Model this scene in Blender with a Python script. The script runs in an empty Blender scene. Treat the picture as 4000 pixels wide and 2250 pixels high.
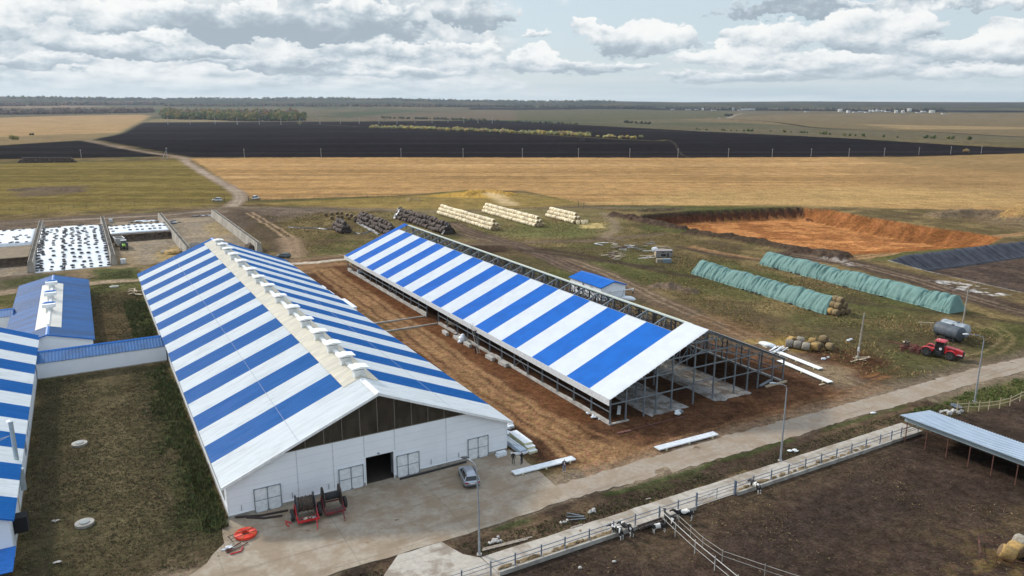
import bpy, bmesh, math, random
import numpy as np
from mathutils import Vector, Matrix

# ------------------------------------------------------------------ camera, world, sun, exposure
SC = bpy.context.scene
COL = SC.collection
R = math.radians
CAM_H, PITCH, FPX = 44.0, 13.42, 2960.8          # drone height, tilt below horizontal, focal length for a 4000 px frame
EXPO = 0.72
cd = bpy.data.cameras.new('camera')
cam = bpy.data.objects.new('camera', cd)
COL.objects.link(cam)
cam.location = (0, 0, CAM_H)
cam.rotation_euler = (R(90 - PITCH), 0, 0)
cd.sensor_width = 36.0
cd.lens = FPX / 4000 * 36
cd.clip_start = 0.5
cd.clip_end = 40000
SC.camera = cam
SC.view_settings.view_transform = 'Standard'
SC.view_settings.look = 'None'
SC.view_settings.exposure = EXPO
SC.view_settings.gamma = 1.0
SUN_EL, SUN_AZ = 32.0, -56.0                      # azimuth measured clockwise from +Y (view direction)
sd = Vector((math.sin(R(SUN_AZ)) * math.cos(R(SUN_EL)), math.cos(R(SUN_AZ)) * math.cos(R(SUN_EL)), math.sin(R(SUN_EL))))
sl = bpy.data.lights.new('sun', 'SUN')
sl.energy = 2.25
sl.angle = R(6.0)
sl.color = (1.0, 0.945, 0.86)
so = bpy.data.objects.new('sun', sl)
COL.objects.link(so)
so.rotation_euler = sd.to_track_quat('Z', 'Y').to_euler()
so.location = (-300, 200, 300)

def N(nt, typ, **kw):
    n = nt.nodes.new(typ)
    for k, v in kw.items():
        if isinstance(k, str) and hasattr(n, k):
            setattr(n, k, v)
    return n

def val(nt, sock, v):
    if isinstance(v, bpy.types.NodeSocket):
        nt.links.new(v, sock)
    else:
        sock.default_value = v

def mth(nt, op, a, b=None, c=None, clamp=False):
    n = nt.nodes.new('ShaderNodeMath'); n.operation = op; n.use_clamp = clamp
    val(nt, n.inputs[0], a)
    if b is not None: val(nt, n.inputs[1], b)
    if c is not None: val(nt, n.inputs[2], c)
    return n.outputs[0]

def vmth(nt, op, a, b=None):
    n = nt.nodes.new('ShaderNodeVectorMath'); n.operation = op
    val(nt, n.inputs[0], a)
    if b is not None: val(nt, n.inputs[1], b)
    return n.outputs['Value'] if op in ('DOT_PRODUCT', 'LENGTH') else n.outputs[0]

def mixc(nt, f, a, b, blend='MIX'):
    n = nt.nodes.new('ShaderNodeMix'); n.data_type = 'RGBA'; n.blend_type = blend; n.clamp_factor = True
    val(nt, n.inputs[0], f)
    for s, v in ((n.inputs[6], a), (n.inputs[7], b)):
        val(nt, s, v if isinstance(v, bpy.types.NodeSocket) else (*v[:3], 1))
    return n.outputs[2]

def noise(nt, vec, scale, detail=4, rough=0.55, dist=0.0, col=False):
    n = nt.nodes.new('ShaderNodeTexNoise'); n.noise_dimensions = '3D'
    if vec is not None: nt.links.new(vec, n.inputs['Vector'])
    n.inputs['Scale'].default_value = scale; n.inputs['Detail'].default_value = detail
    n.inputs['Roughness'].default_value = rough; n.inputs['Distortion'].default_value = dist
    return n.outputs['Color'] if col else n.outputs['Fac']

def sstep(nt, x, lo, hi, a=0.0, b=1.0):
    n = nt.nodes.new('ShaderNodeMapRange'); n.interpolation_type = 'SMOOTHSTEP'
    val(nt, n.inputs['Value'], x); n.inputs['From Min'].default_value = lo; n.inputs['From Max'].default_value = hi
    n.inputs['To Min'].default_value = a; n.inputs['To Max'].default_value = b
    return n.outputs[0]

def lin(r, g, b):
    f = lambda c: (c / 255 / 12.92) if c <= 10 else ((c / 255 + 0.055) / 1.055) ** 2.4
    return (f(r), f(g), f(b))

def sky_world():
    w = bpy.data.worlds.new('World'); SC.world = w; w.use_nodes = True
    nt = w.node_tree; nt.nodes.clear()
    out = nt.nodes.new('ShaderNodeOutputWorld'); bg = nt.nodes.new('ShaderNodeBackground')
    nt.links.new(bg.outputs[0], out.inputs[0]); bg.inputs[1].default_value = 0.1
    sky = nt.nodes.new('ShaderNodeTexSky'); sky.sky_type = 'NISHITA'; sky.sun_disc = False
    sky.sun_elevation = R(SUN_EL); sky.sun_rotation = R(SUN_AZ); sky.altitude = 200
    sky.air_density = 1.0; sky.dust_density = 1.5
    tc = nt.nodes.new('ShaderNodeTexCoord')
    D = tc.outputs['Generated']
    sx = nt.nodes.new('ShaderNodeSeparateXYZ'); nt.links.new(D, sx.inputs[0])
    az = mth(nt, 'ARCTAN2', sx.outputs[0], sx.outputs[1])
    el = mth(nt, 'ARCSINE', sx.outputs[2])
    elc = mth(nt, 'MAXIMUM', el, -0.02)
    # sky-space coordinates: clouds get smaller towards the horizon
    dv = mth(nt, 'ADD', elc, 0.05)
    lv = mth(nt, 'LOGARITHM', dv, 2.718)
    cmb = nt.nodes.new('ShaderNodeCombineXYZ')
    nt.links.new(mth(nt, 'MULTIPLY', az, 4.6), cmb.inputs[0]); nt.links.new(lv, cmb.inputs[1])
    P = cmb.outputs[0]
    # warp for puffy edges
    w1 = noise(nt, P, 4.5, 6, 0.62, 0.0, True)
    w1c = vmth(nt, 'SUBTRACT', w1, (0.5, 0.5, 0.5))
    pa = nt.nodes.new('ShaderNodeCombineXYZ'); nt.links.new(az, pa.inputs[0]); nt.links.new(el, pa.inputs[1])
    amp = mth(nt, 'MULTIPLY_ADD', elc, 0.85, 0.022)
    sc = nt.nodes.new('ShaderNodeVectorMath'); sc.operation = 'SCALE'
    nt.links.new(w1c, sc.inputs[0]); nt.links.new(amp, sc.inputs[3])
    Q = vmth(nt, 'ADD', pa.outputs[0], vmth(nt, 'MULTIPLY', sc.outputs[0], (1.2, 0.6, 0.0)))
    # clouds of the day: centre, half width, half height (pixels of a 4000 px frame), weight, tone of the base
    Wt = T = B = None
    for (cx, cy, rx, ry, wt, tone) in CLOUDS:
        a0 = math.atan((cx - 2000) / FPX); e0 = math.atan((1125 - cy) / math.hypot(FPX, cx - 2000)) - R(PITCH) * math.cos(a0)
        d = vmth(nt, 'SUBTRACT', Q, (a0, e0, 0)); s = vmth(nt, 'MULTIPLY', d, (FPX / rx, FPX / ry, 0))
        q = vmth(nt, 'DOT_PRODUCT', s, s)
        wgt = mth(nt, 'MULTIPLY', mth(nt, 'MULTIPLY_ADD', q, -1.0, 1.0, True), wt)
        sp = nt.nodes.new('ShaderNodeSeparateXYZ'); nt.links.new(s, sp.inputs[0])
        wy = mth(nt, 'MULTIPLY', wgt, mth(nt, 'ADD', mth(nt, 'MULTIPLY', sp.outputs[1], 0.62), tone))
        Wt = wgt if Wt is None else mth(nt, 'ADD', Wt, wgt)
        T = wy if T is None else mth(nt, 'ADD', T, wy)
    up = mth(nt, 'DIVIDE', T, mth(nt, 'MAXIMUM', Wt, 0.03))
    n1 = noise(nt, P, 2.6, 7, 0.56, 0.0)
    n2 = noise(nt, vmth(nt, 'ADD', P, (-0.03, 0.07, 0.0)), 2.6, 7, 0.56, 0.0)
    n3 = noise(nt, P, 7.5, 6, 0.62, 0.0)
    relief = mth(nt, 'MULTIPLY', mth(nt, 'SUBTRACT', n1, n2), 2.6)
    n4 = noise(nt, P, 1.25, 3, 0.5, 0.0)
    # broad deck: nearly closed to the left of the view, open to the right
    left = sstep(nt, az, -0.20, 0.10, 0.40, -0.07)
    deck = mth(nt, 'ADD', mth(nt, 'SUBTRACT', n1, 0.5), left)
    dm = sstep(nt, deck, -0.02, 0.20)
    cm = sstep(nt, mth(nt, 'ADD', Wt, mth(nt, 'MULTIPLY', mth(nt, 'SUBTRACT', n3, 0.5), 0.45)), 0.03, 0.34)
    mask = mth(nt, 'MAXIMUM', dm, cm)
    # brightness of the cloud: lit upper shoulders, grey flat bases
    sh = mth(nt, 'ADD', mth(nt, 'MULTIPLY', up, sstep(nt, Wt, 0.0, 0.3)), mth(nt, 'ADD', relief, 0.60))
    sh = mth(nt, 'ADD', sh, mth(nt, 'MULTIPLY', mth(nt, 'SUBTRACT', n3, 0.5), 0.95))
    sh = mth(nt, 'ADD', sh, mth(nt, 'MULTIPLY', mth(nt, 'SUBTRACT', n4, 0.5), 0.9))
    sh = sstep(nt, sh, -0.12, 1.42)
    k = 10.0 / 2 ** EXPO
    sc3 = lambda c, m=1.0: tuple(x * k * m for x in lin(*c))
    ramp = nt.nodes.new('ShaderNodeValToRGB'); ramp.color_ramp.interpolation = 'LINEAR'
    nt.links.new(sh, ramp.inputs[0])
    els = ramp.color_ramp.elements
    stops = [(0.0, (168, 182, 193)), (0.26, (198, 210, 218)), (0.52, (226, 232, 235)), (0.78, (246, 248, 248)), (1.0, (252, 253, 251))]
    els[1].position = 1.0
    for i, (p, c) in enumerate(stops):
        e = els[0] if i == 0 else (els[len(els) - 1] if i == len(stops) - 1 else els.new(p))
        e.position = p; e.color = (*sc3(c), 1)
    skyc = mixc(nt, 0.8, sky.outputs[0], sc3((203, 218, 227)))
    c1 = mixc(nt, mask, skyc, ramp.outputs[0])
    # pale, blue-grey layered air low over the horizon
    hz = nt.nodes.new('ShaderNodeCombineXYZ')
    nt.links.new(mth(nt, 'MULTIPLY', az, 2.6), hz.inputs[0]); nt.links.new(mth(nt, 'MULTIPLY', el, 62.0), hz.inputs[1])
    nh = noise(nt, hz.outputs[0], 1.3, 6, 0.58, 0.3)
    hcol = mixc(nt, sstep(nt, nh, 0.33, 0.66), sc3((193, 211, 219)), sc3((220, 229, 231)))
    fh = sstep(nt, elc, 0.004, 0.050, 0.93, 0.0)
    c2 = mixc(nt, fh, c1, hcol)
    # high overhead: broken cloud in general
    c3 = mixc(nt, sstep(nt, elc, 0.25, 0.6), c2, mixc(nt, 0.6, sky.outputs[0], sc3((220, 231, 244), 1.85)))
    nt.links.new(c3, bg.inputs[0])
    w.cycles.sampling_method = 'MANUAL'; w.cycles.sample_map_resolution = 512
CLOUDS = [  # cx, cy, rx, ry, weight, tone
 (1330, 120, 330, 62, 1.0, -.62), (1860, 55, 170, 66, 1.0, -.28), (960, 115, 270, 46, .8, -.42), (590, 45, 240, 56, .8, .02), (300, 25, 220, 60, .8, .18), (70, 90, 120, 60, .7, .12), (520, 100, 120, 40, .7, -.2),
 (620, 205, 360, 30, .7, -.34), (200, 250, 260, 26, .6, -.22), (1150, 255, 420, 26, .7, -.34), (1560, 190, 200, 34, .7, .2), (1440, 30, 200, 40, .8, .12), (1060, 45, 110, 44, .8, .22), (820, 60, 120, 44, .7, -.25), (60, 30, 120, 40, .7, .25), (690, 150, 100, 22, .6, .3),
 (2440, 150, 175, 72, 1.0, -.04), (2300, 92, 70, 30, .9, .35), (2590, 130, 110, 60, .9, -.02), (2070, 232, 100, 40, .9, .3), (1850, 190, 110, 32, .8, .22), (2080, 140, 60, 16, .5, .1),
 (2960, 145, 180, 66, 1.0, -.04), (3310, 120, 230, 74, 1.0, .0), (3380, 170, 150, 40, .9, -.35), (3500, 80, 90, 50, .9, .15), (3180, 22, 420, 34, 1.0, -.5), (3420, 30, 100, 40, .8, .2), (3720, 200, 320, 50, 1.0, -.05), (3850, 165, 200, 50, .9, .28), (3900, 112, 140, 26, .8, -.02),
 (2800, 220, 240, 46, .8, .16), (3250, 250, 340, 40, .8, .05), (2240, 262, 360, 30, .7, .0), (3760, 15, 260, 26, .7, .1), (1500, 282, 420, 26, .6, -.05), (3700, 282, 380, 28, .7, .02), (2900, 300, 420, 22, .6, -.2)]
sky_world()

# ------------------------------------------------------------------ where things are
TH = R(29.48)                                     # the farm is laid out on one grid, turned by this angle
AX, AY = np.array([math.cos(TH), math.sin(TH)]), np.array([-math.sin(TH), math.cos(TH)])
ORG = np.array([-31.0, 74.93])                    # front left corner of the finished shed
def S(x, y):
    p = ORG + AX * x + AY * y
    return float(p[0]), float(p[1])
def to_site(x, y):
    dx, dy = x - ORG[0], y - ORG[1]
    return dx * AX[0] + dy * AX[1], dx * AY[0] + dy * AY[1]

_HP = (np.array([-2, -.72, -.60, -.50, -.43, -.34, -.25, -.15, -.06, .02, .11, .22, .36, .5, .72, 2]),
       np.array([383, 380, 381, 385, 389, 390, 386, 387, 394, 398, 396, 401, 398, 401, 403, 403]))
def terrain(x, y):
    """height of the land: flat round the farm, rising to low ridges beyond three kilometres"""
    x = np.asarray(x, float); y = np.asarray(y, float)
    d = np.hypot(x, y); az = np.arctan2(x, np.maximum(y, 1e-3))
    py = np.interp(az, *_HP)
    top = CAM_H + (419 - py) / FPX * 9000 * np.cos(az * 0.8)
    t = np.clip((d - 2600) / 6400, 0, 1)
    return top * t ** 1.25 * np.where(y > 0, 1, 0.5)

def at(px, py, z=0.0):
    """point of the land (or of height z) met by the line of sight through a photo pixel (4000 px wide)"""
    c, s = math.cos(R(PITCH)), math.sin(R(PITCH))
    u, v = (px - 2000) / FPX, (py - 1125) / FPX
    d = np.array([u, c - v * s, -s - v * c])
    if py > 472:
        t = (z - CAM_H) / d[2]
        return float(d[0] * t), float(d[1] * t)
    t = 1800.0
    while t < 14000:
        q = d * t
        if CAM_H + q[2] <= float(terrain(q[0], q[1])) + z: break
        t += 12.0
    return float(d[0] * t), float(d[1] * t)
def O(pts, z=0.0):                                # the same, from the 2576 px overview
    return [at(x * 1.552795, y * 1.552795, z) for x, y in pts]

# ------------------------------------------------------------------ mesh helper
class MB:
    def __init__(s): s.v = []; s.f = []; s.m = []
    def add(s, vs, fs, m=0):
        o = len(s.v); s.v += [tuple(map(float, q)) for q in vs]; s.f += [tuple(i + o for i in f) for f in fs]; s.m += [m] * len(fs); return s
    def box(s, c, d, rz=0.0, m=0, ry=0.0, rx=0.0):
        M = Matrix.Rotation(rz, 3, 'Z') @ Matrix.Rotation(ry, 3, 'Y') @ Matrix.Rotation(rx, 3, 'X'); c = Vector(c)
        vs = [c + M @ Vector((i * d[0] / 2, j * d[1] / 2, k * d[2] / 2)) for k in (-1, 1) for j in (-1, 1) for i in (-1, 1)]
        return s.add(vs, [(0, 2, 3, 1), (4, 5, 7, 6), (0, 1, 5, 4), (2, 6, 7, 3), (0, 4, 6, 2), (1, 3, 7, 5)], m)
    def bx(s, x0, x1, y0, y1, z0, z1, m=0):
        return s.box(((x0 + x1) / 2, (y0 + y1) / 2, (z0 + z1) / 2), (x1 - x0, y1 - y0, z1 - z0), m=m)
    def beam(s, p, q, w=.1, h=None, m=0):
        h = h or w; p = Vector(p); q = Vector(q); d = (q - p)
        if d.length < 1e-6: return s
        d.normalize(); up = Vector((0, 0, 1)) if abs(d.z) < .95 else Vector((0, 1, 0))
        a = d.cross(up).normalized(); b = a.cross(d)
        vs = [r + a * (i * w / 2) + b * (j * h / 2) for r in (p, q) for i, j in ((-1, -1), (1, -1), (1, 1), (-1, 1))]
        return s.add(vs, [(3, 2, 1, 0), (4, 5, 6, 7), (0, 1, 5, 4), (1, 2, 6, 5), (2, 3, 7, 6), (3, 0, 4, 7)], m)
    def tube(s, pts, r, n=8, m=0, cap=True):
        pts = [Vector(p) for p in pts]; rs = r if isinstance(r, (list, tuple)) else [r] * len(pts); vs = []
        for i, p in enumerate(pts):
            d = (pts[min(i + 1, len(pts) - 1)] - pts[max(i - 1, 0)]).normalized()
            up = Vector((0, 0, 1)) if abs(d.z) < .9 else Vector((1, 0, 0))
            a = d.cross(up).normalized(); b = a.cross(d)
            vs += [p + (a * math.cos(t) + b * math.sin(t)) * rs[i] for t in [2 * math.pi * j / n for j in range(n)]]
        fs = [(i * n + j, i * n + (j + 1) % n, (i + 1) * n + (j + 1) % n, (i + 1) * n + j) for i in range(len(pts) - 1) for j in range(n)]
        if cap: fs += [tuple(range(n))[::-1], tuple((len(pts) - 1) * n + j for j in range(n))]
        return s.add(vs, fs, m)
    def lathe(s, prof, c=(0, 0, 0), axis='Z', n=20, m=0, closed=False):
        """prof: list of (radius, along axis)"""
        c = Vector(c); vs = []
        for r, h in prof:
            for j in range(n):
                t = 2 * math.pi * j / n; x, y = r * math.cos(t), r * math.sin(t)
                vs.append(c + Vector({'Z': (x, y, h), 'X': (h, x, y), 'Y': (y, h, x)}[axis]))
        k = len(prof); L = k if closed else k - 1
        fs = [(i * n + j, i * n + (j + 1) % n, ((i + 1) % k) * n + (j + 1) % n, ((i + 1) % k) * n + j) for i in range(L) for j in range(n)]
        if not closed:
            if prof[0][0] > 1e-4: fs.append(tuple(range(n))[::-1])
            if prof[-1][0] > 1e-4: fs.append(tuple((k - 1) * n + j for j in range(n)))
        return s.add(vs, fs, m)
    def prism(s, poly, z0, z1, m=0):
        n = len(poly); vs = [(x, y, z0) for x, y in poly] + [(x, y, z1) for x, y in poly]
        fs = [tuple(range(n))[::-1], tuple(range(n, 2 * n))] + [(i, (i + 1) % n, n + (i + 1) % n, n + i) for i in range(n)]
        return s.add(vs, fs, m)
    def extrude(s, poly, d0, d1, axis='Y', m=0):
        """poly in the plane across the axis: for Y (x,z); for X (y,z)"""
        n = len(poly)
        mk = (lambda p, d: (p[0], d, p[1])) if axis == 'Y' else (lambda p, d: (d, p[0], p[1]))
        vs = [mk(p, d0) for p in poly] + [mk(p, d1) for p in poly]
        fs = [tuple(range(n)), tuple(range(n, 2 * n))[::-1]] + [(i, n + i, n + (i + 1) % n, (i + 1) % n) for i in range(n)]
        return s.add(vs, fs, m)
    def blob(s, c, r, seed=0, sub=1, jit=.25, m=0):
        rng = random.Random(seed); bm = bmesh.new(); bmesh.ops.create_icosphere(bm, subdivisions=sub, radius=1)
        rr = r if isinstance(r, (list, tuple)) else (r, r, r)
        vs = []
        for v in bm.verts:
            k = 1 + rng.uniform(-jit, jit); vs.append((c[0] + v.co.x * rr[0] * k, c[1] + v.co.y * rr[1] * k, c[2] + v.co.z * rr[2] * k))
        fs = [tuple(v.index for v in f.verts) for f in bm.faces]; bm.free()
        return s.add(vs, fs, m)
    def mesh(s, name, mats, smooth=False):
        me = bpy.data.meshes.new(name); me.from_pydata(s.v, [], s.f)
        for m in (mats if isinstance(mats, (list, tuple)) else [mats]): me.materials.append(m)
        if any(s.m): me.polygons.foreach_set('material_index', s.m)
        bm = bmesh.new(); bm.from_mesh(me); bmesh.ops.recalc_face_normals(bm, faces=bm.faces); bm.to_mesh(me); bm.free()
        if smooth: me.polygons.foreach_set('use_smooth', [True] * len(me.polygons))
        me.update(); return me
    def build(s, name, mats, parent=None, smooth=False, loc=(0, 0, 0), rz=0.0):
        o = bpy.data.objects.new(name, s.mesh(name, mats, smooth)); COL.objects.link(o)
        o.location = loc; o.rotation_euler = (0, 0, rz)
        if parent is not None: o.parent = parent
        return o

def tag(o, label=None, cat=None, group=None, kind=None):
    if label: o['label'] = label
    if cat: o['category'] = cat
    if group: o['group'] = group
    if kind: o['kind'] = kind
    return o
def thing(name, label, cat, loc=(0, 0, 0), rz=0.0, group=None):
    o = bpy.data.objects.new(name, None); COL.objects.link(o); o.empty_display_size = .3
    o.location = loc; o.rotation_euler = (0, 0, rz)
    return tag(o, label, cat, group)
def dup(root, loc=None, rz=None, label=None, group=None):
    r = root.copy(); COL.objects.link(r)
    if loc is not None: r.location = loc
    if rz is not None: r.rotation_euler = (0, 0, rz)
    if label: r['label'] = label
    if group: r['group'] = group
    for ch in list(root.children):
        c = ch.copy(); COL.objects.link(c); c.parent = r
        for g in list(ch.children):
            d = g.copy(); COL.objects.link(d); d.parent = c
    return r
def site(name, label, cat, x, y, z=0.0, rz=0.0, group=None):
    return thing(name, label, cat, (*S(x, y), z), TH + rz, group)
ORD = ['first', 'second', 'third', 'fourth', 'fifth', 'sixth', 'seventh', 'eighth', 'ninth', 'tenth', 'eleventh', 'twelfth', 'thirteenth', 'fourteenth', 'fifteenth', 'sixteenth', 'seventeenth', 'eighteenth', 'nineteenth', 'twentieth', 'twenty-first', 'twenty-second', 'twenty-third', 'twenty-fourth']

# ------------------------------------------------------------------ materials
_MC = {}
def mat(name, col, rough=.75, col2=None, scale=2.0, var=.5, metal=0.0, bump=0.0, stretch=(1, 1, 1), spec=.5, coord='Object', rnd=0.0):
    """plain surface with two-tone procedural wear: col -> col2 by noise"""
    if name in _MC: return _MC[name]
    m = bpy.data.materials.new(name); m.use_nodes = True; nt = m.node_tree; b = nt.nodes['Principled BSDF']
    col2 = col2 or tuple(c * (1 - .35 * var) for c in col)
    tc = nt.nodes.new('ShaderNodeTexCoord'); v = vmth(nt, 'MULTIPLY', tc.outputs[coord], stretch)
    n = noise(nt, v, scale, 5, .6)
    c = mixc(nt, sstep(nt, n, .36, .66), col, col2)
    if rnd:
        oi = nt.nodes.new('ShaderNodeObjectInfo')
        hs = nt.nodes.new('ShaderNodeHueSaturation'); nt.links.new(c, hs.inputs['Color'])
        nt.links.new(mth(nt, 'MULTIPLY_ADD', oi.outputs['Random'], rnd, 1 - rnd / 2), hs.inputs['Value']); c = hs.outputs[0]
    nt.links.new(c, b.inputs['Base Color'])
    b.inputs['Roughness'].default_value = rough; b.inputs['Metallic'].default_value = metal; b.inputs['Specular IOR Level'].default_value = spec
    if bump:
        bp = nt.nodes.new('ShaderNodeBump'); bp.inputs['Strength'].default_value = min(1, bump); bp.inputs['Distance'].default_value = .08
        n2 = noise(nt, v, scale * 4, 4, .6); nt.links.new(n2, bp.inputs['Height']); nt.links.new(bp.outputs[0], b.inputs['Normal'])
    _MC[name] = m; return m
WHITE = mat('white_cladding', (.81, .84, .87), .5, (.77, .80, .835), .35, var=.3, spec=.3)
SHEETW = mat('white_roof_sheet', (.73, .75, .755), .5, (.68, .70, .705), .5, spec=.2)
def roof_mat(name, col, dirt):
    m = bpy.data.materials.new(name); m.use_nodes = True; nt = m.node_tree; b = nt.nodes['Principled BSDF']
    g = nt.nodes.new('ShaderNodeTexCoord').outputs['Object']
    a = noise(nt, vmth(nt, 'MULTIPLY', g, (.16, 2.6, 1)), .55, 5, .62); f = noise(nt, vmth(nt, 'MULTIPLY', g, (.07, 5.0, 1)), 1.3, 4, .6); p = noise(nt, g, .11, 4, .55)
    k = mth(nt, 'MULTIPLY', sstep(nt, f, .50, .74), sstep(nt, p, .36, .62, .25, 1.0))
    c = mixc(nt, mth(nt, 'MULTIPLY', sstep(nt, a, .40, .72), .38), col, dirt); c = mixc(nt, mth(nt, 'MULTIPLY', k, .62), c, tuple(x * .85 for x in dirt))
    nt.links.new(c, b.inputs['Base Color']); nt.links.new(sstep(nt, a, .3, .7, .42, .62), b.inputs['Roughness']); b.inputs['Specular IOR Level'].default_value = .12
    _MC[name] = m; return m
OLDW = roof_mat('weathered_white_sheet', (.70, .725, .725), (.46, .47, .445)); OLDB = roof_mat('weathered_blue_sheet', (.004, .125, .385), (.008, .088, .26))
BLUE = mat('blue_roof_sheet', (.006, .160, .56), .5, (.005, .135, .49), .4, spec=.25)
BLUET = mat('blue_trim', (.018, .155, .50), .45, spec=.3)
CREAM = mat('cream_skylight', (.57, .52, .40), .45, (.44, .41, .33), .5, stretch=(.4, 2, 1))
STEEL = mat('galvanised_steel', (.205, .235, .255), .5, (.15, .17, .19), 1.5, metal=.2)
STEELD = mat('dark_steel', (.10, .115, .125), .55, (.07, .08, .09), 1.5, metal=.3)
CONC = mat('concrete', (.36, .34, .30), .9, (.24, .22, .19), .9, bump=.3)
CONCL = mat('pale_concrete', (.47, .45, .41), .9, (.30, .28, .25), .7, bump=.3)
TRIMW = mat('white_trim', (.80, .82, .82), .4)
FRAME = mat('grey_door_frame', (.22, .24, .26), .5)
BLACK = mat('black_rubber', (.018, .018, .02), .75, (.03, .03, .032), 3)
DARK = mat('dark_interior', (.02, .018, .016), .9)
WOOD = mat('grey_wood', (.30, .25, .19), .85, (.18, .15, .12), 2.5, stretch=(1, 1, .3))
WOODL = mat('pale_timber', (.50, .40, .27), .85, (.34, .27, .18), 2.0)
GLASS = mat('dark_glass', (.015, .018, .022), .08, spec=.8)
RED = mat('red_paint', (.55, .025, .03), .4, (.40, .02, .022), 1.5)
RUST = mat('rusty_steel', (.16, .055, .035), .8, (.07, .035, .03), 3)
HAYP = mat('pale_straw', (.84, .74, .53), .95, (.66, .54, .34), 2.2, bump=.8, rnd=.42)
HAYY = mat('yellow_straw', (.42, .27, .09), .95, (.26, .16, .06), 3.0, bump=.8, rnd=.3)
HAYD = mat('old_dark_straw', (.125, .095, .078), .95, (.07, .052, .044), 2.5, bump=.8, rnd=.35)
HAYG = mat('greyed_straw', (.30, .27, .22), .95, (.20, .17, .13), 3.0, bump=.8, rnd=.3)
HAYEND = mat('bale_end_straw', (.22, .14, .07), .95, (.12, .075, .04), 5.0, bump=.8)
TARP = mat('green_tarpaulin', (.135, .245, .22), .8, (.11, .205, .18), .6, bump=.35)
FILM = mat('white_silage_film', (.71, .74, .76), .4, (.62, .66, .69), 1.2, bump=.5)
FILMB = mat('black_film', (.02, .021, .025), .4, (.06, .062, .07), 1.2, bump=.5)
LINER = mat('black_pond_liner', (.016, .017, .025), .5, (.04, .042, .055), .5, bump=.5, spec=.3)
ZINC = mat('zinc_sheet', (.44, .51, .58), .5, (.39, .455, .52), .5, spec=.3)
TANK = mat('weathered_tank', (.095, .112, .13), .6, (.06, .07, .082), .9, metal=.1, spec=.3)
SILAGE = mat('brown_silage', (.075, .05, .028), .95, (.035, .024, .016), 1.2, bump=.8)
PLANK = mat('foam_board', (.74, .76, .765), .5)
FOAM = mat('yellow_foam', (.62, .58, .33), .8)
PIPEW = mat('white_plastic', (.75, .76, .75), .35)
Q8 = lambda *p: [at(1133 + x * .9925, 703 + y * .9915) for x, y in p]
# ------------------------------------------------------------------ ground: one sheet to the horizon
def vnoise(x, y, seed=0):
    xi = np.floor(x).astype(np.int64); yi = np.floor(y).astype(np.int64); fx = x - xi; fy = y - yi
    fx = fx * fx * (3 - 2 * fx); fy = fy * fy * (3 - 2 * fy)
    def h(a, b):
        n = (a * 374761393 + b * 668265263 + seed * 1442695041) & 0xffffffff
        n = ((n ^ (n >> 13)) * 1274126177) & 0xffffffff
        return ((n ^ (n >> 16)) & 0xffff) / 65535.0
    return (h(xi, yi) * (1 - fx) + h(xi + 1, yi) * fx) * (1 - fy) + (h(xi, yi + 1) * (1 - fx) + h(xi + 1, yi + 1) * fx) * fy
def fbm(x, y, f, octv=4, seed=0):
    s = 0; a = 1; t = 0
    for i in range(octv):
        s = s + a * vnoise(x * f, y * f, seed + i); t += a; a *= .55; f = f * 2.03
    return s / t

def axis_lines(segs, far_neg, far_pos, g):
    out = []
    for a, b, st in segs: out += list(np.arange(a, b, st))
    out.append(segs[-1][1])
    st = segs[-1][2]; x = out[-1]
    while x < far_pos: st *= g; x += st; out.append(x)
    neg = []; st = segs[0][2]; x = segs[0][0]
    while x > far_neg: st *= g; x -= st; neg.append(x)
    return np.array(neg[::-1] + out)
gx = axis_lines([(-1250, -280, 5.0), (-280, -130, .9), (-130, 130, .45), (130, 300, .9), (300, 1500, 6.0)], -9500, 9500, 1.03)
gy = axis_lines([(54, 190, .32), (190, 330, .62), (330, 470, 1.3)], -400, 11500, 1.016)
X, Y = np.meshgrid(gx, gy)
GSH = X.shape
X = X.ravel(); Y = Y.ravel()
DI = np.hypot(X, Y)
near = DI < 520
WX = X + (fbm(X, Y, .22, 3, 11) - .5) * 3.2 * np.where(near, 1, np.clip(DI / 300, 1, 6))
WY = Y + (fbm(X, Y, .22, 3, 23) - .5) * 3.2 * np.where(near, 1, np.clip(DI / 300, 1, 6))
NA = fbm(X, Y, .035, 4, 1); NB = fbm(X, Y, .16, 4, 2); NC = fbm(X, Y, .8, 3, 3); ND = fbm(X, Y, .012, 3, 4)
NF = fbm(X, Y, .0016, 4, 5)
C = np.zeros((len(X), 3)); TRK = np.zeros(len(X))
Z = terrain(X, Y)
def smooth(e0, e1, x):
    t = np.clip((x - e0) / (e1 - e0), 0, 1); return t * t * (3 - 2 * t)
def lerp(mask, col):
    global C
    col = np.asarray(col, float)
    C = C * (1 - mask[:, None]) + col * mask[:, None]
def sdf(poly, sel, px, py):
    """signed distance to polygon (negative inside) for the selected vertices"""
    d = np.full(len(px), 1e18); ins = np.zeros(len(px), bool); n = len(poly)
    for i in range(n):
        ax, ay = poly[i]; bx, by = poly[(i + 1) % n]; ex, ey = bx - ax, by - ay; wx, wy = px - ax, py - ay
        t = np.clip((wx * ex + wy * ey) / (ex * ex + ey * ey + 1e-12), 0, 1)
        d = np.minimum(d, (wx - ex * t) ** 2 + (wy - ey * t) ** 2)
        c = ((ay > py) != (by > py)); cr = (bx - ax) * (py - ay) / (by - ay if abs(by - ay) > 1e-12 else 1e-12) + ax
        ins ^= c & (px < cr)
    return np.where(ins, -1, 1) * np.sqrt(d)
def pick(poly, m):
    xs = [p[0] for p in poly]; ys = [p[1] for p in poly]
    return np.nonzero((X > min(xs) - m) & (X < max(xs) + m) & (Y > min(ys) - m) & (Y < max(ys) + m))[0]
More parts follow.
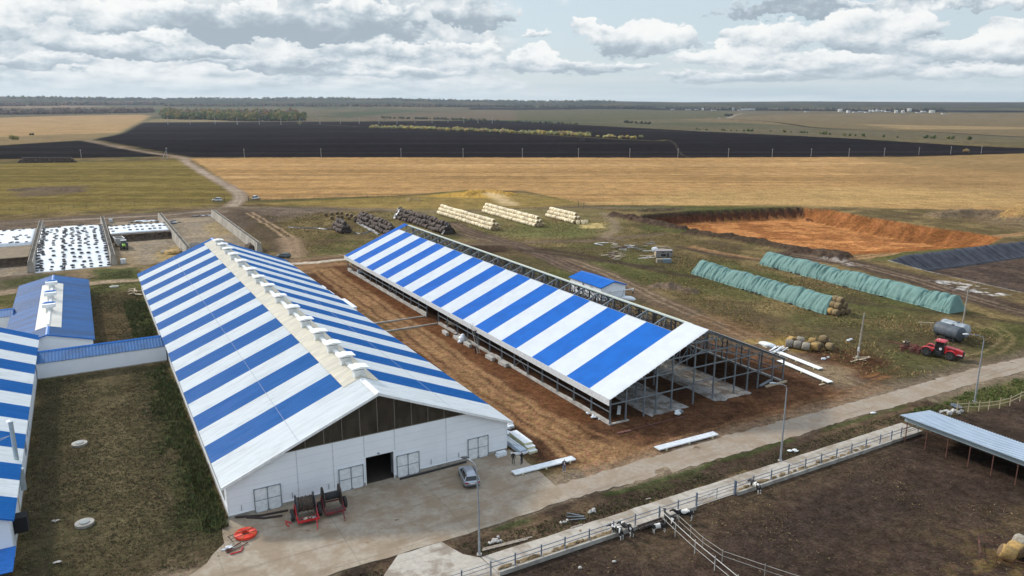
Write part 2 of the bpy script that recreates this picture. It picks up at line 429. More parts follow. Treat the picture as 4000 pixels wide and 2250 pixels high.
def paint(poly, col, soft=1.0, amt=1.0, warp=True, var=None, mod=None):
    """lay a patch of another ground cover; mod = per-vertex weight, var = second colour mixed in by noise"""
    global C
    s = pick(poly, soft * 3 + 6)
    if not len(s): return
    d = sdf(poly, s, WX[s] if warp else X[s], WY[s] if warp else Y[s])
    a = (1 - smooth(-soft, soft, d)) * amt
    if mod is not None: a = a * mod[s]
    col = np.broadcast_to(np.asarray(col, float), (len(s), 3))
    if var is not None:
        k = smooth(.35, .65, NB[s] * .6 + NC[s] * .4)[:, None]; col = col * (1 - k) + np.asarray(var, float) * k
    C[s] = C[s] * (1 - a[:, None]) + col * a[:, None]
def line_d(pts, s, px, py):
    d = np.full(len(px), 1e18)
    for (ax, ay), (bx, by) in zip(pts[:-1], pts[1:]):
        ex, ey = bx - ax, by - ay; wx, wy = px - ax, py - ay
        t = np.clip((wx * ex + wy * ey) / (ex * ex + ey * ey + 1e-12), 0, 1)
        d = np.minimum(d, (wx - ex * t) ** 2 + (wy - ey * t) ** 2)
    return np.sqrt(d)
def curve(pts, k=6):
    P = [np.array(p) for p in pts]; P = [2 * P[0] - P[1]] + P + [2 * P[-1] - P[-2]]; out = []
    for i in range(1, len(P) - 2):
        for j in range(k):
            t = j / k; a, b, c, d = P[i - 1], P[i], P[i + 1], P[i + 2]
            out.append(tuple(.5 * (2 * b + (c - a) * t + (2 * a - 5 * b + 4 * c - d) * t * t + (3 * b - a - 3 * c + d) * t ** 3)))
    return out + [tuple(P[-2])]
def stroke(pts, w, col, soft=.5, amt=1.0, dz=0.0, warp=True, mod=None, cv=True):
    global C, Z
    if cv and len(pts) > 2: pts = curve(pts)
    s = pick(pts, w + soft + 5)
    if not len(s): return
    k = .5 if warp else 0
    d = line_d(pts, s, X[s] + (WX[s] - X[s]) * k, Y[s] + (WY[s] - Y[s]) * k)
    a = (1 - smooth(w / 2 - soft, w / 2 + soft, d)) * amt
    if mod is not None: a = a * mod[s]
    C[s] = C[s] * (1 - a[:, None]) + np.asarray(col, float) * a[:, None]; TRK[s] = np.maximum(TRK[s], a)
    if dz: Z[s] += a * dz
def tracks(pts, gauge, w, col, amt=.8, dz=-.05, n=2, spread=0.0, seed=0):
    """pair of wheel ruts along a path, repeated n/2 times with some spread"""
    rng = random.Random(seed); pts = curve(pts)
    for k in range(max(1, n // 2)):
        off0 = rng.uniform(-spread, spread)
        for sgn in (-1, 1):
            q = []
            for i, p in enumerate(pts):
                a = np.array(pts[max(i - 1, 0)]); b = np.array(pts[min(i + 1, len(pts) - 1)]); t = (b - a) / (np.linalg.norm(b - a) + 1e-9)
                nn = np.array([-t[1], t[0]]); q.append(tuple(np.array(p) + nn * (sgn * gauge / 2 + off0)))
            stroke(q, w, col, .28, amt, dz, cv=False)

# --- base cover: dry autumn grass, greener and browner in patches
OLIVE, TAN, GREEN, BROWN = (.112, .084, .040), (.205, .148, .068), (.060, .070, .024), (.078, .054, .033)
C[:] = OLIVE
lerp(smooth(.42, .62, NB) * .65, TAN)
lerp(smooth(.50, .66, NA) * .7, GREEN)
lerp(smooth(.52, .70, fbm(X, Y, .06, 4, 9)) * .6, BROWN)
# --- far land: everything beyond the farm is fields
farm = smooth(420, 470, DI)
lerp(smooth(900, 1400, DI), (.110, .092, .056))
lerp(smooth(1500, 2500, DI) * smooth(.45, .6, NF), (.062, .070, .040))
# wooded ridges on the skyline
ri = smooth(5200, 6200, DI)
lerp(ri, (.028, .036, .024))
lerp(ri * smooth(.5, .62, fbm(X, Y, .0035, 4, 41)), (.075, .060, .030))
lerp(ri * smooth(.54, .66, fbm(X, Y, .0011, 3, 43)), (.026, .034, .020))
lerp(ri * smooth(.22, .5, np.arctan2(X, np.maximum(Y, 1))) * .5, (.060, .056, .042))
streak = fbm(X * .05, Y + X * .02, .12, 3, 31); streak2 = fbm(X * .02, Y * .6 - X * .02, .05, 3, 37)
GOLD, GOLD2 = (.37, .216, .088), (.30, .182, .079)
# stubble beyond the track
SK = [(0, 0)]
paint(O([(480, 399), (900, 394), (1500, 394), (2100, 393), (2576, 384), (2900, 380), (2900, 520), (2576, 531), (2250, 524), (1990, 516), (1700, 517), (1480, 515), (1320, 480), (1180, 478), (1000, 492), (640, 503), (600, 482), (545, 440)]), GOLD, 2.0, 1.0, var=GOLD2)
sg = (C[:, 0] > .3)
C *= (1 - .24 * sg * smooth(.5, .66, streak))[:, None]
C = np.where((sg & (streak2 > .60))[:, None], C * np.array([1.12, 1.16, 1.25]), C)
paint(O([(1500, 510), (1750, 480), (2200, 470), (2576, 480), (2576, 520), (2000, 520)]), (.36, .245, .10), 12, .5)
paint(O([(2080, 390), (2400, 386), (2900, 378), (2900, 440), (2500, 432), (2250, 412)]), (.20, .135, .062), 14, .75)   # darker strip: cloud shadow put into the field colour
paint(O([(2150, 420), (2400, 405), (2900, 395), (2900, 500), (2576, 500), (2250, 470)]), (.24, .155, .072), 25, .55)  # wider, softer cloud shadow painted over the stubble
# olive field on the left
paint(O([(-400, 420), (60, 411), (456, 402), (520, 440), (560, 470), (590, 500), (500, 518), (200, 532), (0, 540), (-400, 560)]), (.145, .112, .036), 3, 1, var=(.185, .135, .048))
lf = (C[:, 0] > .12) & (C[:, 0] < .2) & (DI > 330) & (X < 0)
C *= (1 - .22 * lf * smooth(.45, .6, streak))[:, None]
paint(O([(40, 480), (120, 470), (220, 466), (210, 484), (100, 494), (40, 496)]), (.11, .08, .055), 5, .8)
# black ploughland
PLOUGH = (.0105, .0084, .0086)
paint(O([(-400, 372), (-100, 370), (215, 353), (455, 393), (300, 396), (-400, 405)]), PLOUGH, 2, 1, var=(.012, .011, .011))
BLK = [(230, 350), (300, 336), (335, 318), (357, 308), (640, 307), (1000, 305), (1250, 303), (1420, 312), (1760, 330), (2120, 347), (2420, 366), (2900, 386), (2900, 374), (2576, 386), (2300, 394), (1700, 397), (1000, 396), (480, 396)]
paint(O(BLK), PLOUGH, 3, 1, var=(.014, .012, .013))
blk = C[:, 0] < .018
C *= np.where(blk, .62 + .85 * fbm(X * .03 + Y * .004, Y - X * .012, .05, 4, 38), 1)[:, None]
C = np.where((blk & (streak2 > .60))[:, None], C + np.array([.008, .007, .006]), C)
stroke(O([(940, 322), (1200, 330), (1590, 352), (1680, 352)]), 9, (.12, .10, .05), 5, .8)
stroke(O([(1200, 348), (1580, 352), (1680, 352), (1712, 385), (1735, 396)]), 1.6, (.11, .09, .065), 1.2, .5)
stroke(O([(900, 318), (760, 312), (660, 316)]), 9, (.13, .11, .07), 4, .6)
# tan field top left and its margin
paint(O([(-500, 301), (0, 296), (180, 291), (360, 288), (375, 292), (352, 310), (295, 335), (200, 337), (0, 345), (-500, 352)]), (.33, .215, .105), 2.5, 1, var=(.27, .18, .09))
paint(O([(-500, 350), (0, 344), (180, 337), (300, 334), (228, 350), (0, 366), (-500, 372)]), (.20, .145, .075), 2.5, .9)
stroke(O([(228, 351), (300, 335), (335, 317), (357, 307), (420, 306)]), 7, (.19, .165, .09), 2, .85)
paint([at(560, 478), at(590, 466), at(700, 464), at(860, 468), at(900, 475), at(700, 477)], (.21, .16, .085), 6, .8)
# far right: fallow land with a dark bank
paint(O([(1700, 300), (1990, 287), (2576, 284), (2900, 283), (2900, 350), (2576, 343), (2250, 330), (1960, 315)]), (.165, .122, .066), 20, .9, var=(.13, .098, .055))
paint(O([(2150, 312), (2576, 320), (2900, 326), (2900, 340), (2576, 338), (2300, 328)]), (.27, .19, .095), 20, .75, mod=smooth(.42, .58, fbm(X * .25, Y, .006, 3, 44)))
stroke(O([(1630, 296), (1900, 303), (2060, 322), (2300, 330), (2576, 345), (2800, 352)]), 14, (.014, .012, .012), 4, .95)
paint(O([(1290, 277), (1840, 275), (1840, 296), (1500, 304), (1290, 300)]), (.070, .076, .040), 20, .9, var=(.105, .088, .05))
paint(O([(1000, 283), (1300, 279), (1300, 302), (1000, 303), (830, 303)]), (.12, .09, .062), 20, .7)
paint(O([(1180, 271), (1560, 270), (2000, 275), (2900, 279), (2900, 284), (2000, 279), (1560, 275), (1180, 276)]), (.012, .012, .017), 12, .97)
stroke(O([(1832, 297), (1848, 290), (1868, 286)]), 14, (.30, .25, .20), 5, .9)
paint(O([(-500, 278), (390, 274), (620, 276), (600, 284), (390, 284), (-500, 290)]), (.055, .075, .038), 40, .9)
paint(O([(-500, 262), (100, 263), (280, 268), (100, 271), (-500, 272)]), (.20, .145, .10), 60, .9)
# --- the farm itself
RBROWN, RB2, DKSOIL, TRACK, PALE = (.108, .053, .028), (.066, .033, .019), (.042, .029, .021), (.235, .175, .125), (.36, .30, .235)
# bare earth round the silage clamps
paint(O([(-60, 560), (120, 548), (400, 535), (620, 524), (900, 525), (660, 560), (560, 600), (430, 640), (310, 690), (0, 735), (-100, 740)]), (.145, .108, .078), 3, .95, var=(.105, .078, .058))
paint(O([(600, 525), (700, 545), (735, 600), (760, 640), (700, 640), (640, 600), (560, 540)]), (.075, .055, .038), 3, .8)
for poly in ([S(-24, 158), S(-5, 158), S(-5, 253), S(-24, 253)], [S(-4, 158), S(16, 158), S(16, 253), S(-4, 253)], [S(17, 158), S(36, 158), S(36, 253), S(17, 253)], [S(-60, 158), S(-25, 158), S(-25, 253), S(-60, 253)]):
    paint(poly, (.20, .165, .125), 1.0, .95, var=(.25, .195, .13))
paint([S(6, 160), S(16, 164), S(15, 185), S(9, 178)], (.27, .19, .07), 2, .7)
paint([S(27, 200), S(35, 200), S(35, 235), S(29, 230)], (.25, .185, .09), 2, .6)
# track from the fields, gate, and the roads behind the farm
stroke(O([(215, 353), (330, 376), (455, 396), (466, 404), (480, 415), (540, 450), (590, 478), (605, 497), (580, 520)]), 7.5, TRACK, 1.2, .95)
tracks(O([(455, 396), (466, 404), (480, 415), (540, 450), (590, 478), (603, 497), (575, 522), (420, 540), (200, 552), (0, 562)]), 2.2, .7, (.31, .25, .19), .8, -.02, 4, 1.2, 3)
stroke(O([(-60, 566), (200, 546), (420, 536), (560, 524), (700, 524), (900, 522), (1100, 534)]), 9, (.125, .093, .066), 2.5, .85)
tracks(O([(600, 520), (760, 527), (950, 527), (1100, 535), (1500, 523), (1700, 528)]), 2.2, .8, (.20, .16, .115), .7, -.02, 4, 1.5, 5)
tracks(O([(628, 535), (668, 560), (715, 588), (738, 612), (738, 640)]), 2.4, 1.1, (.30, .205, .125), .85, -.05, 2)
stroke(O([(725, 600), (740, 640), (700, 652)]), 7, (.24, .165, .105), 2, .8)
paint(O([(700, 655), (870, 640), (870, 690), (740, 690)]), (.125, .075, .045), 2, .9, var=(.19, .11, .06))
tracks(O([(640, 662), (760, 652), (870, 640)]), 2.2, .8, (.26, .19, .13), .8, -.03, 2, 0)
tracks(O([(745, 676), (800, 672), (880, 662)]), 2.2, .8, (.22, .12, .06), .8, -.05, 4, 1.2, 8)
stroke(O([(742, 663), (800, 659), (868, 651)]), 3.2, (.44, .37, .29), .8, .9)
stroke(O([(786, 657), (866, 649)]), 1.2, (.02, .018, .016), .5, .9)
stroke(O([(0, 738), (120, 722), (230, 712), (340, 704)]), 5.0, (.27, .20, .135), 1.0, .95)
paint(O([(180, 645), (330, 640), (360, 676), (240, 700), (150, 690)]), (.20, .145, .08), 4, .8)
paint(O([(235, 678), (350, 672), (352, 700), (230, 708)]), (.055, .066, .024), 2, .9)
paint(O([(0, 705), (100, 690), (170, 688), (60, 720), (0, 730)]), (.06, .064, .026), 3, .9)
# yard between the long shed and the left shed: dark grass, the left barn's shade put into its colour
paint([S(-20, -14), S(-.3, -10), S(-.3, 61), S(-20, 61)], (.050, .044, .023), 1.5, .95, var=(.066, .052, .030))
paint([S(-11.6, 67), S(-.3, 67), S(-.3, 124), S(-11.6, 124)], (.058, .047, .026), 1.5, .95, var=(.085, .06, .033))
paint([S(-13, -2), S(-7, -2), S(-8, 60), S(-14, 60)], (.115, .09, .048), 3, .45)
paint([S(-5.0, -3), S(-.3, -3), S(-.3, 60), S(-3.6, 60)], (.040, .050, .018), 1.5, .55, mod=smooth(.36, .55, fbm(X, Y, .2, 3, 84)))
paint([S(-4, 68), S(-.3, 68), S(-.3, 108), S(-3, 108)], (.036, .055, .016), 1.2, .8)
paint([S(-14, -14), S(0, -12), S(-1, -6), S(-12, -4)], (.085, .062, .036), 3, .7)
# raw red earth round the frame of the new shed
paint([S(35.4, -2), S(38, -8), S(52, -13), S(95, -12), S(110, -6), S(113, 6), S(93, 20), S(93, 124), S(50, 128), S(36, 118)], RBROWN, 2.2, .97, var=RB2)
paint([S(47, 2), S(52, 2), S(52, 118), S(47, 118)], (.115, .05, .022), 1.5, .7)
paint([S(35.6, 6), S(39.5, 4), S(40, 50), S(36, 52)], (.052, .026, .014), 2.0, .8)  # shadow of the finished shed painted along its right eave
paint([S(36, 60), S(41, 56), S(42, 75), S(37, 95)], (.10, .085, .038), 2.5, .7)
tracks([S(43, -11), S(43.5, 4), S(43, 25), S(44.5, 50), S(45, 90), S(46, 126)], 2.1, .75, (.235, .135, .066), .85, -.06, 10, 2.6, 1)
tracks([S(50, -13), S(46, -4), S(43, 14), S(42, 40), S(41, 66), S(43, 100)], 2.1, .6, (.185, .098, .046), .7, -.05, 6, 2.0, 2)
tracks([S(60, -11), S(75, -8), S(92, -6), S(104, -4)], 2.1, .6, (.25, .125, .052), .6, -.04, 4, 2.2, 4)
paint([S(43, -13), S(52, -12), S(50, -5), S(44, -2)], (.24, .14, .068), 2.5, .6)
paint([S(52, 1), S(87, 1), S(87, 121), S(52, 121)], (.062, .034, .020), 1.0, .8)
# red-brown wear beyond the gable and the dirt tracks behind the new shed
paint(O([(1985, 960), (2095, 930), (2200, 960), (2150, 1000), (2000, 1045), (1900, 1060)]), RBROWN, 3, .8, var=RB2)
stroke(O([(1170, 590), (1240, 608), (1310, 622), (1440, 660), (1540, 700), (1660, 760), (1780, 810), (1900, 862), (2000, 905), (2110, 955), (2200, 985)]), 8.0, (.115, .080, .054), 2.2, .9)
tracks(O([(1170, 590), (1240, 608), (1310, 622), (1440, 660), (1540, 700), (1660, 760), (1780, 810), (1900, 862), (2000, 905), (2110, 955), (2200, 985)]), 2.2, .7, (.20, .145, .095), .75, -.04, 4, 1.8, 6)
stroke(O([(1320, 622), (1450, 640), (1660, 682), (1740, 695), (1900, 700)]), 3.6, (.055, .038, .028), 1.2, .8)
tracks(O([(1100, 605), (1230, 600), (1330, 590), (1480, 585), (1540, 560), (1570, 545)]), 2.2, .9, (.20, .155, .10), .7, -.03, 2)
tracks(O([(1740, 620), (1900, 650), (2050, 655), (2200, 640), (2330, 615), (2576, 585)]), 2.3, 1.2, (.30, .17, .085), .8, -.05, 4, 2, 7)
stroke(O([(1990, 640), (2148, 664), (2283, 697), (2416, 738), (2576, 784), (2700, 815)]), 11, (.066, .046, .035), 2.5, .92)
stroke(O([(1713, 622), (1800, 640), (1914, 654), (1990, 642)]), 4, (.06, .043, .032), 1.5, .8)
tracks(O([(1990, 640), (2148, 664), (2283, 697), (2416, 738), (2576, 784), (2700, 815)]), 2.3, .8, (.16, .115, .08), .7, -.05, 4, 2, 9)
stroke(O([(2100, 752), (2142, 761), (2383, 788), (2576, 815), (2700, 830)]), 2.2, (.06, .044, .03), 1.2, .7)
paint(O([(2330, 706), (2420, 710), (2540, 742), (2500, 745), (2400, 726)]), (.55, .52, .48), 1.2, .85, mod=smooth(.42, .58, NC * .5 + NB * .5))
paint(O([(2060, 646), (2110, 650), (2180, 668), (2130, 668)]), (.40, .36, .32), 1.5, .6, mod=smooth(.45, .6, NC))
stroke(O([(2110, 958), (2060, 930), (2110, 930)]), 4, (.23, .17, .10), 2, .7)
tracks(O([(2230, 940), (2330, 905), (2480, 880), (2576, 868)]), 2.2, 1.0, (.075, .066, .03), .7, -.03, 4, 2.5, 12)
tracks(O([(2470, 815), (2530, 845), (2480, 890), (2380, 905)]), 2.2, .8, (.20, .15, .075), .6, -.02, 2)
paint(O([(1680, 775), (1800, 790), (1990, 850), (1960, 872), (1800, 840)]), (.17, .095, .045), 5, .55, mod=smooth(.4, .6, NB))
paint(O([(1880, 860), (2000, 850), (2060, 870), (2010, 885)]), (.33, .22, .06), 2.0, .7)
paint(Q8((420, 112), (1200, 108), (1320, 150), (1300, 215), (900, 235), (690, 190), (420, 230), (240, 210)), (.185, .140, .066), 4, .75, var=(.135, .118, .050))  # tan grass round the bales, sunlit brightness put into its colour
paint(Q8((600, 170), (850, 190), (1050, 185), (1210, 185), (1200, 215), (900, 230), (720, 200)), (.115, .118, .045), 4, .65, var=(.16, .13, .055))
paint(O([(1300, 560), (1500, 560), (1480, 600), (1300, 590)]), (.105, .115, .04), 5, .6)
# golden weeds and straw waste behind the pale bales
paint(O([(640, 512), (1000, 494), (1180, 482), (1320, 486), (1470, 512), (1300, 528), (900, 524)]), (.27, .185, .062), 5, .8, var=(.20, .14, .05))
paint(O([(1060, 494), (1180, 480), (1250, 484), (1280, 500), (1180, 498)]), (.42, .25, .055), 4, .8)
stroke(O([(1225, 482), (1255, 498), (1285, 515)]), 8, (.48, .35, .19), 3, .8)
paint(O([(1455, 565), (1520, 560), (1520, 574), (1470, 576)]), (.50, .37, .16), 1.5, .8)
paint(O([(2340, 530), (2480, 528), (2620, 560), (2620, 590), (2480, 565)]), (.20, .145, .085), 5, .8, var=(.15, .10, .055))
stroke(Q8((640, 170), (700, 198), (800, 228), (890, 258), (1000, 300), (1100, 345), (1200, 385)), 6.5, (.066, .045, .034), 1.6, .9)
tracks(Q8((640, 170), (700, 198), (800, 228), (890, 258), (1000, 300), (1100, 345), (1200, 385)), 2.3, .8, (.155, .11, .078), .7, -.04, 4, 1.5, 21)
stroke(Q8((560, 245), (700, 252), (830, 252), (930, 246), (1130, 240), (1260, 232), (1456, 212)), 5, (.085, .060, .042), 1.6, .8)
tracks(Q8((560, 245), (700, 252), (830, 252), (930, 246), (1130, 240), (1260, 232), (1456, 212)), 2.2, .8, (.20, .15, .10), .7, -.03, 2, 0, 22)
stroke(Q8((880, 272), (1000, 285), (1150, 312), (1300, 328), (1456, 345)), 3, (.055, .040, .030), 1.2, .85)
stroke(Q8((1230, 130), (1270, 160), (1280, 190), (1240, 225)), 4, (.20, .15, .10), 1.5, .7)
stroke(Q8((0, 118), (150, 114), (400, 122), (600, 128), (900, 112), (1200, 108), (1456, 106)), 4.5, (.12, .09, .065), 1.5, .75)
paint(Q8((700, 258), (860, 258), (860, 282), (740, 290)), (.045, .030, .022), 1.2, .9)
# the pit
PIT = [at(2660, 826), at(2900, 815), at(3122, 806), at(3250, 818), at(3400, 846), at(3650, 886), at(3800, 905), at(3926, 926), at(3860, 960), at(3600, 980), at(3340, 996), at(3200, 985), at(3024, 958), at(2880, 925), at(2740, 905), at(2620, 890), at(2520, 862), at(2500, 838)]
PW = [2.5, 2.5, 3, 11, 12, 12, 14, 14, 26, 24, 9, 6, 6, 6, 6, 6, 6, 3]
CLAY, CLAYD = (.33, .145, .052), (.23, .094, .034)
s = pick(PIT, 25)
dd = sdf(PIT, s, X[s] + (WX[s] - X[s]) * .35, Y[s] + (WY[s] - Y[s]) * .35)
dep = np.ones(len(s)) * 1.0
for i, w in enumerate(PW):
    a = np.array(PIT[i]); b = np.array(PIT[(i + 1) % len(PIT)])
    dl = line_d([tuple(a), tuple(b)], s, X[s], Y[s]); dep = np.minimum(dep, np.clip(dl / w, 0, 1))
dep = np.where(dd < 0, dep, 0)
Z[s] -= dep * 5.0 + (dep > .02) * (NC[s] - .5) * .35
mcl = smooth(.0, .10, dep)
wall = (X[s] < at(3122, 806)[0] + 1) & (dep < .98) & (Y[s] > at(2900, 870)[1])
ccol = np.where((smooth(.4, .62, NB[s]) > .5)[:, None], CLAY, CLAYD)
ccol = ccol * (0.82 + .36 * fbm(X[s] * .3 + Y[s] * .1, Y[s] * 1.3, .35, 3, 51))[:, None]
_u = np.array(PIT[7]) - np.array(PIT[2]); _u /= np.linalg.norm(_u); pu = (X[s] - PIT[2][0]) * _u[0] + (Y[s] - PIT[2][1]) * _u[1]; pv = -(X[s] - PIT[2][0]) * _u[1] + (Y[s] - PIT[2][1]) * _u[0]
slope_ = (dep < .98) & ~wall; sk_ = fbm(pu * 1.0 + pv * .35, pv * .16, .55, 3, 52); fk_ = fbm(X[s] * .12, Y[s], .5, 3, 53)
ccol = np.where(slope_[:, None], np.array((.20, .080, .028)) * (.5 + 1.0 * sk_)[:, None], ccol * (.72 + .6 * fk_)[:, None] * 1.08)
Z[s] += np.where(slope_ & (dep > .05), (sk_ - .5) * .7, 0)
ccol = np.where((wall & (dep < .35))[:, None], np.array((.055, .036, .024)), ccol)
ccol = np.where((wall & (dep >= .35))[:, None], np.array((.085, .036, .019)) * (0.6 + .8 * NC[s])[:, None], ccol)  # clay wall turned from the sun, its shade painted as darker colour
C[s] = C[s] * (1 - mcl[:, None]) + ccol * mcl[:, None]
# spoil heaps along the near side of the pit and topsoil to its left
def heap(pts, w, h, col, rough=.5, seed=0, amt=.9):
    global C, Z
    s = pick(pts, w + 4)
    d = line_d(curve(pts), s, WX[s], WY[s]); k = 1 - smooth(.1, 1.0, d / w)
    nn = fbm(X[s], Y[s], .28, 4, 60 + seed)
    Z[s] += k * h * (.45 + 1.1 * nn) + k * (NC[s] - .5) * rough
    a = smooth(.12, .4, k * (.6 + .8 * nn)) * amt
    C[s] = C[s] * (1 - a[:, None]) + (np.asarray(col) * (.65 + .7 * NC[s])[:, None]) * a[:, None]
heap([at(2700, 915), at(2800, 928), at(2920, 945), at(3040, 968), at(3160, 992), at(3280, 1004)], 4.5, 1.7, (.062, .042, .030), .6, 1)
heap([at(2410, 848), at(2480, 860), at(2560, 878), at(2660, 896)], 4.5, 1.8, (.066, .042, .032), .6, 2)
heap([at(2500, 826), at(2580, 822), at(2660, 816)], 4.0, .9, (.10, .075, .045), .4, 3)
heap([at(3680, 850), at(3800, 840), at(3920, 850), at(4040, 870)], 9, 2.2, (.155, .11, .07), .5, 4, .8)
heap([at(3950, 858), at(4080, 872)], 6, 2.4, (.33, .20, .075), .5, 5, .8)
heap([at(2560, 1122), at(2620, 1128)], 3.0, 1.0, (.14, .10, .075), .4, 6)
heap([at(2640, 1132), at(2700, 1140)], 3.0, .9, (.14, .10, .075), .4, 7)
heap([at(1600, 783), at(1625, 785)], 3.5, 1.2, (.26, .18, .09), .4, 8)
heap([at(1830, 760), at(1900, 752), at(1990, 762)], 5, 1.6, (.34, .20, .05), .5, 9)
heap([at(60, 745), at(160, 738), at(300, 748)], 6, 1.0, (.12, .085, .06), .4, 10)
heap([at(1050, 1010), at(1120, 1018)], 2.0, .3, (.045, .033, .026), .3, 11, .7)
heap([S(51.0, 74), S(50.6, 78)], 1.6, 1.1, (.115, .05, .022), .3, 12)
# lined pond on the right
POND = [at(3477, 1018), at(3700, 992), at(4000, 955), at(4300, 915), at(4600, 1150), at(4250, 1200), at(4000, 1142), at(3800, 1098), at(3617, 1056)]
s = pick(POND, 12)
dd = sdf(POND, s, X[s], Y[s])
k = np.clip(-dd / 5.5, 0, 1); Z[s] -= k * 2.6
a = smooth(.5, 1.0, k)
C[s] = C[s] * (1 - a[:, None]) + np.where((NB[s] > .5)[:, None], (.085, .06, .045), (.062, .045, .036)) * a[:, None]
stroke([POND[0]] + POND[-1:-4:-1], 1.0, (.30, .28, .27), .4, .8, cv=False)
# road along the yard with its dirt shoulders, pens in the foreground
ROADL = [S(x, y) for x, y in ((-60, -12.3), (0, -12), (36, -13), (60, -13.2), (80, -13.2), (104, -13.6), (126, -14.2), (160, -15), (230, -14.5))]
stroke(ROADL, 8.5, (.185, .14, .098), 1.5, .9)
VERGE = [S(-60, -15.4), S(11, -15.4), S(36, -15.3), S(100, -15.5), S(100, -20.2), S(36, -20.4), S(-60, -24)]
paint(VERGE, (.046, .032, .023), .9, 1, var=(.062, .043, .029))
paint(VERGE, (.125, .085, .05), .9, .7, mod=smooth(.55, .68, fbm(X, Y, .12, 4, 81)))
stroke([S(14, -16.0), S(40, -15.9), S(70, -16.1), S(95, -16.2)], .9, (.042, .062, .018), .5, .7, mod=smooth(.44, .56, fbm(X, Y, .15, 3, 82)))
paint([S(42, -16.3), S(58, -16.3), S(60, -17.8), S(44, -18)], (.045, .062, .02), 1.0, .5, mod=smooth(.48, .58, fbm(X, Y, .3, 3, 83)))
paint([S(-30, -15.6), S(10.5, -15.5), S(9, -20), S(6, -23), S(-30, -24)], (.036, .027, .020), .6, .95)
paint([S(98, -7), S(130, -8), S(140, -12), S(100, -11.5)], (.10, .075, .05), 2, .6)
tracks([S(40, -9.5), S(52, -9.4), S(75, -9.0), S(100, -9.0)], 2.0, .6, (.21, .12, .062), .6, -.03, 4, .8, 14)
sl_ = [S(13.7, -15.0), S(18.6, -15.2), S(19.6, -18.6), S(21, -20.0), S(21, -24), S(7, -24), S(9.2, -20.5), S(11, -18)]; s = pick(sl_, 1); TRK[s] = np.where(sdf(sl_, s, X[s], Y[s]) < .2, 1, TRK[s])
PEN = O([(1100, 1449), (1240, 1430), (1700, 1270), (2275, 1095), (2400, 1050), (2576, 1010), (2900, 960), (3100, 1500), (2576, 1800), (1000, 1700)])
paint(PEN, (.050, .034, .025), .8, 1, var=(.041, .029, .022))
paint(O([(1500, 1380), (1900, 1230), (2240, 1105), (2260, 1130), (1980, 1250), (1700, 1400)]), (.105, .072, .042), 3, .55)
paint(O([(2250, 1380), (2400, 1300), (2576, 1290), (2600, 1500), (2200, 1500)]), (.115, .078, .038), 5, .6, mod=smooth(.4, .6, NB * .5 + NC * .5))
paint(O([(2440, 1400), (2576, 1380), (2600, 1500), (2400, 1480)]), (.21, .14, .05), 2.5, .55, mod=smooth(.35, .6, NC))
paint(O([(1300, 1449), (1480, 1390), (1560, 1420), (1450, 1480)]), (.036, .025, .018), 3, .6)
paint(O([(1840, 1330), (1980, 1290), (2120, 1290), (2000, 1380), (1880, 1420)]), (.034, .024, .020), 5, .6)
paint(O([(2420, 1040), (2576, 1010), (2700, 1090), (2576, 1090)]), (.065, .045, .033), 2, .7)
# small unevenness and clods
Z += np.where(DI < 500, (NB - .5) * .16 + (NC - .5) * .08, 0) * np.clip((DI - 50) / 20, 0, 1)
C *= (.80 + .40 * fbm(X, Y, 1.1, 2, 71))[:, None]
ZG = Z.reshape(GSH)
# flat where things are built
SXs, SYs = to_site(X, Y)
flat = ((SXs > -66) & (SXs < 37) & (SYs > -24) & (SYs < 255)) | ((SXs > 50) & (SXs < 89) & (SYs > -2) & (SYs < 124))
Z = np.where(flat & (DI < 500), np.minimum(Z, 0) * .3, Z)
ZG = Z.reshape(GSH)
def gz(x, y):
    """height of the finished ground sheet"""
    i = int(np.clip(np.searchsorted(gx, x) - 1, 0, len(gx) - 2)); j = int(np.clip(np.searchsorted(gy, y) - 1, 0, len(gy) - 2))
    fx = (x - gx[i]) / (gx[i + 1] - gx[i]); fy = (y - gy[j]) / (gy[j + 1] - gy[j])
    return float((ZG[j, i] * (1 - fx) + ZG[j, i + 1] * fx) * (1 - fy) + (ZG[j + 1, i] * (1 - fx) + ZG[j + 1, i + 1] * fx) * fy)

def ground_material():
    m = bpy.data.materials.new('ground_cover'); m.use_nodes = True; nt = m.node_tree; b = nt.nodes['Principled BSDF']
    at_ = nt.nodes.new('ShaderNodeAttribute'); at_.attribute_name = 'cover'
    g = nt.nodes.new('ShaderNodeTexCoord').outputs['Object']
    a = noise(nt, g, .9, 6, .72); c = noise(nt, g, 3.5, 4, .7); d = noise(nt, g, .13, 4, .6); e = noise(nt, g, .012, 4, .6)
    f = mth(nt, 'MULTIPLY', sstep(nt, a, .28, .72, .62, 1.38), sstep(nt, c, .28, .72, .60, 1.40))
    f = mth(nt, 'MULTIPLY', f, sstep(nt, d, .3, .7, .84, 1.16)); f = mth(nt, 'MULTIPLY', f, sstep(nt, e, .3, .7, .9, 1.1))
    sc = nt.nodes.new('ShaderNodeVectorMath'); sc.operation = 'SCALE'
    nt.links.new(at_.outputs['Color'], sc.inputs[0]); nt.links.new(f, sc.inputs[3])
    w = noise(nt, g, 2.2, 3, .6)
    hs = nt.nodes.new('ShaderNodeHueSaturation'); nt.links.new(sc.outputs[0], hs.inputs['Color'])
    nt.links.new(sstep(nt, w, .3, .7, .478, .522), hs.inputs['Hue'])
    nt.links.new(hs.outputs[0], b.inputs['Base Color']); b.inputs['Roughness'].default_value = .95; b.inputs['Specular IOR Level'].default_value = .0
    bp = nt.nodes.new('ShaderNodeBump'); bp.inputs['Strength'].default_value = .6; bp.inputs['Distance'].default_value = .12
    nt.links.new(c, bp.inputs['Height']); nt.links.new(bp.outputs[0], b.inputs['Normal'])
    return m
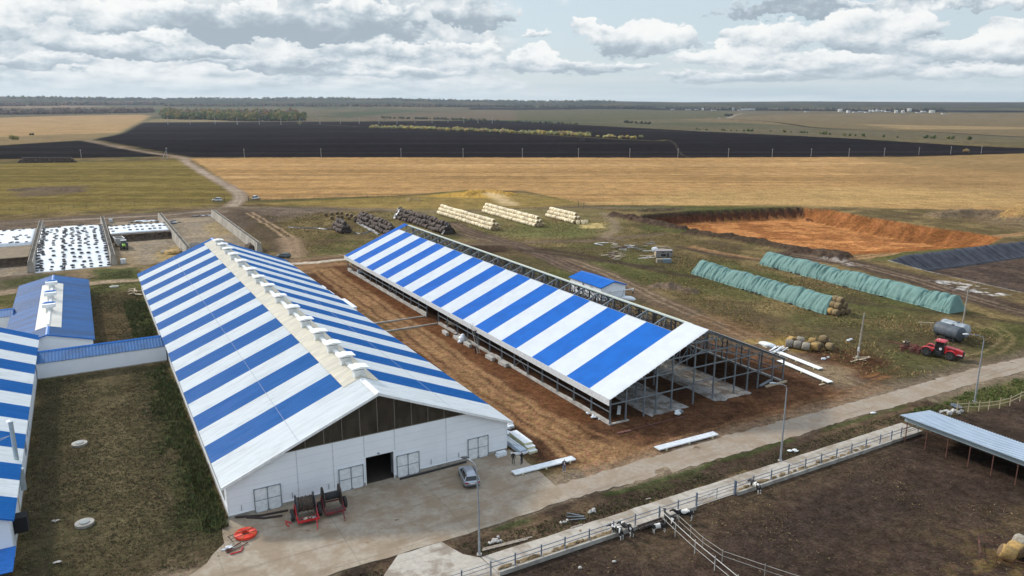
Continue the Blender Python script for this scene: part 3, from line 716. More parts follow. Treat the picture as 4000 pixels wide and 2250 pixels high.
def make_ground():
    ny, nx = GSH
    me = bpy.data.meshes.new('ground'); co = np.stack([X, Y, Z], 1).astype(np.float32)
    idx = np.arange(nx * ny).reshape(ny, nx)
    q = np.stack([idx[:-1, :-1], idx[:-1, 1:], idx[1:, 1:], idx[1:, :-1]], -1).reshape(-1, 4)
    me.vertices.add(len(co)); me.vertices.foreach_set('co', co.ravel())
    me.loops.add(q.size); me.loops.foreach_set('vertex_index', q.ravel().astype(np.int32))
    me.polygons.add(len(q)); me.polygons.foreach_set('loop_start', np.arange(0, q.size, 4, dtype=np.int32))
    me.polygons.foreach_set('use_smooth', np.ones(len(q), bool))
    at_ = me.color_attributes.new('cover', 'FLOAT_COLOR', 'POINT')
    at_.data.foreach_set('color', np.concatenate([np.clip(C, 0, 1), np.ones((len(C), 1))], 1).astype(np.float32).ravel())
    me.update(); me.validate()
    me.materials.append(ground_material())
    o = bpy.data.objects.new('ground', me); COL.objects.link(o)
    tag(o, kind='structure')
make_ground()
# ------------------------------------------------------------------ paved surfaces
def sheet(name, poly, z, m, jit=.0, seed=0, step=1.5, kind='structure'):
    """flat slab top with a slightly ragged outline"""
    rng = random.Random(seed); out = []
    for (a, b) in zip(poly, poly[1:] + poly[:1]):
        L = math.hypot(b[0] - a[0], b[1] - a[1]); n = max(1, int(L / step)) if jit else 1
        for i in range(n):
            t = i / n; k = jit if i else jit * .3
            out.append((a[0] + (b[0] - a[0]) * t + rng.uniform(-k, k), a[1] + (b[1] - a[1]) * t + rng.uniform(-k, k)))
    o = MB().prism(out, -.4, z).build(name, m)
    return tag(o, kind=kind)
def paved_mat(name, col, dirt, joint=(6.0, 6.0), dirt_lo=.46, dirt_hi=.62, rot=0.0):
    m = bpy.data.materials.new(name); m.use_nodes = True; nt = m.node_tree; b = nt.nodes['Principled BSDF']
    g = nt.nodes.new('ShaderNodeTexCoord').outputs['Object']
    mp = nt.nodes.new('ShaderNodeMapping'); mp.inputs['Rotation'].default_value = (0, 0, -TH); nt.links.new(g, mp.inputs['Vector'])
    q = mp.outputs[0]
    a = noise(nt, g, .35, 6, .62); d = noise(nt, g, 1.7, 5, .65); e = noise(nt, vmth(nt, 'MULTIPLY', q, (.12, .9, 1)), .55, 4, .6); s = noise(nt, g, .9, 3, .5)
    c = mixc(nt, sstep(nt, d, .3, .7), col, tuple(x * .78 for x in col))
    c = mixc(nt, mth(nt, 'MULTIPLY', sstep(nt, a, dirt_lo, dirt_hi), .75), c, dirt)
    c = mixc(nt, mth(nt, 'MULTIPLY', sstep(nt, e, .52, .68), .5), c, tuple(x * .72 for x in dirt))
    c = mixc(nt, sstep(nt, s, .70, .76), c, (.17, .115, .07))
    sp = nt.nodes.new('ShaderNodeSeparateXYZ'); nt.links.new(q, sp.inputs[0])
    for k, per in enumerate(joint):
        if per:
            f = mth(nt, 'ABSOLUTE', mth(nt, 'SUBTRACT', mth(nt, 'FRACT', mth(nt, 'DIVIDE', mth(nt, 'ADD', sp.outputs[k], 400.3), per)), .5))
            c = mixc(nt, mth(nt, 'MULTIPLY', sstep(nt, f, .5 - .10 / per, .5 - .02 / per), .38), c, tuple(x * .45 for x in col))
    nt.links.new(c, b.inputs['Base Color']); b.inputs['Roughness'].default_value = .9; b.inputs['Specular IOR Level'].default_value = .25
    bp = nt.nodes.new('ShaderNodeBump'); bp.inputs['Strength'].default_value = .3; bp.inputs['Distance'].default_value = .03
    nt.links.new(d, bp.inputs['Height']); nt.links.new(bp.outputs[0], b.inputs['Normal'])
    return m
YARDM = paved_mat('yard_concrete', (.35, .295, .225), (.235, .172, .112), (12.0, 4.2), .40, .60)
ROADM = paved_mat('dusty_road', (.325, .27, .208), (.25, .185, .125), (0, 0), .42, .62)
ALLEYM = paved_mat('feed_alley_concrete', (.43, .39, .33), (.22, .17, .12), (5.0, 0), .46, .64)
LINKM = paved_mat('pale_slab_concrete', (.44, .40, .34), (.20, .155, .115), (0, 4.0), .48, .62)
SLABM = paved_mat('shed_floor_concrete', (.40, .39, .37), (.11, .075, .05), (3.0, 6.0), .44, .58)
sheet('yard', [S(-.9, .2), S(-1.3, -4.7), S(-3.4, -7.5), S(-6.5, -9.6), S(-6, -15.6), S(7.8, -15.3), S(18.4, -15.5), S(26, -15.3), S(35.3, -14.6), S(35.2, -11.2), S(35.6, -2.6), S(35.2, -.02), S(34.6, .2)], .07, YARDM, .22, 1)
sheet('road', [S(-60, -9.4), S(-30, -8.9), S(-6.3, -9.7), S(-5.8, -15.7), S(-30, -15.2), S(-60, -15.4)], .05, ROADM, .22, 2, .8)
sheet('road', [S(35.22, -11.2), S(47, -10.9), S(62, -10.7), S(78, -11.2), S(96, -11.5), S(120, -11.6), S(134, -12.6), S(170, -13), S(230, -12), S(230, -17), S(170, -17.4), S(134, -17), S(113, -15.9), S(99, -15.8), S(84, -15.3), S(68, -15.7), S(51, -15.4), S(35.3, -14.7)], .05, ROADM, .22, 3, .8)
sheet('slab', [S(13.7, -15.45), S(18.4, -15.55), S(19.4, -18.6), S(20.7, -20.0), S(20.9, -23.2), S(8, -23.2), S(9.6, -20.5), S(11.2, -18)], .066, LINKM, .18, 4)
sheet('feed_alley', [S(20.75, -20.05), S(88.3, -20.0), S(88.3, -23.2), S(20.95, -23.2)], .10, ALLEYM, .06, 5)
sheet('feed_alley', [S(20.9, -23.2), S(8, -23.2), S(-10, -23.2), S(-10, -24.6), S(20.9, -24.6)], .06, ALLEYM, .1, 6)

# ------------------------------------------------------------------ building helpers
def ribbed(mb, x0, x1, zf, ybands, rib=.25, h=.05):
    """corrugated sheet running down a slope: x from x0 to x1, height zf(x); ybands = [(y0,y1,material)]"""
    for y0, y1, m in ybands:
        n = max(1, round((y1 - y0) / rib)); st = (y1 - y0) / n; ys = []
        for i in range(n):
            y = y0 + i * st; ys += [(y, 0), (y + st * .5, 0), (y + st * .58, h), (y + st * .92, h)]
        ys.append((y1, 0))
        xs = [x0, x1]; vs = [(x, y, zf(x) + d) for y, d in ys for x in xs]
        fs = [(2 * i, 2 * i + 1, 2 * i + 3, 2 * i + 2) for i in range(len(ys) - 1)]
        mb.add(vs, fs, m)
        vs2 = [(x, y, zf(x) - .03) for y in (y0, y1) for x in xs]; mb.add(vs2, [(0, 1, 3, 2)], m)
def bands(y0, y1, start, pitch, first, cols=(0, 1)):
    """colour bands along a roof: from y0 one band of colour `first` up to `start`, then every `pitch`"""
    out = [(y0, start, cols[first])]; k = 0; y = start
    while y < y1 - .05:
        e = min(y + pitch, y1); e = y1 if y1 - e < .4 else e
        out.append((y, e, cols[(first + 1 + k) % 2])); k += 1; y = e
    return out

# ------------------------------------------------------------------ finished cattle shed
SW, SL, SE, SLOPE = 34.8, 121.9, 4.34, .4115
shed = site('cattle_shed', 'long finished cattle shed with striped roof, brown gable glazing and a row of ridge vents', 'cattle shed', 0, 0)
zA = lambda x: SE + SLOPE * min(x, SW - x)
SEAM = mat('panel_seam', (.60, .63, .66), .6)
w = MB()
T = .2
# front gable wall as pieces round the big doorway, clad in sandwich panels
w.bx(0, 15.65, 0, T, .45, SE); w.bx(19.15, SW, 0, T, .45, SE); w.bx(15.65, 19.15, 0, T, 3.6, SE)
w.extrude([(0, SE), (SW, SE), (SW - 5.0, 6.4), (5.0, 6.4)], 0, T)
w.build('gable_wall', WHITE, shed)
b = MB(); b.bx(0, T, T, SL, .45, SE); b.bx(SW - T, SW, T, SL, .45, SE); b.extrude([(0, .4), (SW, .4), (SW, SE), (SW / 2, zA(SW / 2)), (0, SE)], SL, SL + T)
b.build('wall', WHITE, shed)
for q in ((-.02, 15.63, -.03, T - .02, -.2, .45), (19.17, SW + .02, -.03, T - .02, -.2, .45), (-.03, T, T, SL, -.2, .44), (SW - T, SW + .03, T, SL, -.2, .44)): MB().bx(*q).build('plinth', CONC, shed)
t = MB(); t.bx(-.01, 15.6, -.06, 0, .44, .50); t.bx(19.2, SW + .01, -.06, 0, .44, .50); t.bx(-.05, .10, -.05, 0, .5, SE); t.bx(SW - .10, SW + .05, -.05, 0, .5, SE)
for x in (15.58, 19.15): t.bx(x, x + .10, -.05, 0, 0, 3.62)
t.build('corner_trim', TRIMW, shed)
t = MB()
for z in (1.45, 2.45, 3.45, 4.45, 5.45):
    xa = max(0, (z - SE) / SLOPE) + .12
    for x0, x1 in ((xa, 15.5), (19.3, SW - xa)) if z < 3.6 else ((xa, SW - xa),):
        t.bx(x0, x1, -.006, .0, z, z + .025)
for x in (7.6, 11.75, 15.5, 19.3, 26.1): t.bx(x, x + .12, -.008, 0, .5 if x not in (15.5, 19.3) else 3.7, 6.38)
t.build('panel_seam', SEAM, shed)
def gm(name):
    m = bpy.data.materials.new(name); m.use_nodes = True; nt = m.node_tree; bb = nt.nodes['Principled BSDF']
    g = nt.nodes.new('ShaderNodeTexCoord').outputs['Object']; n = noise(nt, vmth(nt, 'MULTIPLY', g, (1, 1, .35)), .9, 4, .6)
    nt.links.new(mixc(nt, sstep(nt, n, .35, .65), (.045, .038, .028), (.085, .07, .05)), bb.inputs['Base Color']); bb.inputs['Roughness'].default_value = .25
    tr = nt.nodes.new('ShaderNodeBsdfTransparent'); tr.inputs[0].default_value = (.55, .47, .37, 1)
    mx = nt.nodes.new('ShaderNodeMixShader'); mx.inputs[0].default_value = .62
    nt.links.new(tr.outputs[0], mx.inputs[1]); nt.links.new(bb.outputs[0], mx.inputs[2]); nt.links.new(mx.outputs[0], nt.nodes['Material Output'].inputs[0]); return m
GLAZE = gm('brown_polycarbonate')
MULL = mat('glazing_bar', (.23, .205, .17), .5)
g = MB().extrude([(5.0, 6.42), (SW - 5.0, 6.42), (SW / 2, zA(SW / 2) - .12)], .06, .09).build('gable_window', GLAZE, shed)
t = MB()
for x in np.arange(6.6, 29.5, 2.15):
    t.bx(x - .03, x + .03, .02, .06, 6.42, zA(x) - .25)
t.bx(5.2, SW - 5.2, .0, .06, 6.38, 6.46)
t.build('mullion', MULL, g)
t = MB()
for x in (8.3, 11.9, 15.5, 19.3, 22.9, 26.5): t.bx(x - .13, x + .13, .8, 1.1, .4, zA(x) - .4)
for z in (7.4, 8.6, 9.8): t.bx((z - SE) / SLOPE + .6, SW - (z - SE) / SLOPE - .6, .6, .75, z, z + .14)
t.build('inner_frame', STEEL, shed)
fl = MB().bx(.2, SW - .2, .3, SL, -.1, .02).build('barn_floor', mat('barn_floor', (.05, .038, .028), .9), shed)
EX = .6
def half_roof(side, cols):
    f = (lambda x: zA(x) + .10) if side == 0 else (lambda x: SE + SLOPE * (SW - x) + .10)
    x0, x1 = (-EX, SW / 2) if side == 0 else (SW + EX, SW / 2)
    m = MB(); ribbed(m, x0, x1, lambda x: SE + SLOPE * (x if side == 0 else SW - x) + .10, bands(-.65, SL + .9, 6.05, 5.095, 0, cols))
    return m
half_roof(0, (0, 1)).build('roof', [OLDW, OLDB], shed)
half_roof(1, (0, 1)).build('roof', [OLDW, OLDB], shed)
for (x0, x1, sd_) in ((15.1, 17.4, 0), (19.7, 17.4, 1)):
    m = MB(); ribbed(m, x0, x1, lambda x: SE + SLOPE * min(x, SW - x) + .20, [(5.5, 120.2, 0)], .45, .035); m.build('skylight', CREAM, shed)
t = MB()
for s_ in (1, -1):
    xe, xc = (-EX, SW / 2) if s_ == 1 else (SW + EX, SW / 2); ze = SE - SLOPE * EX
    t.extrude([(xe, ze - .16), (xe, ze + .18), (xc, zA(SW / 2) + .18), (xc, zA(SW / 2) - .16)], -.72, -.655)
t.build('verge_trim', TRIMW, shed)
t = MB(); t.extrude([(17.0, zA(17.0) + .2), (17.4, zA(17.4) + .26), (17.8, zA(17.8) + .2), (17.4, zA(17.4) + .16)], -.66, 5.0); t.build('ridge_cap', TRIMW, shed)
t = MB(); t.extrude([(17.0, zA(17.0) + .2), (17.4, zA(17.4) + .26), (17.8, zA(17.8) + .2), (17.4, zA(17.4) + .16)], 120.2, SL + .9); t.build('ridge_cap', BLUET, shed)
t = MB()
for y0, y1 in ((.4, 60), (67.5, 121)): t.bx(-.10, 0, y0, y1, 3.55, 3.72); t.bx(-.05, 0, y0, y1, 1.2, 1.3)
t.build('gutter', TRIMW, shed)
t = MB().bx(-.025, 0, 2, 60, 1.35, 3.5); t.bx(-.025, 0, 68, 120, 1.35, 3.5); t.build('side_curtain', mat('grey_curtain', (.22, .22, .21), .7), shed)
for s_ in (0, 1):
    t = MB()
    for xo in (7.9,):
        x_ = xo if s_ == 0 else SW - xo; z_ = SE + SLOPE * xo + .155; t.bx(x_ - .02, x_ + .02, -.6, SL + .8, z_ - .005, z_ + .007)
    t.build('sheet_lap', mat('sheet_lap_screws', (.30, .34, .40), .6), shed)
# ridge vents with tilted lids and white ducts between them
vy = [6.5, 11.85, 17.8, 24.3, 31.7, 39.9, 48.6, 57.5, 65.6, 73.6, 83.2, 92.0, 99.7, 106.2, 112.5]
zr = zA(17.4) + .2
VENTW = mat('vent_white', (.78, .79, .77), .5, (.66, .67, .64), 1.0)
vent_mesh = None
def make_vent():
    m = MB(); m.extrude([(-.75, -.45), (.75, -.45), (.62, .75), (-.62, .75)], -.55, .55)
    l = MB(); l.extrude([(-1.05, .92), (1.05, .92), (1.15, 1.02), (0, 1.22), (-1.15, 1.02)], -.85, .95)
    s_ = MB(); s_.bx(-.55, .55, -.62, .60, .76, .91)
    return m.mesh('ridge_vent', VENTW), l.mesh('vent_lid', VENTW), s_.mesh('vent_slot', mat('vent_slot', (.10, .09, .075), .8))
VM = make_vent()
def put(name, mesh, parent, loc=(0, 0, 0), rz=0.0):
    o = bpy.data.objects.new(name, mesh); COL.objects.link(o); o.parent = parent; o.location = loc; o.rotation_euler = (0, 0, rz); return o
for y in vy:
    v = put('ridge_vent', VM[0], shed, (17.4, y, zr)); put('vent_lid', VM[1], v); put('vent_slot', VM[2], v)
t = MB()
for y0, y1 in zip(vy[:-1], vy[1:]):
    t.box((17.4, (y0 + y1) / 2, zr + .16), (.5, y1 - y0 - 1.9, .3))
    t.extrude([(17.1, zr - .1), (17.7, zr - .1), (17.7, zr + .34), (17.1, zr + .34)], y0 + .62, y0 + 1.5)
t.build('ridge_duct', VENTW, shed)
def double_door(x0, x1, z1, z0=.03):
    d = MB().bx(x0 + .05, x1 - .05, -.10, -.05, z0, z1).build('double_door', mat('door_white', (.76, .79, .80), .4), shed)
    f = MB(); xm = (x0 + x1) / 2
    for x in (x0, xm - .06, x1 - .09): f.bx(x, x + .09, -.15, -.10, z0, z1)
    f.bx(x0, x1, -.148, -.10, z1 - .09, z1); f.bx(x0, x1, -.148, -.10, z0, z0 + .05); f.bx(x0, x1, -.135, -.10, (z0 + z1) / 2 - .03, (z0 + z1) / 2 + .03)
    for x, sx in ((x0, 1), (xm, -1), (xm, 1), (x1, -1)):
        for z, sz in ((z1, -1), (z0 + .02, 1)):
            f.extrude([(x, z), (x + sx * .28, z), (x, z + sz * .28)], -.147, -.10)
    f.build('door_frame', FRAME, d)
    MB().bx(x0 - .1, x1 + .15, -.35, -.03, .0, .06).build('door_sill', BLACK, d)
for x0, x1 in ((2.75, 5.72), (12.33, 15.33), (19.5, 22.45), (29.1, 32.05)): double_door(x0, x1, 2.95)
t = MB()
for x in (1.35, 6.9, 11.1, 24.0, 27.8): t.bx(x, x + .05, -.09, -.03, .75, 1.4)
t.build('vent_pipe', FRAME, shed)
MB().box((17.25, -.1, 3.85), (.22, .2, .14)).build('security_light', FRAME, shed)
MB().bx(15.7, 19.1, .25, .4, 3.45, 3.6).build('door_rail', FRAME, shed)
# black drain pipe lying along the wall
tag(MB().tube([(*S(19.6, -.75), .22), (*S(24, -.7), .2), (*S(28.6, -.55), .2)], .13, 8).build('drain_pipe', BLACK), 'black plastic drain pipe lying along the foot of the white gable wall', 'pipe')

# ------------------------------------------------------------------ new shed: steel frame with half its roof on
BX, BY = 51.7, .16
nb = site('shed_frame', 'new shed under construction: open steel frame, bright striped roof sheets on its near slope', 'shed frame', BX, BY)
FW, FL, FE, FS = 35.1, 121.0, 4.03, .4228
zB = lambda x: FE + FS * min(x, FW - x)
rows = [.02 + 4.572 * k for k in range(14)] + [65.5 + 4.572 * k for k in range(13)]
def colm(h): 
    m = MB(); m.bx(-.1, .1, -.10, -.085, 0, h); m.bx(-.1, .1, .085, .10, 0, h); m.bx(-.012, .012, -.085, .085, 0, h); return m.mesh('column', STEEL)
cs = colm(FE)
for y in rows:
    for x in (0, FW): put('column', cs, nb, (x, y, 0))
gxs = [2.8, 6.1, 8.35, 11.3, 15.6, 19.65, 24.1, 26.95, 29.35, 32.6]
for x in gxs:
    o = put('column', colm(zB(x) - .25), nb, (x, .02, -.2))
    MB().bx(-.35, .35, -.35, .35, -.25, .06).build('footing', CONCL, o)
i0 = colm(zB(8.35) - .4); i1 = colm(zB(15.6) - .4)
for k, y in enumerate(rows[1:]):
    for x in (8.35, 26.8): put('inner_post', i0, nb, (x, y, 0))
    if k % 2: 
        for x in (15.6, 19.6): put('inner_post', i1, nb, (x, y, 0))
# frames: rafters with their lattice webs
rf = MB()
for s_ in (0, 1):
    X_ = (lambda x: x) if s_ == 0 else (lambda x: FW - x)
    rf.beam((X_(0), 0, FE - .1), (X_(FW / 2), 0, zB(FW / 2) - .12), .16, .26)
    rf.beam((X_(8.35), 0, 6.0), (X_(FW / 2), 0, 8.4), .10, .14)
    xs = [8.35, 10.4, 12.5, 14.6, 16.5, FW / 2]; zs = lambda x: 6.0 + (x - 8.35) / (FW / 2 - 8.35) * 2.4
    for i in range(len(xs) - 1):
        a, c = xs[i], xs[i + 1]
        rf.beam((X_(a), 0, zs(a)), (X_(c), 0, zB(c) - .2), .07); rf.beam((X_(c), 0, zs(c)), (X_(c), 0, zB(c) - .2), .07)
rfm = rf.mesh('rafter', STEEL)
for y in rows: put('rafter', rfm, nb, (0, y, 0))
for x in [1.2, 3, 4.8, 6.6, 8.4, 10.2, 12, 13.8, 20.2, 22, 23.8, 25.6, 27.4, 29.2, 31, 32.8, 34.2]:
    MB().bx(x - .05, x + .05, -.35, FL + .3, zB(x) - .02, zB(x) + .11).build('purlin', STEEL, nb)
for x in (14.95, 18.9): MB().bx(x - .09, x + .09, 4.3, FL, zB(x) - .06, zB(x) + .10).build('purlin', STEEL, nb)
t = MB()
for a, c in zip(rows[:-1], rows[1:]):                              # lengthwise cross bracing under the open ridge
    for x in (15.6, 19.5):
        t.beam((x, a, 8.0), (x, c, 10.3), .07); t.beam((x, a, 10.3), (x, c, 8.0), .07)
    t.beam((15.0, a + .1, zB(15) - .1), (16.9, a + 1.5, 8.6), .08)
    t.beam((17.55, a + .3, 11.2), (17.55, a + .3, 8.4), .07); t.beam((18.9, a + 2.2, zB(18.9)), (18.9, a + 2.2, 8.0), .07); t.beam((16.2, a + 2.2, 10.2), (18.9, a + 2.2, 8.2), .06)
t.build('cross_brace', STEEL, nb)
MB().bx(17.35, 17.75, 4.4, FL, zB(17.5) - .05, zB(17.5) + .06).build('ridge_beam', mat('pale_primed_steel', (.36, .40, .38), .5), nb)
# wall rails
t = MB()
for y0, y1 in ((0, 59.45), (65.5, FL - .7)):
    for x in (-.06, FW + .06): t.bx(x - .05, x + .05, y0, y1, 1.82, 1.98); t.bx(x - .04, x + .04, y0, y1, 3.05, 3.17)
t.build('wall_rail', STEEL, nb)
t = MB()
def girt(x0, x1, z): t.bx(x0, x1, -.09, .02, z - .09, z + .09)
for a, c in zip([0] + gxs, gxs + [FW]):
    if not (15 < a < 19): girt(a, c, 3.05)
    else: girt(a, c, 3.5)
for z in (5.9, 8.0, 9.85):
    x0 = (z - FE) / FS + .3; girt(x0, FW - x0, z)
t.build('gable_rail', STEEL, nb)
t = MB(); t.beam((0, .0, FE), (FW / 2, 0, zB(FW / 2)), .12, .3); t.beam((FW, .0, FE), (FW / 2, 0, zB(FW / 2)), .12, .3); t.build('gable_rafter', STEEL, nb)
t = MB()
for y in (22.9, 27.46, 82, 86.5):
    pass
for k in (5, 18):
    a, c = rows[k], rows[k + 1]; t.beam((-.02, a, .4), (-.02, c, 3.9), .05); t.beam((-.02, c, .4), (-.02, a, 3.9), .05)
t.build('wall_brace', STEEL, nb)
# roof sheets
BB = bands(-.42, FL + .9, 4.57, 6.06, 0)[:2] + [(10.63 + 5.17 * k, min(10.63 + 5.17 * (k + 1), FL + .9), k % 2) for k in range(22)]
m = MB(); ribbed(m, -.5, 17.55, lambda x: FE + FS * x + .16, BB[:1]); ribbed(m, -.5, 14.8, lambda x: FE + FS * x + .16, BB[1:-1])
ribbed(m, -.5, 17.55, lambda x: FE + FS * x + .16, BB[-1:]); m.build('roof_sheet', [SHEETW, BLUE], nb)
m = MB(); ribbed(m, FW + .5, 18.8, lambda x: FE + FS * (FW - x) + .16, BB); m.build('roof_sheet', [SHEETW, BLUE], nb)
t = MB(); t.bx(-.56, -.50, -.42, FL + .9, FE - .95, FE + .05); t.build('eave_fascia', mat('eave_white', (.66, .68, .68), .5), nb)
t = MB(); t.extrude([(18.62, zB(18.8) + .2), (18.82, zB(18.8) + .28), (19.0, zB(19) + .24)], 4.5, FL + .8); t.build('ridge_flashing', mat('pale_green_flashing', (.56, .58, .46), .5), nb)
t = MB()
for x in np.arange(.6, 17, 1.15): t.bx(x - .05, x + .05, -.5, -.34, zB(x) + .02, zB(x) + .13)
t.build('purlin_end', TRIMW, nb)
# plinth and floor slabs
t = MB(); rng = random.Random(5)
for y0, y1 in ((0, 59.3), (65.6, 120.4)):
    y = y0
    while y < y1:
        L = min(rng.uniform(2.2, 4.6), y1 - y); h = rng.uniform(.32, .5) if y < 60 else rng.uniform(.55, .85)
        t.bx(-.22, .22, y, y + L - .02, -.2, h); y += L
    t.build('plinth', CONCL, nb); t = MB(); t.bx(FW - .22, FW + .22, y0, y1, -.2, .3); t.build('plinth', CONCL, nb); t = MB()
MB().bx(-.2, 3.3, -.22, .2, -.25, .12).build('plinth', CONCL, nb)
def ragged(x0, x1, y0, y1, z, seed):
    rng = random.Random(seed); pts = []
    for i in range(12): pts.append((x0 + (x1 - x0) * i / 12, y0 + rng.uniform(-.35, .25)))
    for i in range(30): pts.append((x1 + rng.uniform(-.1, .15), y0 + (y1 - y0) * i / 30))
    for i in range(12): pts.append((x1 - (x1 - x0) * i / 12, y1))
    for i in range(30): pts.append((x0 + rng.uniform(-.15, .1), y1 - (y1 - y0) * i / 30))
    return MB().prism(pts, -.2, z)
ragged(7.0, 14.2, -.6, 118, .055, 1).build('floor_slab', SLABM, nb); ragged(19.4, 26.9, -1.1, 118, .055, 2).build('floor_slab', SLABM, nb)
t = MB(); 
for x in (8.6, 10.6, 20.6, 23.1, 25.2): t.bx(x - .12, x + .12, 4, 110, .056, .16)
t.build('stall_kerb', CONC, nb)
# concrete kerbs of the passage between the two sheds
for y, nm in ((59.6, 'nearer'), (66.2, 'farther')):
    tag(MB().box((*S(43.6, y), .05), (15.6, .32, .30), TH + (R(1.0) if nm == 'nearer' else 0)).build('kerb_beam', CONC), 'long concrete kerb beam across the red earth between the sheds, the %s one' % nm, 'kerb', 'kerb beams between the sheds')

# ------------------------------------------------------------------ other buildings
def gable_house(root, W, L, he, hr, wallm, roofm, trim, over=.35, ridge=True, rib=.3, plinth=.0, wall_lines=True):
    z = lambda x: he + (hr - he) * (1 - abs(x - W / 2) / (W / 2)); sl_ = (hr - he) / (W / 2)
    b = MB(); b.extrude([(0, 0), (W, 0), (W, he), (W / 2, hr), (0, he)], 0, L); b.build('wall', wallm, root)
    for s_ in (0, 1):
        m = MB(); ribbed(m, -over if s_ == 0 else W + over, W / 2, lambda x: he + sl_ * (x if s_ == 0 else W - x) + .06, [(-over, L + over, 0)], rib, .04); m.build('roof', roofm, root)
    t = MB(); t.extrude([(W / 2 - .28, z(W / 2) - .28 * sl_ + .12), (W / 2, hr + .17), (W / 2 + .28, z(W / 2) - .28 * sl_ + .12)], -over - .02, L + over + .02)
    if ridge: t.build('ridge_cap', trim, root)
    for y0 in (-over - .05, L + over):
        v = MB()
        for s_ in (0, 1):
            q = lambda x: x if s_ == 0 else W - x
            v.extrude([(q(-over), he - sl_ * over - .12), (q(-over), he - sl_ * over + .13), (q(W / 2), hr + .13), (q(W / 2), hr - .12)], y0, y0 + .05)
        v.build('verge_trim', trim, root)
# milking block with blue roof on the left
DBLUE = mat('sooty_blue_sheet', (.012, .125, .355), .5, (.018, .085, .215), .16, stretch=(.25, 2.2, 1))
mb_ = site('milking_block', 'blue-roofed building with a cream strip and three vent boxes along its ridge', 'farm building', -25.2, 73.2)
gable_house(mb_, 13.8, 55.5, 2.75, 4.55, WHITE, DBLUE, BLUET, .4)
for s_ in (0, 1):
    m = MB(); ribbed(m, 6.9 + (-2.1 if s_ == 0 else 2.1), 6.9, lambda x: 2.75 + 1.8 / 6.9 * (x if s_ == 0 else 13.8 - x) + .16, [(5.5, 46.5, 0)], .5, .03); m.build('skylight', mat('cream_strip', (.72, .69, .61), .4, (.60, .57, .50), .4), mb_)
VM2 = (MB().bx(-.6, .6, -.6, .6, -.3, .7).mesh('vent_box', VENTW), MB().bx(-1.15, 1.15, -.85, .85, .7, 1.35).mesh('vent_head', VENTW), MB().add([(-1.2, .3, 1.36), (1.2, .3, 1.36), (1.2, 1.0, 1.36), (-1.2, 1.0, 1.36), (-.7, .3, 1.55), (.7, .3, 1.55), (.7, 1.0, 1.55), (-.7, 1.0, 1.55)], [(0, 1, 2, 3), (0, 1, 5, 4), (1, 2, 6, 5), (2, 3, 7, 6), (3, 0, 4, 7), (4, 5, 6, 7)]).mesh('vent_flap', BLUET))
for y in (18.5, 29.5, 41): 
    v = put('vent_box', VM2[0], mb_, (6.9, y, 4.7)); put('vent_head', VM2[1], v); put('vent_flap', VM2[2], v)
MB().bx(6.68, 7.12, 6, 46.4, 4.62, 4.95).build('ridge_duct', VENTW, mb_)
# long striped shed at the left edge of the picture
ls = site('striped_barn', 'striped barn cut off by the left edge, with a steel flue on its wall', 'cattle barn', -20.0, 3.2, rz=0)
LW, LLn, LE = 34.8, 70.2, 4.30
b = MB(); b.bx(-.2, 0, .2, LLn, .25, LE); b.extrude([(0, 0), (-LW, 0), (-LW, LE), (-LW / 2, LE + SLOPE * LW / 2), (0, LE)], 0, .2); b.extrude([(0, 0), (-LW, 0), (-LW, LE), (-LW / 2, LE + SLOPE * LW / 2), (0, LE)], LLn, LLn + .2); b.bx(-LW, -LW + .2, .2, LLn, 0, LE)
b.build('wall', WHITE, ls)
rr = [r_ - 3.2 for r_ in (2.9,)]
ys = [0, 4.55, 8.9, 13.3, 17.9, 22.7, 27.7, 32.9, 37.9, 42.9, 47.9, 52.9, 57.9, 62.9, 67.9, 71.2]
BD = [(ys[i] - .35 if i == 0 else ys[i], ys[i + 1], (i + 1) % 2) for i in range(len(ys) - 1)]
for s_ in (0, 1):
    m = MB(); ribbed(m, .5 if s_ == 0 else -LW - .5, -LW / 2, lambda x: LE + SLOPE * (-x if s_ == 0 else LW + x) + .1, BD); m.build('roof', [OLDW, OLDB], ls)
MB().bx(-.03, .03, 0, LLn, -.2, .25).build('plinth', CONC, ls)
MB().extrude([(.45, LE - .25), (.45, LE + .0), (-LW / 2, LE + SLOPE * LW / 2 + .2), (-LW / 2, LE + SLOPE * LW / 2)], -.42, -.36).build('verge_trim', BLUET, ls)
fl_ = MB().lathe([(.24, -1.0), (.24, 4.6)], (-.05, 14.6, LE + .2), n=14).build('flue', mat('dull_steel_flue', (.42, .48, .49), .4, metal=.3), ls)
MB().lathe([(.02, .55), (.42, .42), (.44, .36), (.05, .32)], (-.05, 14.6, LE + 4.5), n=14).build('flue_cap', mat('flue_cap', (.6, .65, .66), .4), fl_)
t = MB(); 
for a in (-4.2, -5.0, -5.8): t.beam((-.05, 14.6, LE + 3.2), (a, 15.2 + a * .3, LE - a * SLOPE + .25), .03)
t.build('guy_wire', FRAME, fl_)
t = MB(); t.lathe([(.30, 0), (.30, 2.6)], (.42, 12.2, 1.6), n=12); t.tube([(-.05, 14.5, LE - .3), (.42, 13.2, LE - .5), (.42, 12.2, 4.1)], .22, 10); t.build('exhaust_pipe', mat('dull_steel_flue', (0, 0, 0)), ls)
t = MB(); t.bx(0, .04, 30, 30.1, 1.0, 3.8); t.bx(0, .04, 33, 33.1, .8, 3.6); t.bx(0, .05, 24, 26, .9, 2.2); t.build('wall_pipe', FRAME, ls)
bb_ = MB().bx(.03, 1.25, 2.2, 3.6, 1.35, 3.0).build('fan_box', mat('matt_black_box', (.008, .008, .010), .9), ls); MB().bx(-.02, .35, 3.6, 3.8, 2.5, 3.0).build('bracket', TRIMW, bb_)
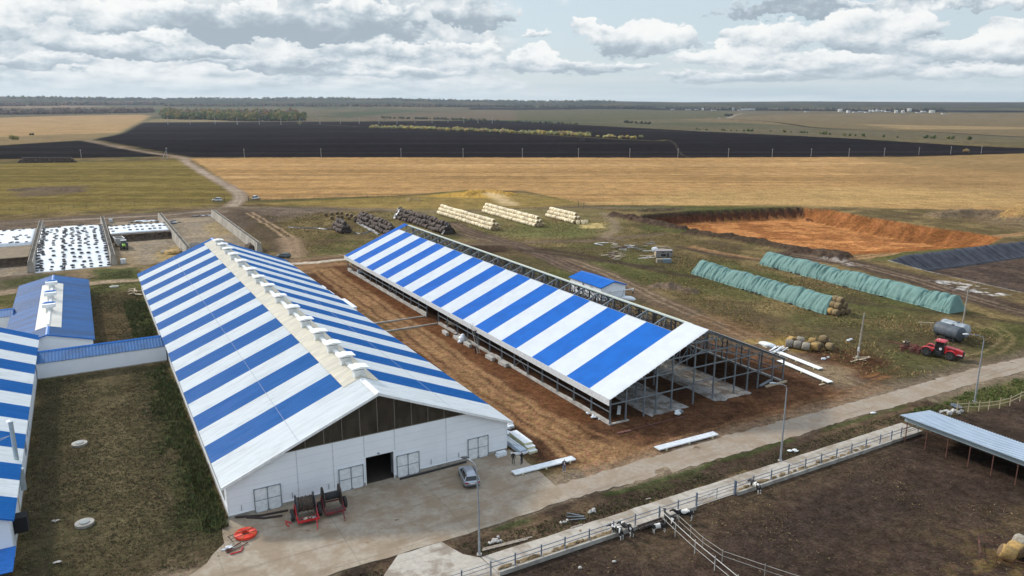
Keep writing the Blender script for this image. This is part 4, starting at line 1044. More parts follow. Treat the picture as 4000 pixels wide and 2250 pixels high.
t = MB(); t.tube([(.06, 9.2, .3), (.06, 9.2, 3.2), (.06, 7.5, 3.4), (.06, 5.0, 2.9)], .05, 6); t.build('gas_pipe', mat('yellow_gas_pipe', (.5, .36, .10), .5), ls)
t = MB(); ribbed(t, .25, -LW, lambda x: 1.2, [(-5, -.05, 0)], .4, .03); t.build('porch_roof', BLUET, ls)
# link corridors
def corridor(name, label, x, y, L, W, he, hr):
    o = site(name, label, 'corridor', x, y, rz=-R(90))             # local y runs along the corridor
    gable_house(o, W, L, he, hr, WHITE, mat('corridor_blue', (.016, .115, .31), .5, (.014, .08, .21), .5), BLUET, .15, True, .5)
    t = MB(); t.bx(W, W + .03, 0, L, -.2, .18); t.build('plinth', CONC, o)
    return o
corridor('link_corridor', 'white link corridor with a blue ribbed roof joining the two striped barns', -19.9, 66.8, 19.7, 5.2, 2.8, 4.0)
corridor('link_corridor', 'stub of white corridor with blue-edged roof at the far left behind the blue building', -50, 103.6, 24.8, 5.2, 2.8, 3.7)
# pump house behind the new shed
ph = thing('pump_house', 'small white hut with a bright blue gable roof behind the new shed', 'hut', (20.7, 170.9, 0), TH)
gable_house(ph, 7.0, 12.9, 3.3, 4.35, WHITE, BLUE, BLUET, .3, True, .25)
t = MB(); t.tube([(2.5, -.05, 2.1), (2.5, -.4, 2.1), (8.9, -.6, 2.1)], .11, 8); t.tube([(8.85, -.6, 2.25), (8.85, -.6, 1.6)], .14, 8); 
t.build('water_pipe', PIPEW, ph)
MB().tube([(8.85, -.6, 1.65), (8.9, -.6, .9)], .13, 8).build('hose_end', BLACK, ph)
t = MB()
for a, c in (((6.2, -.6, 2.1), (5.2, -.7, 0)), ((6.2, -.6, 2.1), (6.4, -1.3, 0)), ((4.6, -.7, 0), (7.2, -1.0, .15))): t.beam(a, c, .06)
t.build('pipe_stand', STEEL, ph)
MB().bx(-.04, 0, 3.3, 4.4, 2.6, 2.75).build('wall_vent', FRAME, ph); MB().bx(-.2, 0, 7.2, 7.35, 2.5, 3.0).build('wall_lamp', FRAME, ph)
# open cattle shelter at the lower right
sh = thing('cattle_shelter', 'open-fronted cattle shelter with a grey corrugated roof on thin posts', 'shelter', (53.0, 95.2, 0), TH)
m = MB(); ribbed(m, -.55, 6.3, lambda x: 3.62 - .105 * (x + .55), [(-34, .5, 0)], .35, .06); m.build('roof', ZINC, sh)
m = MB(); m.bx(-.06, 0, -34, .05, 2.85, 3.5); m.build('front_panel', mat('front_panel_zinc', (.33, .40, .42), .5, (.28, .34, .36), .5), sh)
pm = MB().bx(-.05, .05, -.05, .05, -.1, 3.5).mesh('post', RUST); pm2 = MB().bx(-.05, .05, -.05, .05, -.1, 2.9).mesh('post', RUST)
for k in range(12): put('post', pm, sh, (.05, -.3 - 2.82 * k, 0)); put('post', pm2, sh, (5.9, -.3 - 2.82 * k, 0))
MB().bx(5.9, 6.0, -34, 0, .2, 2.8).build('back_wall', mat('weathered_board', (.16, .14, .12), .9), sh)
t = MB()
for z in (1.0, 1.6): t.tube([(0, .1, z), (5.9, .1, z)], .035, 6)
t.build('end_rail', RUST, sh)
# ------------------------------------------------------------------ silage clamps: walls, films, tyres
WALLM = mat('bunker_concrete', (.40, .365, .31), .9, (.25, .225, .19), .5, bump=.4, stretch=(1, 1, .4))
def bunker_wall(x, y0, y1, label):
    o = site('bunker_wall', label, 'retaining wall', x, y0, group='concrete walls of the silage clamps')
    L = y1 - y0; h = 2.9
    for s_ in (-1, 1):                                              # two leaning faces with an open top between them
        m = MB(); m.extrude([(s_ * 1.0, -.3), (s_ * .88, -.3), (s_ * .46, h), (s_ * .58, h)], 0, L); m.build('wall_face', WALLM, o)
    t = MB()
    for y in np.arange(.3, L, 1.5): t.extrude([(-.9, 0), (.9, 0), (.46, h - .25), (-.46, h - .25)], y, y + .14)
    t.build('crosspiece', WALLM, o); return o
bunker_wall(-24.6, 160.5, 252, 'sloping concrete clamp wall at the left edge of the big white sheet')
bunker_wall(-4.4, 160.8, 252.3, 'sloping concrete clamp wall between the big white sheet and the green tractor')
bunker_wall(16.0, 164, 252.3, 'stained concrete clamp wall in line with the gable of the finished shed')
bunker_wall(36.1, 160.8, 252, 'pale concrete clamp wall standing free by the earth track, last on the right')
bunker_wall(-45.0, 160.5, 252, 'concrete clamp wall at the left edge of the picture')
def heap_sheet(name, x0, x1, ya, yb, hfun, m, label, cat, seed=0, ny=70, nx=34, skirt=0):
    vs = []; fs = []
    for j in range(ny + 1):
        for i in range(nx + 1):
            x = x0 + (x1 - x0) * i / nx; y = ya + (yb - ya) * j / ny
            w = (vnoise(np.array([x * .9 + seed]), np.array([y * .35]), 7)[0] - .5) * .22 + (vnoise(np.array([x * 2.5 + seed]), np.array([y * .8]), 8)[0] - .5) * .10
            vs.append((x, y, hfun(i / nx, j / ny) + w * (1 if 0 < j < ny else .4)))
    n = nx + 1
    fs = [(j * n + i, j * n + i + 1, (j + 1) * n + i + 1, (j + 1) * n + i) for j in range(ny) for i in range(nx)]
    k = len(vs); rim = [i for i in range(n)] + [j * n + nx for j in range(1, ny + 1)] + [ny * n + i for i in range(nx - 1, -1, -1)] + [j * n for j in range(ny - 1, 0, -1)]
    vs += [(vs[i][0], vs[i][1], min(vs[i][2] - .25, vs[i][2] * .2)) for i in rim]; r = len(rim)
    fs += [(rim[a], rim[(a + 1) % r], k + (a + 1) % r, k + a) for a in range(r)]
    mb = MB(); mb.add(vs, fs); o = mb.build(name, m, None, True, (*S(0, 0), 0), TH); return tag(o, label, cat), mb.v
def hbig(u, v):
    e = 3.0 * smooth(0, .34, v) * (1 - .55 * smooth(.86, 1, v)); return .06 + e * (.86 + .14 * math.sin(math.pi * u))
BIG = (-23.75, -5.3, 159.6, 238.0)
big, BV = heap_sheet('silage_sheet', *BIG, hbig, FILM, 'big white silage sheet dotted with black tyres between two concrete walls', 'silage sheet')
def hflat(u, v): return 2.65 + .15 * math.sin(math.pi * u)
LS = (-44, -25.7, 198.6, 230.5); RSH = (-3.3, 14.9, 206.2, 224.0)
heap_sheet('silage_sheet', *LS, hflat, FILM, 'smaller white silage sheet with few tyres at the left edge of the picture', 'silage sheet', 3, 24, 24)
heap_sheet('silage_sheet', *RSH, lambda u, v: 2.5 + .15 * math.sin(math.pi * u), FILM, 'narrow white silage sheet behind the green tractor', 'silage sheet', 6, 18, 24)
def silage_block(x0, x1, y0, y1, h, label):
    rng = random.Random(int(x1 * 10)); m = MB(); n = 22; vs = []
    for k, (z, dy) in enumerate(((0, -1.6), (.6, -.7), (1.5, -.25), (2.2, -.05), (h, .4))):
        for i in range(n + 1): vs.append((x0 + (x1 - x0) * i / n, y0 + dy + rng.uniform(-.3, .3) * (1 if k else .6), z))
    fs = [(k * (n + 1) + i, k * (n + 1) + i + 1, (k + 1) * (n + 1) + i + 1, (k + 1) * (n + 1) + i) for k in range(4) for i in range(n)]
    b = len(vs); vs += [(x0, y1, h), (x1, y1, h), (x0, y1, 0), (x1, y1, 0)]
    fs += [(4 * (n + 1), 4 * (n + 1) + n, b + 1, b), (b, b + 1, b + 3, b + 2)]
    fs += [(0, n + 1, 2 * (n + 1), 3 * (n + 1), 4 * (n + 1), b, b + 2), (n, b + 3, b + 1, 4 * (n + 1) + n, 3 * (n + 1) + n, 2 * (n + 1) + n, n + 1 + n)]
    m.add(vs, fs); tag(m.build('silage_heap', SILAGE, None, False, (*S(0, 0), 0), TH), label, 'silage')
silage_block(-44, -25.7, 173.5, 198, 1.6, 'dark cut face of brown silage in front of the left white sheet')
silage_block(-3.3, 14.9, 203.2, 224, 2.3, 'brown cut face of silage under the narrow white sheet behind the tractor')
tag(MB().extrude([(-44, 0), (-44, 1.8), (-25.7, 1.8), (-25.7, 0)], 176, 197.9).build('silage_heap', mat('trodden_silage', (.19, .14, .08), .95, (.13, .095, .055), .5), None, False, (*S(0, 0), .15), TH), 'flat trodden tan silage surface below the left white sheet', 'silage')
tag(MB().add(*(lambda b: (b.v, b.f))(MB().blob((0, 0, .2), (5.6, 8, 1.3), 4, 3, .16))).build('feed_heap', mat('dark_pellets', (.045, .043, .042), .9, (.03, .03, .03), .8, bump=.6), None, True, (*S(20.8, 176), 0), TH), 'dark heap of feed in the empty clamp behind the finished shed', 'heap')
tag(MB().blob((0, 0, .1), (2.6, 3.4, .9), 9, 3, .2).build('straw_heap', HAYY, None, True, (*S(12.2, 172.5), 0), TH), 'yellowish straw heap by the clamp wall near the green tractor', 'heap')
tag(MB().blob((0, 0, .1), (1.6, 1.6, .8), 10, 3, .2).build('straw_heap', HAYG, None, True, (*S(10.6, 174.5), 0), TH), 'grey tangled heap beside the yellowish straw near the clamp wall', 'heap')
tag(MB().blob((0, 0, .1), (1.5, 4, 1.5), 12, 3, .25).build('silage_heap', SILAGE, None, True, (*S(34.6, 168), 0), TH), 'brown leftover heap against the far right clamp wall', 'silage')
TY = MB().lathe([(.26, -.09), (.40, -.12), (.52, -.10), (.56, 0), (.52, .10), (.40, .12), (.26, .09)], n=12, closed=True).mesh('tyre', BLACK, True)
def hz(f, rect, x, y):
    return f((x - rect[0]) / (rect[1] - rect[0]), (y - rect[2]) / (rect[3] - rect[2]))
TN = [0]
def tyre(f, rect, x, y, label, group, rng):
    if not (rect[0] < x < rect[1] and rect[2] < y < rect[3]): return
    z = hz(f, rect, x, y); z2 = hz(f, rect, x, min(y + .5, rect[3])); o = bpy.data.objects.new('tyre', TY); COL.objects.link(o)
    o.location = (*S(x, y), z + .22); o.rotation_euler = Matrix.Rotation(TH, 3, 'Z').to_4x4().to_euler(); o.rotation_euler.x = 0
    o.rotation_euler = (Matrix.Rotation(TH, 3, 'Z') @ Matrix.Rotation(math.atan2(z2 - z, .5), 3, 'X')).to_euler()
    o.scale = [rng.uniform(.82, 1.12)] * 3; tag(o, label, 'tyre', group); TN[0] += 1
rng = random.Random(7)
LB = 'black car tyre lying on the big white silage sheet'; GB = 'tyres on the big silage sheet'
cols = [-22.4, -19.9, -17.2, -14.6, -12.2, -10.0, -7.9]
for ci, x in enumerate(cols):
    y = 160.4 + rng.uniform(0, 1)
    st = {0: 2.1, 2: 2.1}.get(ci, 3.1)
    while y < 222:
        tyre(hbig, BIG, x + rng.gauss(0, .28) + .015 * (y - 160) * math.sin(ci), y, LB, GB, rng); y += st * rng.uniform(.7, 1.5) * (1 if y < 200 else 1.25)
for k in range(30): tyre(hbig, BIG, rng.uniform(-23, -6), rng.uniform(204, 237), LB, GB, rng)
y = 161
while y < 237.5:
    tyre(hbig, BIG, -5.75 + rng.uniform(-.2, .2), y, LB, GB, rng); 
    if y > 190: tyre(hbig, BIG, -23.2 + rng.uniform(-.25, .3), y, LB, GB, rng)
    y += rng.uniform(2.4, 3.4)
for x in np.arange(-23, -6, 2.0): tyre(hbig, BIG, x + rng.uniform(-.3, .3), 237.2, LB, GB, rng)
for y in np.arange(161, 192, 3.0): tyre(hbig, BIG, -23.3 + rng.uniform(-.1, .2), y, LB, GB, rng)
LL = 'black tyre scattered on the left white sheet'; GL = 'tyres on the left silage sheet'
for k in range(16): tyre(hflat, LS, rng.uniform(-37.5, -26.5), rng.uniform(200, 229), LL, GL, rng)
for x in np.arange(-37, -26, 2.6): tyre(hflat, LS, x, 229.8, LL, GL, rng); tyre(hflat, LS, x + rng.uniform(-.5, .5), 199.3, LL, GL, rng)
LR = 'black tyre in rows on the narrow white sheet behind the tractor'; GR = 'tyres on the narrow silage sheet'; hR = lambda u, v: 2.5 + .15 * math.sin(math.pi * u)
for y in (210, 216.5, 223.2):
    for x in np.arange(-2.6, 14.6, 1.9):
        if y > 212 or rng.random() < .6: tyre(hR, RSH, x + rng.uniform(-.3, .3), y + rng.uniform(-.5, .5), LR, GR, rng)
# small clutter round the clamps
def crate(x, y, label):
    o = site('water_tote', label, 'water container', x, y); MB().bx(-.5, .5, -.6, .6, .15, 1.05).build('tank', PIPEW, o)
    t = MB()
    for z in (.15, .45, .75, 1.08): t.bx(-.54, .54, -.64, -.61, z, z + .03); t.bx(-.54, .54, .61, .64, z, z + .03); t.bx(-.55, -.52, -.62, .62, z, z + .03); t.bx(.52, .55, -.62, .62, z, z + .03)
    for x_ in (-.53, 0, .5): t.bx(x_, x_ + .03, -.65, -.61, .1, 1.1); t.bx(x_, x_ + .03, .61, .65, .1, 1.1)
    t.build('cage', STEEL, o); MB().bx(-.56, .56, -.66, .66, 0, .13).build('pallet', WOOD, o); o.scale = (1.35,) * 3; return o
crate(-2.0, 161.6, 'white caged water container at the foot of the clamp wall, near the green tractor')
crate(-1.6, 253.5, 'white caged water container at the far end of the clamps')
def scraps(name, label, x, y, n, spread, mats, seed, size=(1.2, .8, .25), cat='scrap heap', pos=None):
    rng = random.Random(seed); m = MB()
    for k in range(n): m.blob((rng.gauss(0, spread[0]), rng.gauss(0, spread[1]), rng.uniform(.1, .3)), [s_ * rng.uniform(.5, 1.2) for s_ in size], seed * 50 + k, 2, .35, rng.randrange(len(mats)))
    o = m.build(name, mats, None, False, (*(pos or S(x, y)), gz(*(pos or S(x, y)))), TH); return tag(o, label, cat)
scraps('film_scraps', 'crumpled white and black film scraps beyond the narrow sheet', 10.8, 249, 14, (2, 1.8), [FILM, FILMB], 1)
scraps('film_scraps', 'crumpled film scraps right of the stained clamp wall', 19, 242, 12, (1.2, 2.2), [FILM, FILMB], 2)
scraps('film_scraps', 'white film scraps by the far end of the pale clamp wall', 32.2, 255, 8, (1.6, .8), [FILM, FILM, FILMB], 3)

# ------------------------------------------------------------------ round bales
def bale_mesh(name, mats, r=.75, L=1.5, seed=0, n=18):
    rng = random.Random(seed); m = MB(); prof = [(0, -L / 2), (r * .5, -L / 2 - .02), (r * .80, -L / 2 + .03), (r * .95, -L / 2 + .22), (r, 0), (r * .95, L / 2 - .22), (r * .80, L / 2 - .03), (r * .5, L / 2 + .02), (0, L / 2)]
    m.lathe(prof, (0, 0, 0), 'Y', n); me = m.mesh(name, mats, True)
    for v in me.vertices:
        k = 1 + rng.uniform(-.035, .035); v.co.x *= k; v.co.z *= k
    if len(mats) > 1:
        for p in me.polygons:
            if abs(p.normal.y) > .8: p.material_index = 1
    return me
PB = [bale_mesh('straw_bale', [HAYP, mat('pale_bale_end', (.30, .20, .10), .95, (.17, .11, .055), 4, bump=.8)], .75, 1.66, i) for i in range(4)]
DB = [bale_mesh('old_bale', [HAYD, mat('dark_bale_end', (.07, .052, .042), .95, (.04, .03, .025), 4, bump=.8)], .80, 1.66, i + 9) for i in range(4)]
YB = [bale_mesh('hay_bale', [HAYY, HAYEND], .78, 1.4, i + 20) for i in range(3)]
GBm = [bale_mesh('hay_bale', [HAYG, HAYEND], .80, 1.4, i + 30) for i in range(3)]
TBm = [bale_mesh('hay_bale', [mat('tan_hay', (.24, .175, .085), .95, (.15, .105, .05), 3, bump=.8, rnd=.25), mat('brown_bale_end', (.14, .095, .05), .95, (.085, .056, .03), 5, bump=.8)], .78, 1.4, i + 40) for i in range(3)]
def bale(mesh, x, y, z, rz, label, group, rng=None, upright=False, name='bale', tilt=0.0):
    o = bpy.data.objects.new(mesh.name.split('.')[0], mesh); COL.objects.link(o); o.location = (x, y, z + gz(x, y))
    o.rotation_euler = (R(90) if upright else tilt, rng.uniform(0, 6.28) if (rng and not upright) else 0, rz)
    return tag(o, label, 'bale', group)
def bale_stack(p0, p1, meshes, D, L, what, group, seed, rows=3, hidden=None, end_extra=True, jit=.11):
    """rows of bales laid end to end along the line p0-p1 (front bottom row), 3-2-1 in section"""
    rng = random.Random(seed); p0 = np.array(p0); p1 = np.array(p1); d = p1 - p0; Lt = np.linalg.norm(d); d = d / Lt; nrm = np.array([-d[1], d[0]])
    if nrm @ AX < 0: nrm = -nrm
    rz = math.atan2(d[1], d[0]) - R(90); n = int(Lt / L); hid = MB()
    for lev in range(3):
        for k in range(3 - lev):
            for i in range(n if lev < 2 else n - 1):
                t = (i + .5 + .15 * lev + rng.uniform(-.02, .02)) * L; c = p0 + d * t + nrm * (D * (k + .5 * lev) + rng.uniform(-jit, jit)); z = D * .5 + lev * D * .86 + rng.uniform(-jit, jit)
                vis = (k == 0) or i >= n - 1
                if vis:
                    row = ('bottom', 'middle', 'top')[lev]
                    lab = f'{what}, {row} row' if k == 0 and i < n - 1 else f'{what}, at its near end'
                    bale(rng.choice(meshes), c[0], c[1], z, rz + rng.uniform(-.05, .05) * (1 if jit < .2 else 5), lab, group, rng, tilt=rng.uniform(-.02, .02) * (1 if jit < .2 else 8))
                else: 
                    g0 = gz(c[0], c[1]); q = d * L * .49; hid.tube([(c[0] - q[0], c[1] - q[1], z + g0), (c[0] + q[0], c[1] + q[1], z + g0)], D * .49, 12)
    if hid.v: tag(hid.build('stacked_straw', meshes[0].materials[0]), 'inner bales of a stack', None, None, 'stuff')
bale_stack((-31.4, 319.5), (-6.6, 273.2), PB, 1.5, 1.70, 'pale straw bale of the longest stack', 'pale bales of the longest stack', 1)
bale_stack((-12.6, 325.0), (9.3, 282.0), PB, 1.5, 1.70, 'pale straw bale of the middle stack', 'pale bales of the middle stack', 2)
bale_stack((14.2, 311.5), (24.2, 291.6), PB, 1.5, 1.70, 'pale straw bale of the shortest stack', 'pale bales of the shortest stack', 3)
bale_stack((-61.6, 296.5), (-43.0, 263.5), DB, 1.6, 1.70, 'weathered dark bale of the stack behind the new shed', 'dark bales behind the new shed', 4, jit=.34)
bale_stack((-47.6, 307.5), (-23.8, 266.0), DB, 1.6, 1.70, 'weathered dark bale of the stack left of the pale stacks', 'dark bales left of the pale stacks', 5, jit=.34)
bale_stack((-66.4, 278.2), (-60.4, 267.2), DB, 1.6, 1.70, 'grey-brown bale in the short dark pile', 'bales of the short dark pile', 6, jit=.2)
rng = random.Random(3)
for i, (x, y) in enumerate([(-77.1, 312.6), (-72.4, 303.0), (-70.6, 305.2), (-69.0, 306.0), (-65.4, 302.3), (-63.2, 303.4), (-61.6, 305.4), (-75.1, 314.3), (-73.4, 316.6), (-71.4, 316.0), (-68, 311), (-66, 309.5), (-60.2, 308)]):
    bale(TBm[i % 3], x, y, .76, R(20 + rng.uniform(-12, 12)), 'tan hay bale lying loose behind the dark bales', 'loose tan bales', rng)
# three upright bales and spilt straw at the end of the shortest stack
for (x, y, l) in ((25.6, 290.6, 'first'), (27.4, 290.2, 'second'), (28.6, 291.6, 'third')): bale(PB[1], x, y, .83, 0, f'pale straw bale standing on end beside the shortest stack, {l} from the stack', 'upright pale bales', rng, True)
# black film on the dark stacks
def film(name, label, pts, m, seed, h=.5, w=1.2, cat='plastic sheet'):
    rng = random.Random(seed); mb = MB(); n = len(pts); vs = []
    for i, p in enumerate(pts):
        a = np.array(pts[max(i - 1, 0)][:2]); b = np.array(pts[min(i + 1, n - 1)][:2]); t = (b - a) / (np.linalg.norm(b - a) + 1e-9); nn = np.array([-t[1], t[0]])
        for k in range(5):
            o = (k / 4 - .5) * w; q = np.array(p[:2]) + nn * o; z = p[2] if len(p) > 2 else gz(*q)
            vs.append((q[0], q[1], z + (h * rng.uniform(.3, 1) if 0 < k < 4 else .02)))
    fs = [(i * 5 + k, i * 5 + k + 1, (i + 1) * 5 + k + 1, (i + 1) * 5 + k) for i in range(n - 1) for k in range(4)]
    fs += [tuple(range(5))[::-1], tuple((n - 1) * 5 + k for k in range(5))]
    mb.add(vs, fs); return tag(mb.build(name, m), label, cat)
def px(*a): return [at(x, y) for x, y in a]
film('film_strip', 'black plastic film trailing on the grass left of the short dark pile', curve(px((1128, 888), (1190, 892), (1240, 892), (1278, 897), (1300, 895)), 5), FILMB, 1, .4, 1.0)
film('film_strip', 'black plastic film trailing between the short pile and the dark stack', curve(px((1385, 910), (1410, 914), (1430, 910), (1445, 904)), 5), FILMB, 2, .4, 1.0)
film('film_strip', 'grey film along the foot of the dark stack behind the shed', curve(px((1395, 870), (1430, 890), (1455, 903), (1480, 918)), 5), mat('grey_film', (.13, .13, .135), .5, (.05, .05, .055), 1.5, bump=.5), 3, .7, 1.0)
def drape(name, label, x, y, rz, seed, m, dims=(2.6, 3.2, 4.0)):
    """film pulled over the end of a stack"""
    rng = random.Random(seed); mb = MB(); W_, L_, H_ = dims; vs = []; nx, ny = 14, 6
    for j in range(ny + 1):
        for i in range(nx + 1):
            u = i / nx * 2 - 1; z = H_ * (1 - abs(u) ** 1.25) * (.9 + .2 * rng.random()) + rng.uniform(-.2, .2); vs.append((u * W_ * 1.08, (j / ny - .5) * L_ * (1 + .2 * rng.uniform(-1, 1)), max(0, z) + .05))
    mb.add(vs, [(j * (nx + 1) + i, j * (nx + 1) + i + 1, (j + 1) * (nx + 1) + i + 1, (j + 1) * (nx + 1) + i) for j in range(ny) for i in range(nx)])
    o = mb.build(name, m, None, False, (x, y, gz(x, y)), rz); sl_ = o.modifiers.new('thickness', 'SOLIDIFY'); sl_.thickness = .03; return tag(o, label, 'plastic sheet')
GREYF = mat('grey_film', (.25, .26, .27))
drape('cover_film', 'grey plastic film over the far end of the dark stack left of the pale bales', -45.6, 306.8, TH, 1, mat('silver_film', (.42, .44, .46), .35, (.2, .21, .22), 1.5, bump=.5), (2.5, 2.2, 3.9))
drape('cover_film', 'black torn film over the near end of the dark stack left of the pale bales', -22.6, 267.4, TH, 2, FILMB, (2.4, 1.5, 3.6))
drape('cover_film', 'black film over the short dark pile', -62.5, 276.3, TH, 3, mat('dull_black_film', (.045, .047, .052), .5), (2.6, 1.8, 4.05))
# far stack by the plough land, single row of individuals two high
a, b = at(70, 636), at(300, 634)
rng = random.Random(12)
for lev in range(3):
    for i in range(26 - lev * 2):
        t = (i + lev * 1.0 + .5) / 26; bale(DB[i % 4], a[0] + (b[0] - a[0]) * t + rng.uniform(-.3, .3), a[1] + (b[1] - a[1]) * t, .8 + lev * 1.38, R(90) if False else rng.uniform(-.08, .08), 'dark bale in the distant stack beside the black field', 'bales of the distant stack', rng)
# bales by the frame and at the lower right
for i, (x, y, z, rz, ms, lab) in enumerate([
    (52.2, 136.2, .8, 62, GBm, 'greyed net-wrapped bale, end one of the row by the new shed'), (53.4, 135.3, .8, 60, GBm, 'greyed net-wrapped bale in the row, second from its far end'), (54.6, 134.3, .8, 58, GBm, 'greyed net-wrapped bale at the near end of the row by the new shed'),
    (56.2, 134.2, .8, 48, YB, 'torn yellow bale in the middle of the loose heap by the new shed'), (56.9, 134.7, .8, 42, TBm, 'brown bale showing its end, beside the torn yellow bale'), (58.9, 134.0, .8, 35, TBm, 'brown bale at the right end of the loose heap'), (58.4, 135.9, 1.7, 40, TBm, 'tan bale lying on top of the loose heap'), (59.2, 136.6, .8, 30, GBm, 'greyed bale leaning behind the tan top bale'),
    (54.9, 138.0, .8, 75, GBm, 'greyed bale lying behind the torn yellow bale'), (57.0, 137.4, .8, 55, YB, 'yellow bale behind the loose heap'), (53.3, 138.2, .8, 20, YB, 'collapsed yellow bale behind the row of greyed bales')]):
    bale(ms[i % 3], x, y, z, R(rz), lab, 'loose bales by the new shed', rng, tilt=rng.uniform(-.1, .1))
fr = thing('bale_feeder', 'low steel ring feeder frame round bales at the lower right corner', 'feeder', (50.6, 67.4, 0), R(-28))
t = MB()
for z in (.35, .75):
    for a, c in (((-3.4, -1.8, z), (.9, -1.8, z)), ((-3.4, 1.8, z), (.9, 1.8, z)), ((-3.4, -1.8, z), (-3.4, 1.8, z)), ((.9, -1.8, z), (.9, 1.8, z))): t.beam(a, c, .045)
t.build('rail', RUST, fr); t = MB()
pm_ = MB().bx(-.025, .025, -.025, .025, -.02, .85).mesh('post', RUST)
for x in (-3.4, -2, -.6, .9):
    for y in (-1.8, 1.8): put('post', pm_, fr, (x, y, 0))
bale(YB[0], 49.3, 67.3, .80, R(64), 'bright yellow bale lying in the feeder at the lower right corner', 'bales in the feeder', None, tilt=.35)
bale(YB[1], 50.7, 68.0, .80, R(20), 'yellow bale behind the bright one in the feeder', 'bales in the feeder', rng)
bale(GBm[0], 52.0, 69.2, .80, R(30), 'grey bale behind the feeder at the right edge', 'bales in the feeder', rng)
bale(TBm[0], 52.2, 67.0, .80, R(75), 'brown bale in the feeder, nearest the right edge', 'bales in the feeder', rng)
# green tarpaulins over long bale stacks
def tarp_stack(p0, p1, W_, H_, label, seed):
    rng = random.Random(seed); p0 = np.array(p0); p1 = np.array(p1); d = p1 - p0; L = np.linalg.norm(d); d /= L; rz = math.atan2(d[1], d[0]) - R(90)
    mb = MB(); ny = int(L * 4); hs_ = [(-1.04, .0), (-1.0, .06), (-.97, .20), (-.88, .34), (-.78, .46), (-.69, .58), (-.58, .70), (-.48, .80), (-.37, .90), (-.24, .97), (-.08, 1.0)]; prof = hs_ + [(-u, w) for u, w in hs_[::-1]]; gat = [(rng.uniform(.03, .97) * L, rng.uniform(.5, 1.3), rng.uniform(-.5, .5)) for _ in range(26)]; n = len(prof); vs = []
    for j in range(ny + 1):
        y = j / ny * L; sag = vnoise(np.array([y * .22 + seed]), np.array([0.0]), 3)[0]; f1 = vnoise(np.array([y * .9 + seed * 7]), np.array([1.0]), 4)[0] - .5; f2 = vnoise(np.array([y * 2.1]), np.array([seed * 1.0]), 5)[0] - .5
        e = min(1, min(j, ny - j) / 2.2 + .55); mid = math.exp(-((j / ny - .44) / .02) ** 2)
        for i, (u, w) in enumerate(prof):
            cr = vnoise(np.array([y * 1.6 + u * 1.5]), np.array([u * 2.0 + seed]), 6)[0] - .5
            c2 = vnoise(np.array([y * 3.1 + u * 4.0]), np.array([u * 1.2 - y * .3]), 9)[0] - .5; gt = sum(a_ * math.exp(-(((y - g_) + k_ * u * 1.6) / .22) ** 2) for g_, a_, k_ in gat if abs(y - g_) < 3)
            z = H_ * w * (.86 + .14 * sag - .12 * mid) * (e ** .5) + (cr * .20 + c2 * .14 - gt * .30) * (.4 + w); x = u * W_ * (1 + .06 * f1 + .10 * f2 * (1 - w)) + (cr * .3 + c2 * .2) * (1 - w * .5)
            vs.append((x, y + (.4 * (1 - w) * (1 if j > ny / 2 else -1) if j in (0, ny) else 0), max(z, .02) if 0 < i < n - 1 else .0))
    fs = [(j * n + i, j * n + i + 1, (j + 1) * n + i + 1, (j + 1) * n + i) for j in range(ny) for i in range(n - 1)] + [tuple(range(n))[::-1], tuple(ny * n + i for i in range(n))]
    mb.add(vs, fs); o = mb.build('tarpaulin', TARP, None, False, (p0[0], p0[1], gz(*p0)), rz); tag(o, label, 'tarpaulin')
    for k in range(9):
        y = rng.uniform(3, L - 2); q = p0 + d * y + np.array([d[1], -d[0]]) * (-(W_ + .35)); q2 = p0 + d * y + np.array([d[1], -d[0]]) * (W_ + .35); c = q if (q @ AX) < (q2 @ AX) else q2
        oo = bpy.data.objects.new('tyre', TY); COL.objects.link(oo); oo.location = (c[0], c[1], gz(*c) + .15); oo.scale = (.7, .7, .7); oo.rotation_euler = (rng.uniform(-.3, .3), rng.uniform(-.3, .3), 0); tag(oo, 'black tyre pinning the foot of ' + ('the nearer green tarpaulin' if seed == 1 else 'the farther green tarpaulin'), 'tyre', 'tyres along green tarpaulins')
tarp_stack((51.4, 202.0), (70.6, 160.9), 2.75, 3.9, 'green tarpaulin over a long bale stack, with bare bales at its near end', 1)
tarp_stack((73.7, 214.4), (98.0, 161.4), 2.75, 3.9, 'longer green tarpaulin beside the pond, wrapped down over its near end', 2)
rng = random.Random(31)
for k, (dx, dz) in enumerate(((-1.6, .78), (0, .78), (1.6, .78), (-.8, 2.1), (.8, 2.1), (0, 3.2))):
    for j in (0, 1):
        d = np.array([.423, -.906]); c = np.array([71.2, 159.8]) + np.array([.906, .423]) * dx + d * (j * 1.3 - .3 - dz * .2); bale((YB if j == 0 and k < 2 else TBm)[k % 3], c[0], c[1], dz, math.atan2(d[1], d[0]) - R(90) + rng.uniform(-.2, .2), 'uncovered bale at the near end of the green tarpaulin', 'bare bales at the tarpaulin end', rng)
